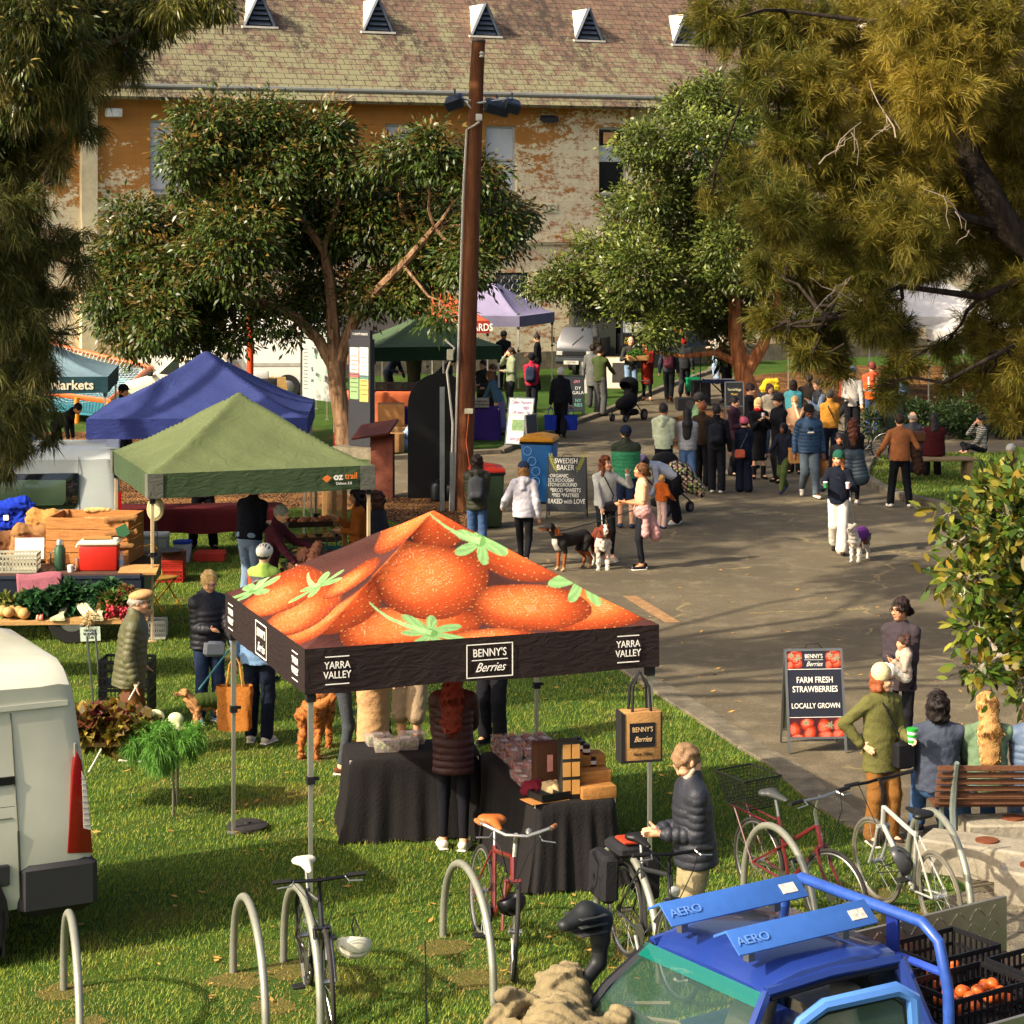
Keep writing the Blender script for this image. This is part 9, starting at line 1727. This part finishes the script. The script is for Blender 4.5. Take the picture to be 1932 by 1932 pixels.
r_,MF=aframe('small black sign lettered yarra village among the queue',1385,792,.5,1.0,4,'#17181a','#17181a',.3,'#8a8a86',.35); tx(r_,MF,"YarraVillage",.1,0,.12,M('#c9c49a'),sx=.75); tx(r_,MF,"Music",.08,0,0,M('#c9a23a'))
U=SDF(); U.cap((-.15,0,.1),(.15,0,.12),.13,.1,.05).cap((-.1,0,.25),(.15,0,.28),.1,.08,.05); o=U.build('duffel_bag',CL('#b9a024'),None,.018,wr=.01); p=AT(1438,760,61.5); o.location=(p.x,59.5,.75); o2=thing_box('road_case','dark road case under the yellow bag','case',(p.x,59.5,0),.1,(.6,.4,.74),'#1c1f2a',.02); tag(o,'yellow duffel bag on a dark case behind the sunglasses man','bag')
# planting in the far right bed
for i in range(12):
    p=AT(1660+i*26,735,55+i%3); r_=empty('low_shrub','leafy dark low shrub in the far right planting bed','shrub',(p.x,p.y,0),0,'low shrubs in the far right bed'); leaves('leaves',[(Vector((0,0,.35+.1*(i%2))),.5,1.)],1100,.11,.03,['#1f3014','#2c4018','#3a4c1c'],MLEAF,r_,40+i,clump=.15,droop=.1,shell=.3)
# ---------- dogs ----------
def dog(label,px,fy,h,face,colf,coat='smooth',headturn=0,tail='down',sit=False,mouth=True,ears='drop',vox=.0085,back=False,fur=0.,long_=1.,group=None):
    g=G(px,fy); r_=empty('dog',label,'dog',(g.x,g.y,0),R(face)); k=h/.6  # shoulder height h ; local forward = -y
    U=SDF(); b=.0 if coat=='smooth' else .018
    W=Vector((0,-.22*long_,.50))*k; Hh=Vector((0,.24*long_,.50))*k
    U.cap(W+Vector((0,.02,-.04))*k,Vector((0,.02,.46))*k,(.115+b)*k,(.10+b)*k,.04,(1,0,0),1.25).cap(Vector((0,0,.47))*k,Hh,(.095+b)*k,(.095+b)*k,.04,(1,0,0),1.2)
    U.cap(W+Vector((0,-.06,-.06))*k,W+Vector((0,-.03,-.12))*k,.085*k,.08*k,.04,(1,0,0),1.2)
    nk=W+Vector((0,-.16,.14))*k; U.cap(W+Vector((0,-.04,.0))*k,nk,(.082+b)*k,(.062+b)*k,.04)
    hm=Matrix.Translation(nk+Vector((0,-.03,.05))*k)@Matrix.Rotation(R(headturn),4,'Z'); HP=lambda a,b_,c: hm@Vector((a,b_,c))
    s=k
    U.ell(HP(0,0,.0),(.062*s,.078*s,.06*s),.02).cap(HP(0,-.05*s,-.012*s),HP(0,-.15*s,-.03*s),.038*s,.024*s,.025).cap(HP(0,-.03*s,-.04*s),HP(0,-.12*s,-.055*s),.022*s,.014*s,.015)
    for sg in(-1,1):
        if ears=='drop': U.cap(HP(sg*.05*s,.02*s,.035*s),HP(sg*.078*s,.0,-.045*s),.022*s,.024*s,.012,(1,0,0),1.8)
        else: U.cap(HP(sg*.045*s,.02*s,.04*s),HP(sg*.065*s,.0,.075*s),.022*s,.014*s,.012)
        x=.075*k*sg
        # front leg: shoulder, elbow, wrist, paw
        P=[W+Vector((x,.0,-.08*k)),Vector((x,-.16*k*long_-.02,.30*k)),Vector((x*.95,-.20*k*long_,.13*k)),Vector((x*.95,-.205*k*long_,.035*k))]
        U.cap(P[0],P[1],.058*k,.036*k+b*.5,.03).cap(P[1],P[2],.034*k+b*.5,.024*k+b*.5,.012).cap(P[2],P[3],.024*k+b*.4,.022*k+b*.3,.01).cap(P[3],P[3]+Vector((0,-.035*k,-.012*k)),.026*k,.022*k,.01)
        Q=[Hh+Vector((x,.02,-.06*k)),Vector((x*1.05,.19*k*long_,.30*k)),Vector((x*1.05,.33*k*long_,.16*k)),Vector((x*1.05,.30*k*long_,.035*k))]
        U.cap(Q[0],Q[1],.078*k,.048*k+b*.5,.03).cap(Q[1],Q[2],.044*k+b*.5,.024*k+b*.5,.015).cap(Q[2],Q[3],.023*k+b*.4,.021*k+b*.3,.01).cap(Q[3],Q[3]+Vector((0,-.035*k,-.012*k)),.026*k,.021*k,.01)
    tb=Hh+Vector((0,.08*k,.03*k))
    if tail=='down': T_=[tb,tb+Vector((0,.08,-.1))*k,tb+Vector((.02,.12,-.25))*k]
    elif tail=='curl': T_=[tb,tb+Vector((0,.06,.08))*k,tb+Vector((.03,.03,.17))*k]
    else: T_=[tb,tb+Vector((-.1,.1,.02))*k,tb+Vector((-.24,.12,.1))*k,tb+Vector((-.33,.08,.22))*k]
    tw_=[.03+b,.03+b*1.6,.022+b*1.6,.015+b][:len(T_)]
    for i in range(len(T_)-1): U.cap(T_[i],T_[i+1],tw_[i]*k,tw_[i+1]*k,.015)
    bo=U.build('body',M('dog',.8,0,.15,30.,.3,60.,attr=True),r_,vox,colf=lambda V:colf(V/k,hm,k),wr=fur)
    V_=np.array([v_.co[:] for v_ in bo.data.vertices]); fuzz(bo,15000 if coat=='long' else 3500,.036*k if coat=='long' else .014,.0016,'#888888','fur',.6,.22 if coat=='long' else .15,cols=colf(V_/k,hm,k))
    for sg in(-1,1): MB().ball(HP(sg*.032*s,-.065*s,.018*s),.009*s,6).build('eye',M('#120c08',.15,0,0),r_)
    MB().ball(HP(0,-.172*s,-.02*s),.015*s,6,(1.2,.8,.8)).build('nose',M('#0e0b0a',.3,0,0),r_)
    if mouth: MB().ball(HP(0,-.13*s,-.062*s),.014*s,6,(1,1.6,.5)).build('tongue',M('#b0605a',.4),r_)
    return r_,hm,k,(W,Hh,HP)
c3=lambda n,c: np.tile(np.array(lin(c)),(n,1))
def blacktan(V,hm,k):
    c=c3(len(V),'#15120f'); c[(V[:,2]<.27)]=lin('#8a4a20'); c[(V[:,2]<.07)]=lin('#b08a60'); q=(V[:,1]<-.24)&(V[:,2]<.5)&(np.abs(V[:,0])<.06); c[q]=lin('#b9b0a2'); H=np.array(hm.translation)/k; d=V-H; m=(np.linalg.norm(d,axis=1)<.24)&(d[:,2]<-.005)&(np.linalg.norm(d[:,:2],axis=1)>.07)&(V[:,2]>.55)&(d[:,2]<-.03); c[m]=lin('#8a5028'); return c
D1,hm,k,X=dog('black and tan short haired dog standing on a lead looking left',1078,1075,.62,-52,blacktan,headturn=-38,tail='down')
W,Hh,HP=X; MB().tube([W.lerp(HP(0,0,0),.55)+Vector((.075*math.cos(t),.02*math.cos(t),.07*math.sin(t))) for t in np.linspace(0,6.28,14)],.011,5).build('collar',M('#c4601c'),D1)
def redwhite(V,hm,k):
    c=c3(len(V),'#6a2c14'); n=np.sin(V[:,0]*30)*np.sin(V[:,2]*24); c[(V[:,1]<-.2+.03*n)&(V[:,2]<.52)]=lin('#c9bfae'); c[(V[:,2]<.2+.04*n)]=lin('#cfc6b6'); H=np.array(hm.translation)/k; d=(V-H)@np.array(hm.to_3x3()); m=(np.abs(d[:,0])<.022)&(np.linalg.norm(d,axis=1)<.3)&(d[:,1]<0); c[m]=lin('#d0c8ba'); c[(np.linalg.norm(d,axis=1)<.3)&(d[:,1]<-.09)]=lin('#cbbfae'); return c
dog('rust and white long haired dog facing the camera with its tongue out',1134,1072,.60,6,redwhite,coat='long',tail='down',fur=.006)
DM,hm,k,X=dog('merle and white dog in a purple coat trotting beside the woman in the green beanie',1620,1058,.5,-28,lambda V,hm,k:np.where(((V[:,2]<.3)|(V[:,1]<-.24))[:,None],np.array(lin('#c4bcae')),np.where((np.sin(V[:,0]*25+V[:,1]*19)>.2)[:,None],np.array(lin('#5f5a58')),np.array(lin('#6a4228')))),coat='long',fur=.006,ears='semi')
def dcoat(D_,k,X,col,lg=1.):
    W,Hh,HP=X; U=SDF(); U.cap(W+Vector((0,.03,-.0)),Hh+Vector((0,-.02,.0)),.14*k,.135*k,.03,(1,0,0),1.05,(.06,.005)).ell((0,0,.2*k),(.3*k,.5*k,.17*k),op='sub'); U.build('dog_coat',CL(col),D_,.01)
dcoat(DM,k,X,'#6a2f78')
def cream(V,hm,k): return c3(len(V),'#a8794a')*(1+.2*np.sin(V[:,0]*60)*np.sin(V[:,2]*55))[:,None]
D3,hm,k,X=dog('curly apricot poodle cross in an olive coat by the woman with short blonde hair',392,1376,.38,-68,cream,coat='long',tail='curl',fur=.009,vox=.008); dcoat(D3,k,X,'#3c4a1e')
def golden(V,hm,k): return c3(len(V),'#a0602a')*(1+.15*np.sin(V[:,1]*20))[:,None]
dog('golden retriever seen from behind with tail swung to the left',598,1420,.62,170,golden,coat='long',tail='side',fur=.006,vox=.008)
# leads and stick
def lead(label,a,b,sag,col,r=.008,name='dog_lead'):
    a,b=Vector(a),Vector(b); P=[a.lerp(b,t)+Vector((0,0,-sag*4*t*(1-t))) for t in np.linspace(0,1,10)]; o=MB().tube(P,r,5).build(name,M(col,.7),None); return tag(o,label,'dog lead')
def atdog(D_,x,y,z): return Matrix.Translation(D_.location)@Matrix.Rotation(D_.rotation_euler.z,4,'Z')@Vector((x,y,z))
lead('black webbing lead from the peach tee woman to the black and tan dog',JT['W'](JT['T']((0,-.14,.05))),atdog(D1,0,-.3,.62),.02,'#1a1a1c',.009)
lead('pale rope lead from the grey sweatshirt woman to the rust and white dog',JW['W'](JW['wr'][1]),(G(1134,1072).x+.02,G(1134,1072).y-.1,.62),.02,'#9aa59a',.008)
lead('dark lead running down to the dog in the purple coat',JGR['W'](JGR['wr'][0]),atdog(DM,0,-.15,.56),.0,'#2a2a2c',.009)
lead('teal patterned lead from the woman in the black padded jacket to the poodle cross',BLO['W'](BLO['wr'][0]),atdog(D3,0,-.1,.44),.0,'#3f7a80',.012)
w_=OLD['W'](OLD['wr'][1]+OLD['hn'][1]*.06); lead('pale walking stick held by the elderly man in the flat cap',w_+Vector((.03,0,.05)),(w_.x-.42,w_.y-.35,.02),0,'#b9b2a4',.011,'walking_stick')
bpy.data.objects['walking_stick']['category']='walking stick'
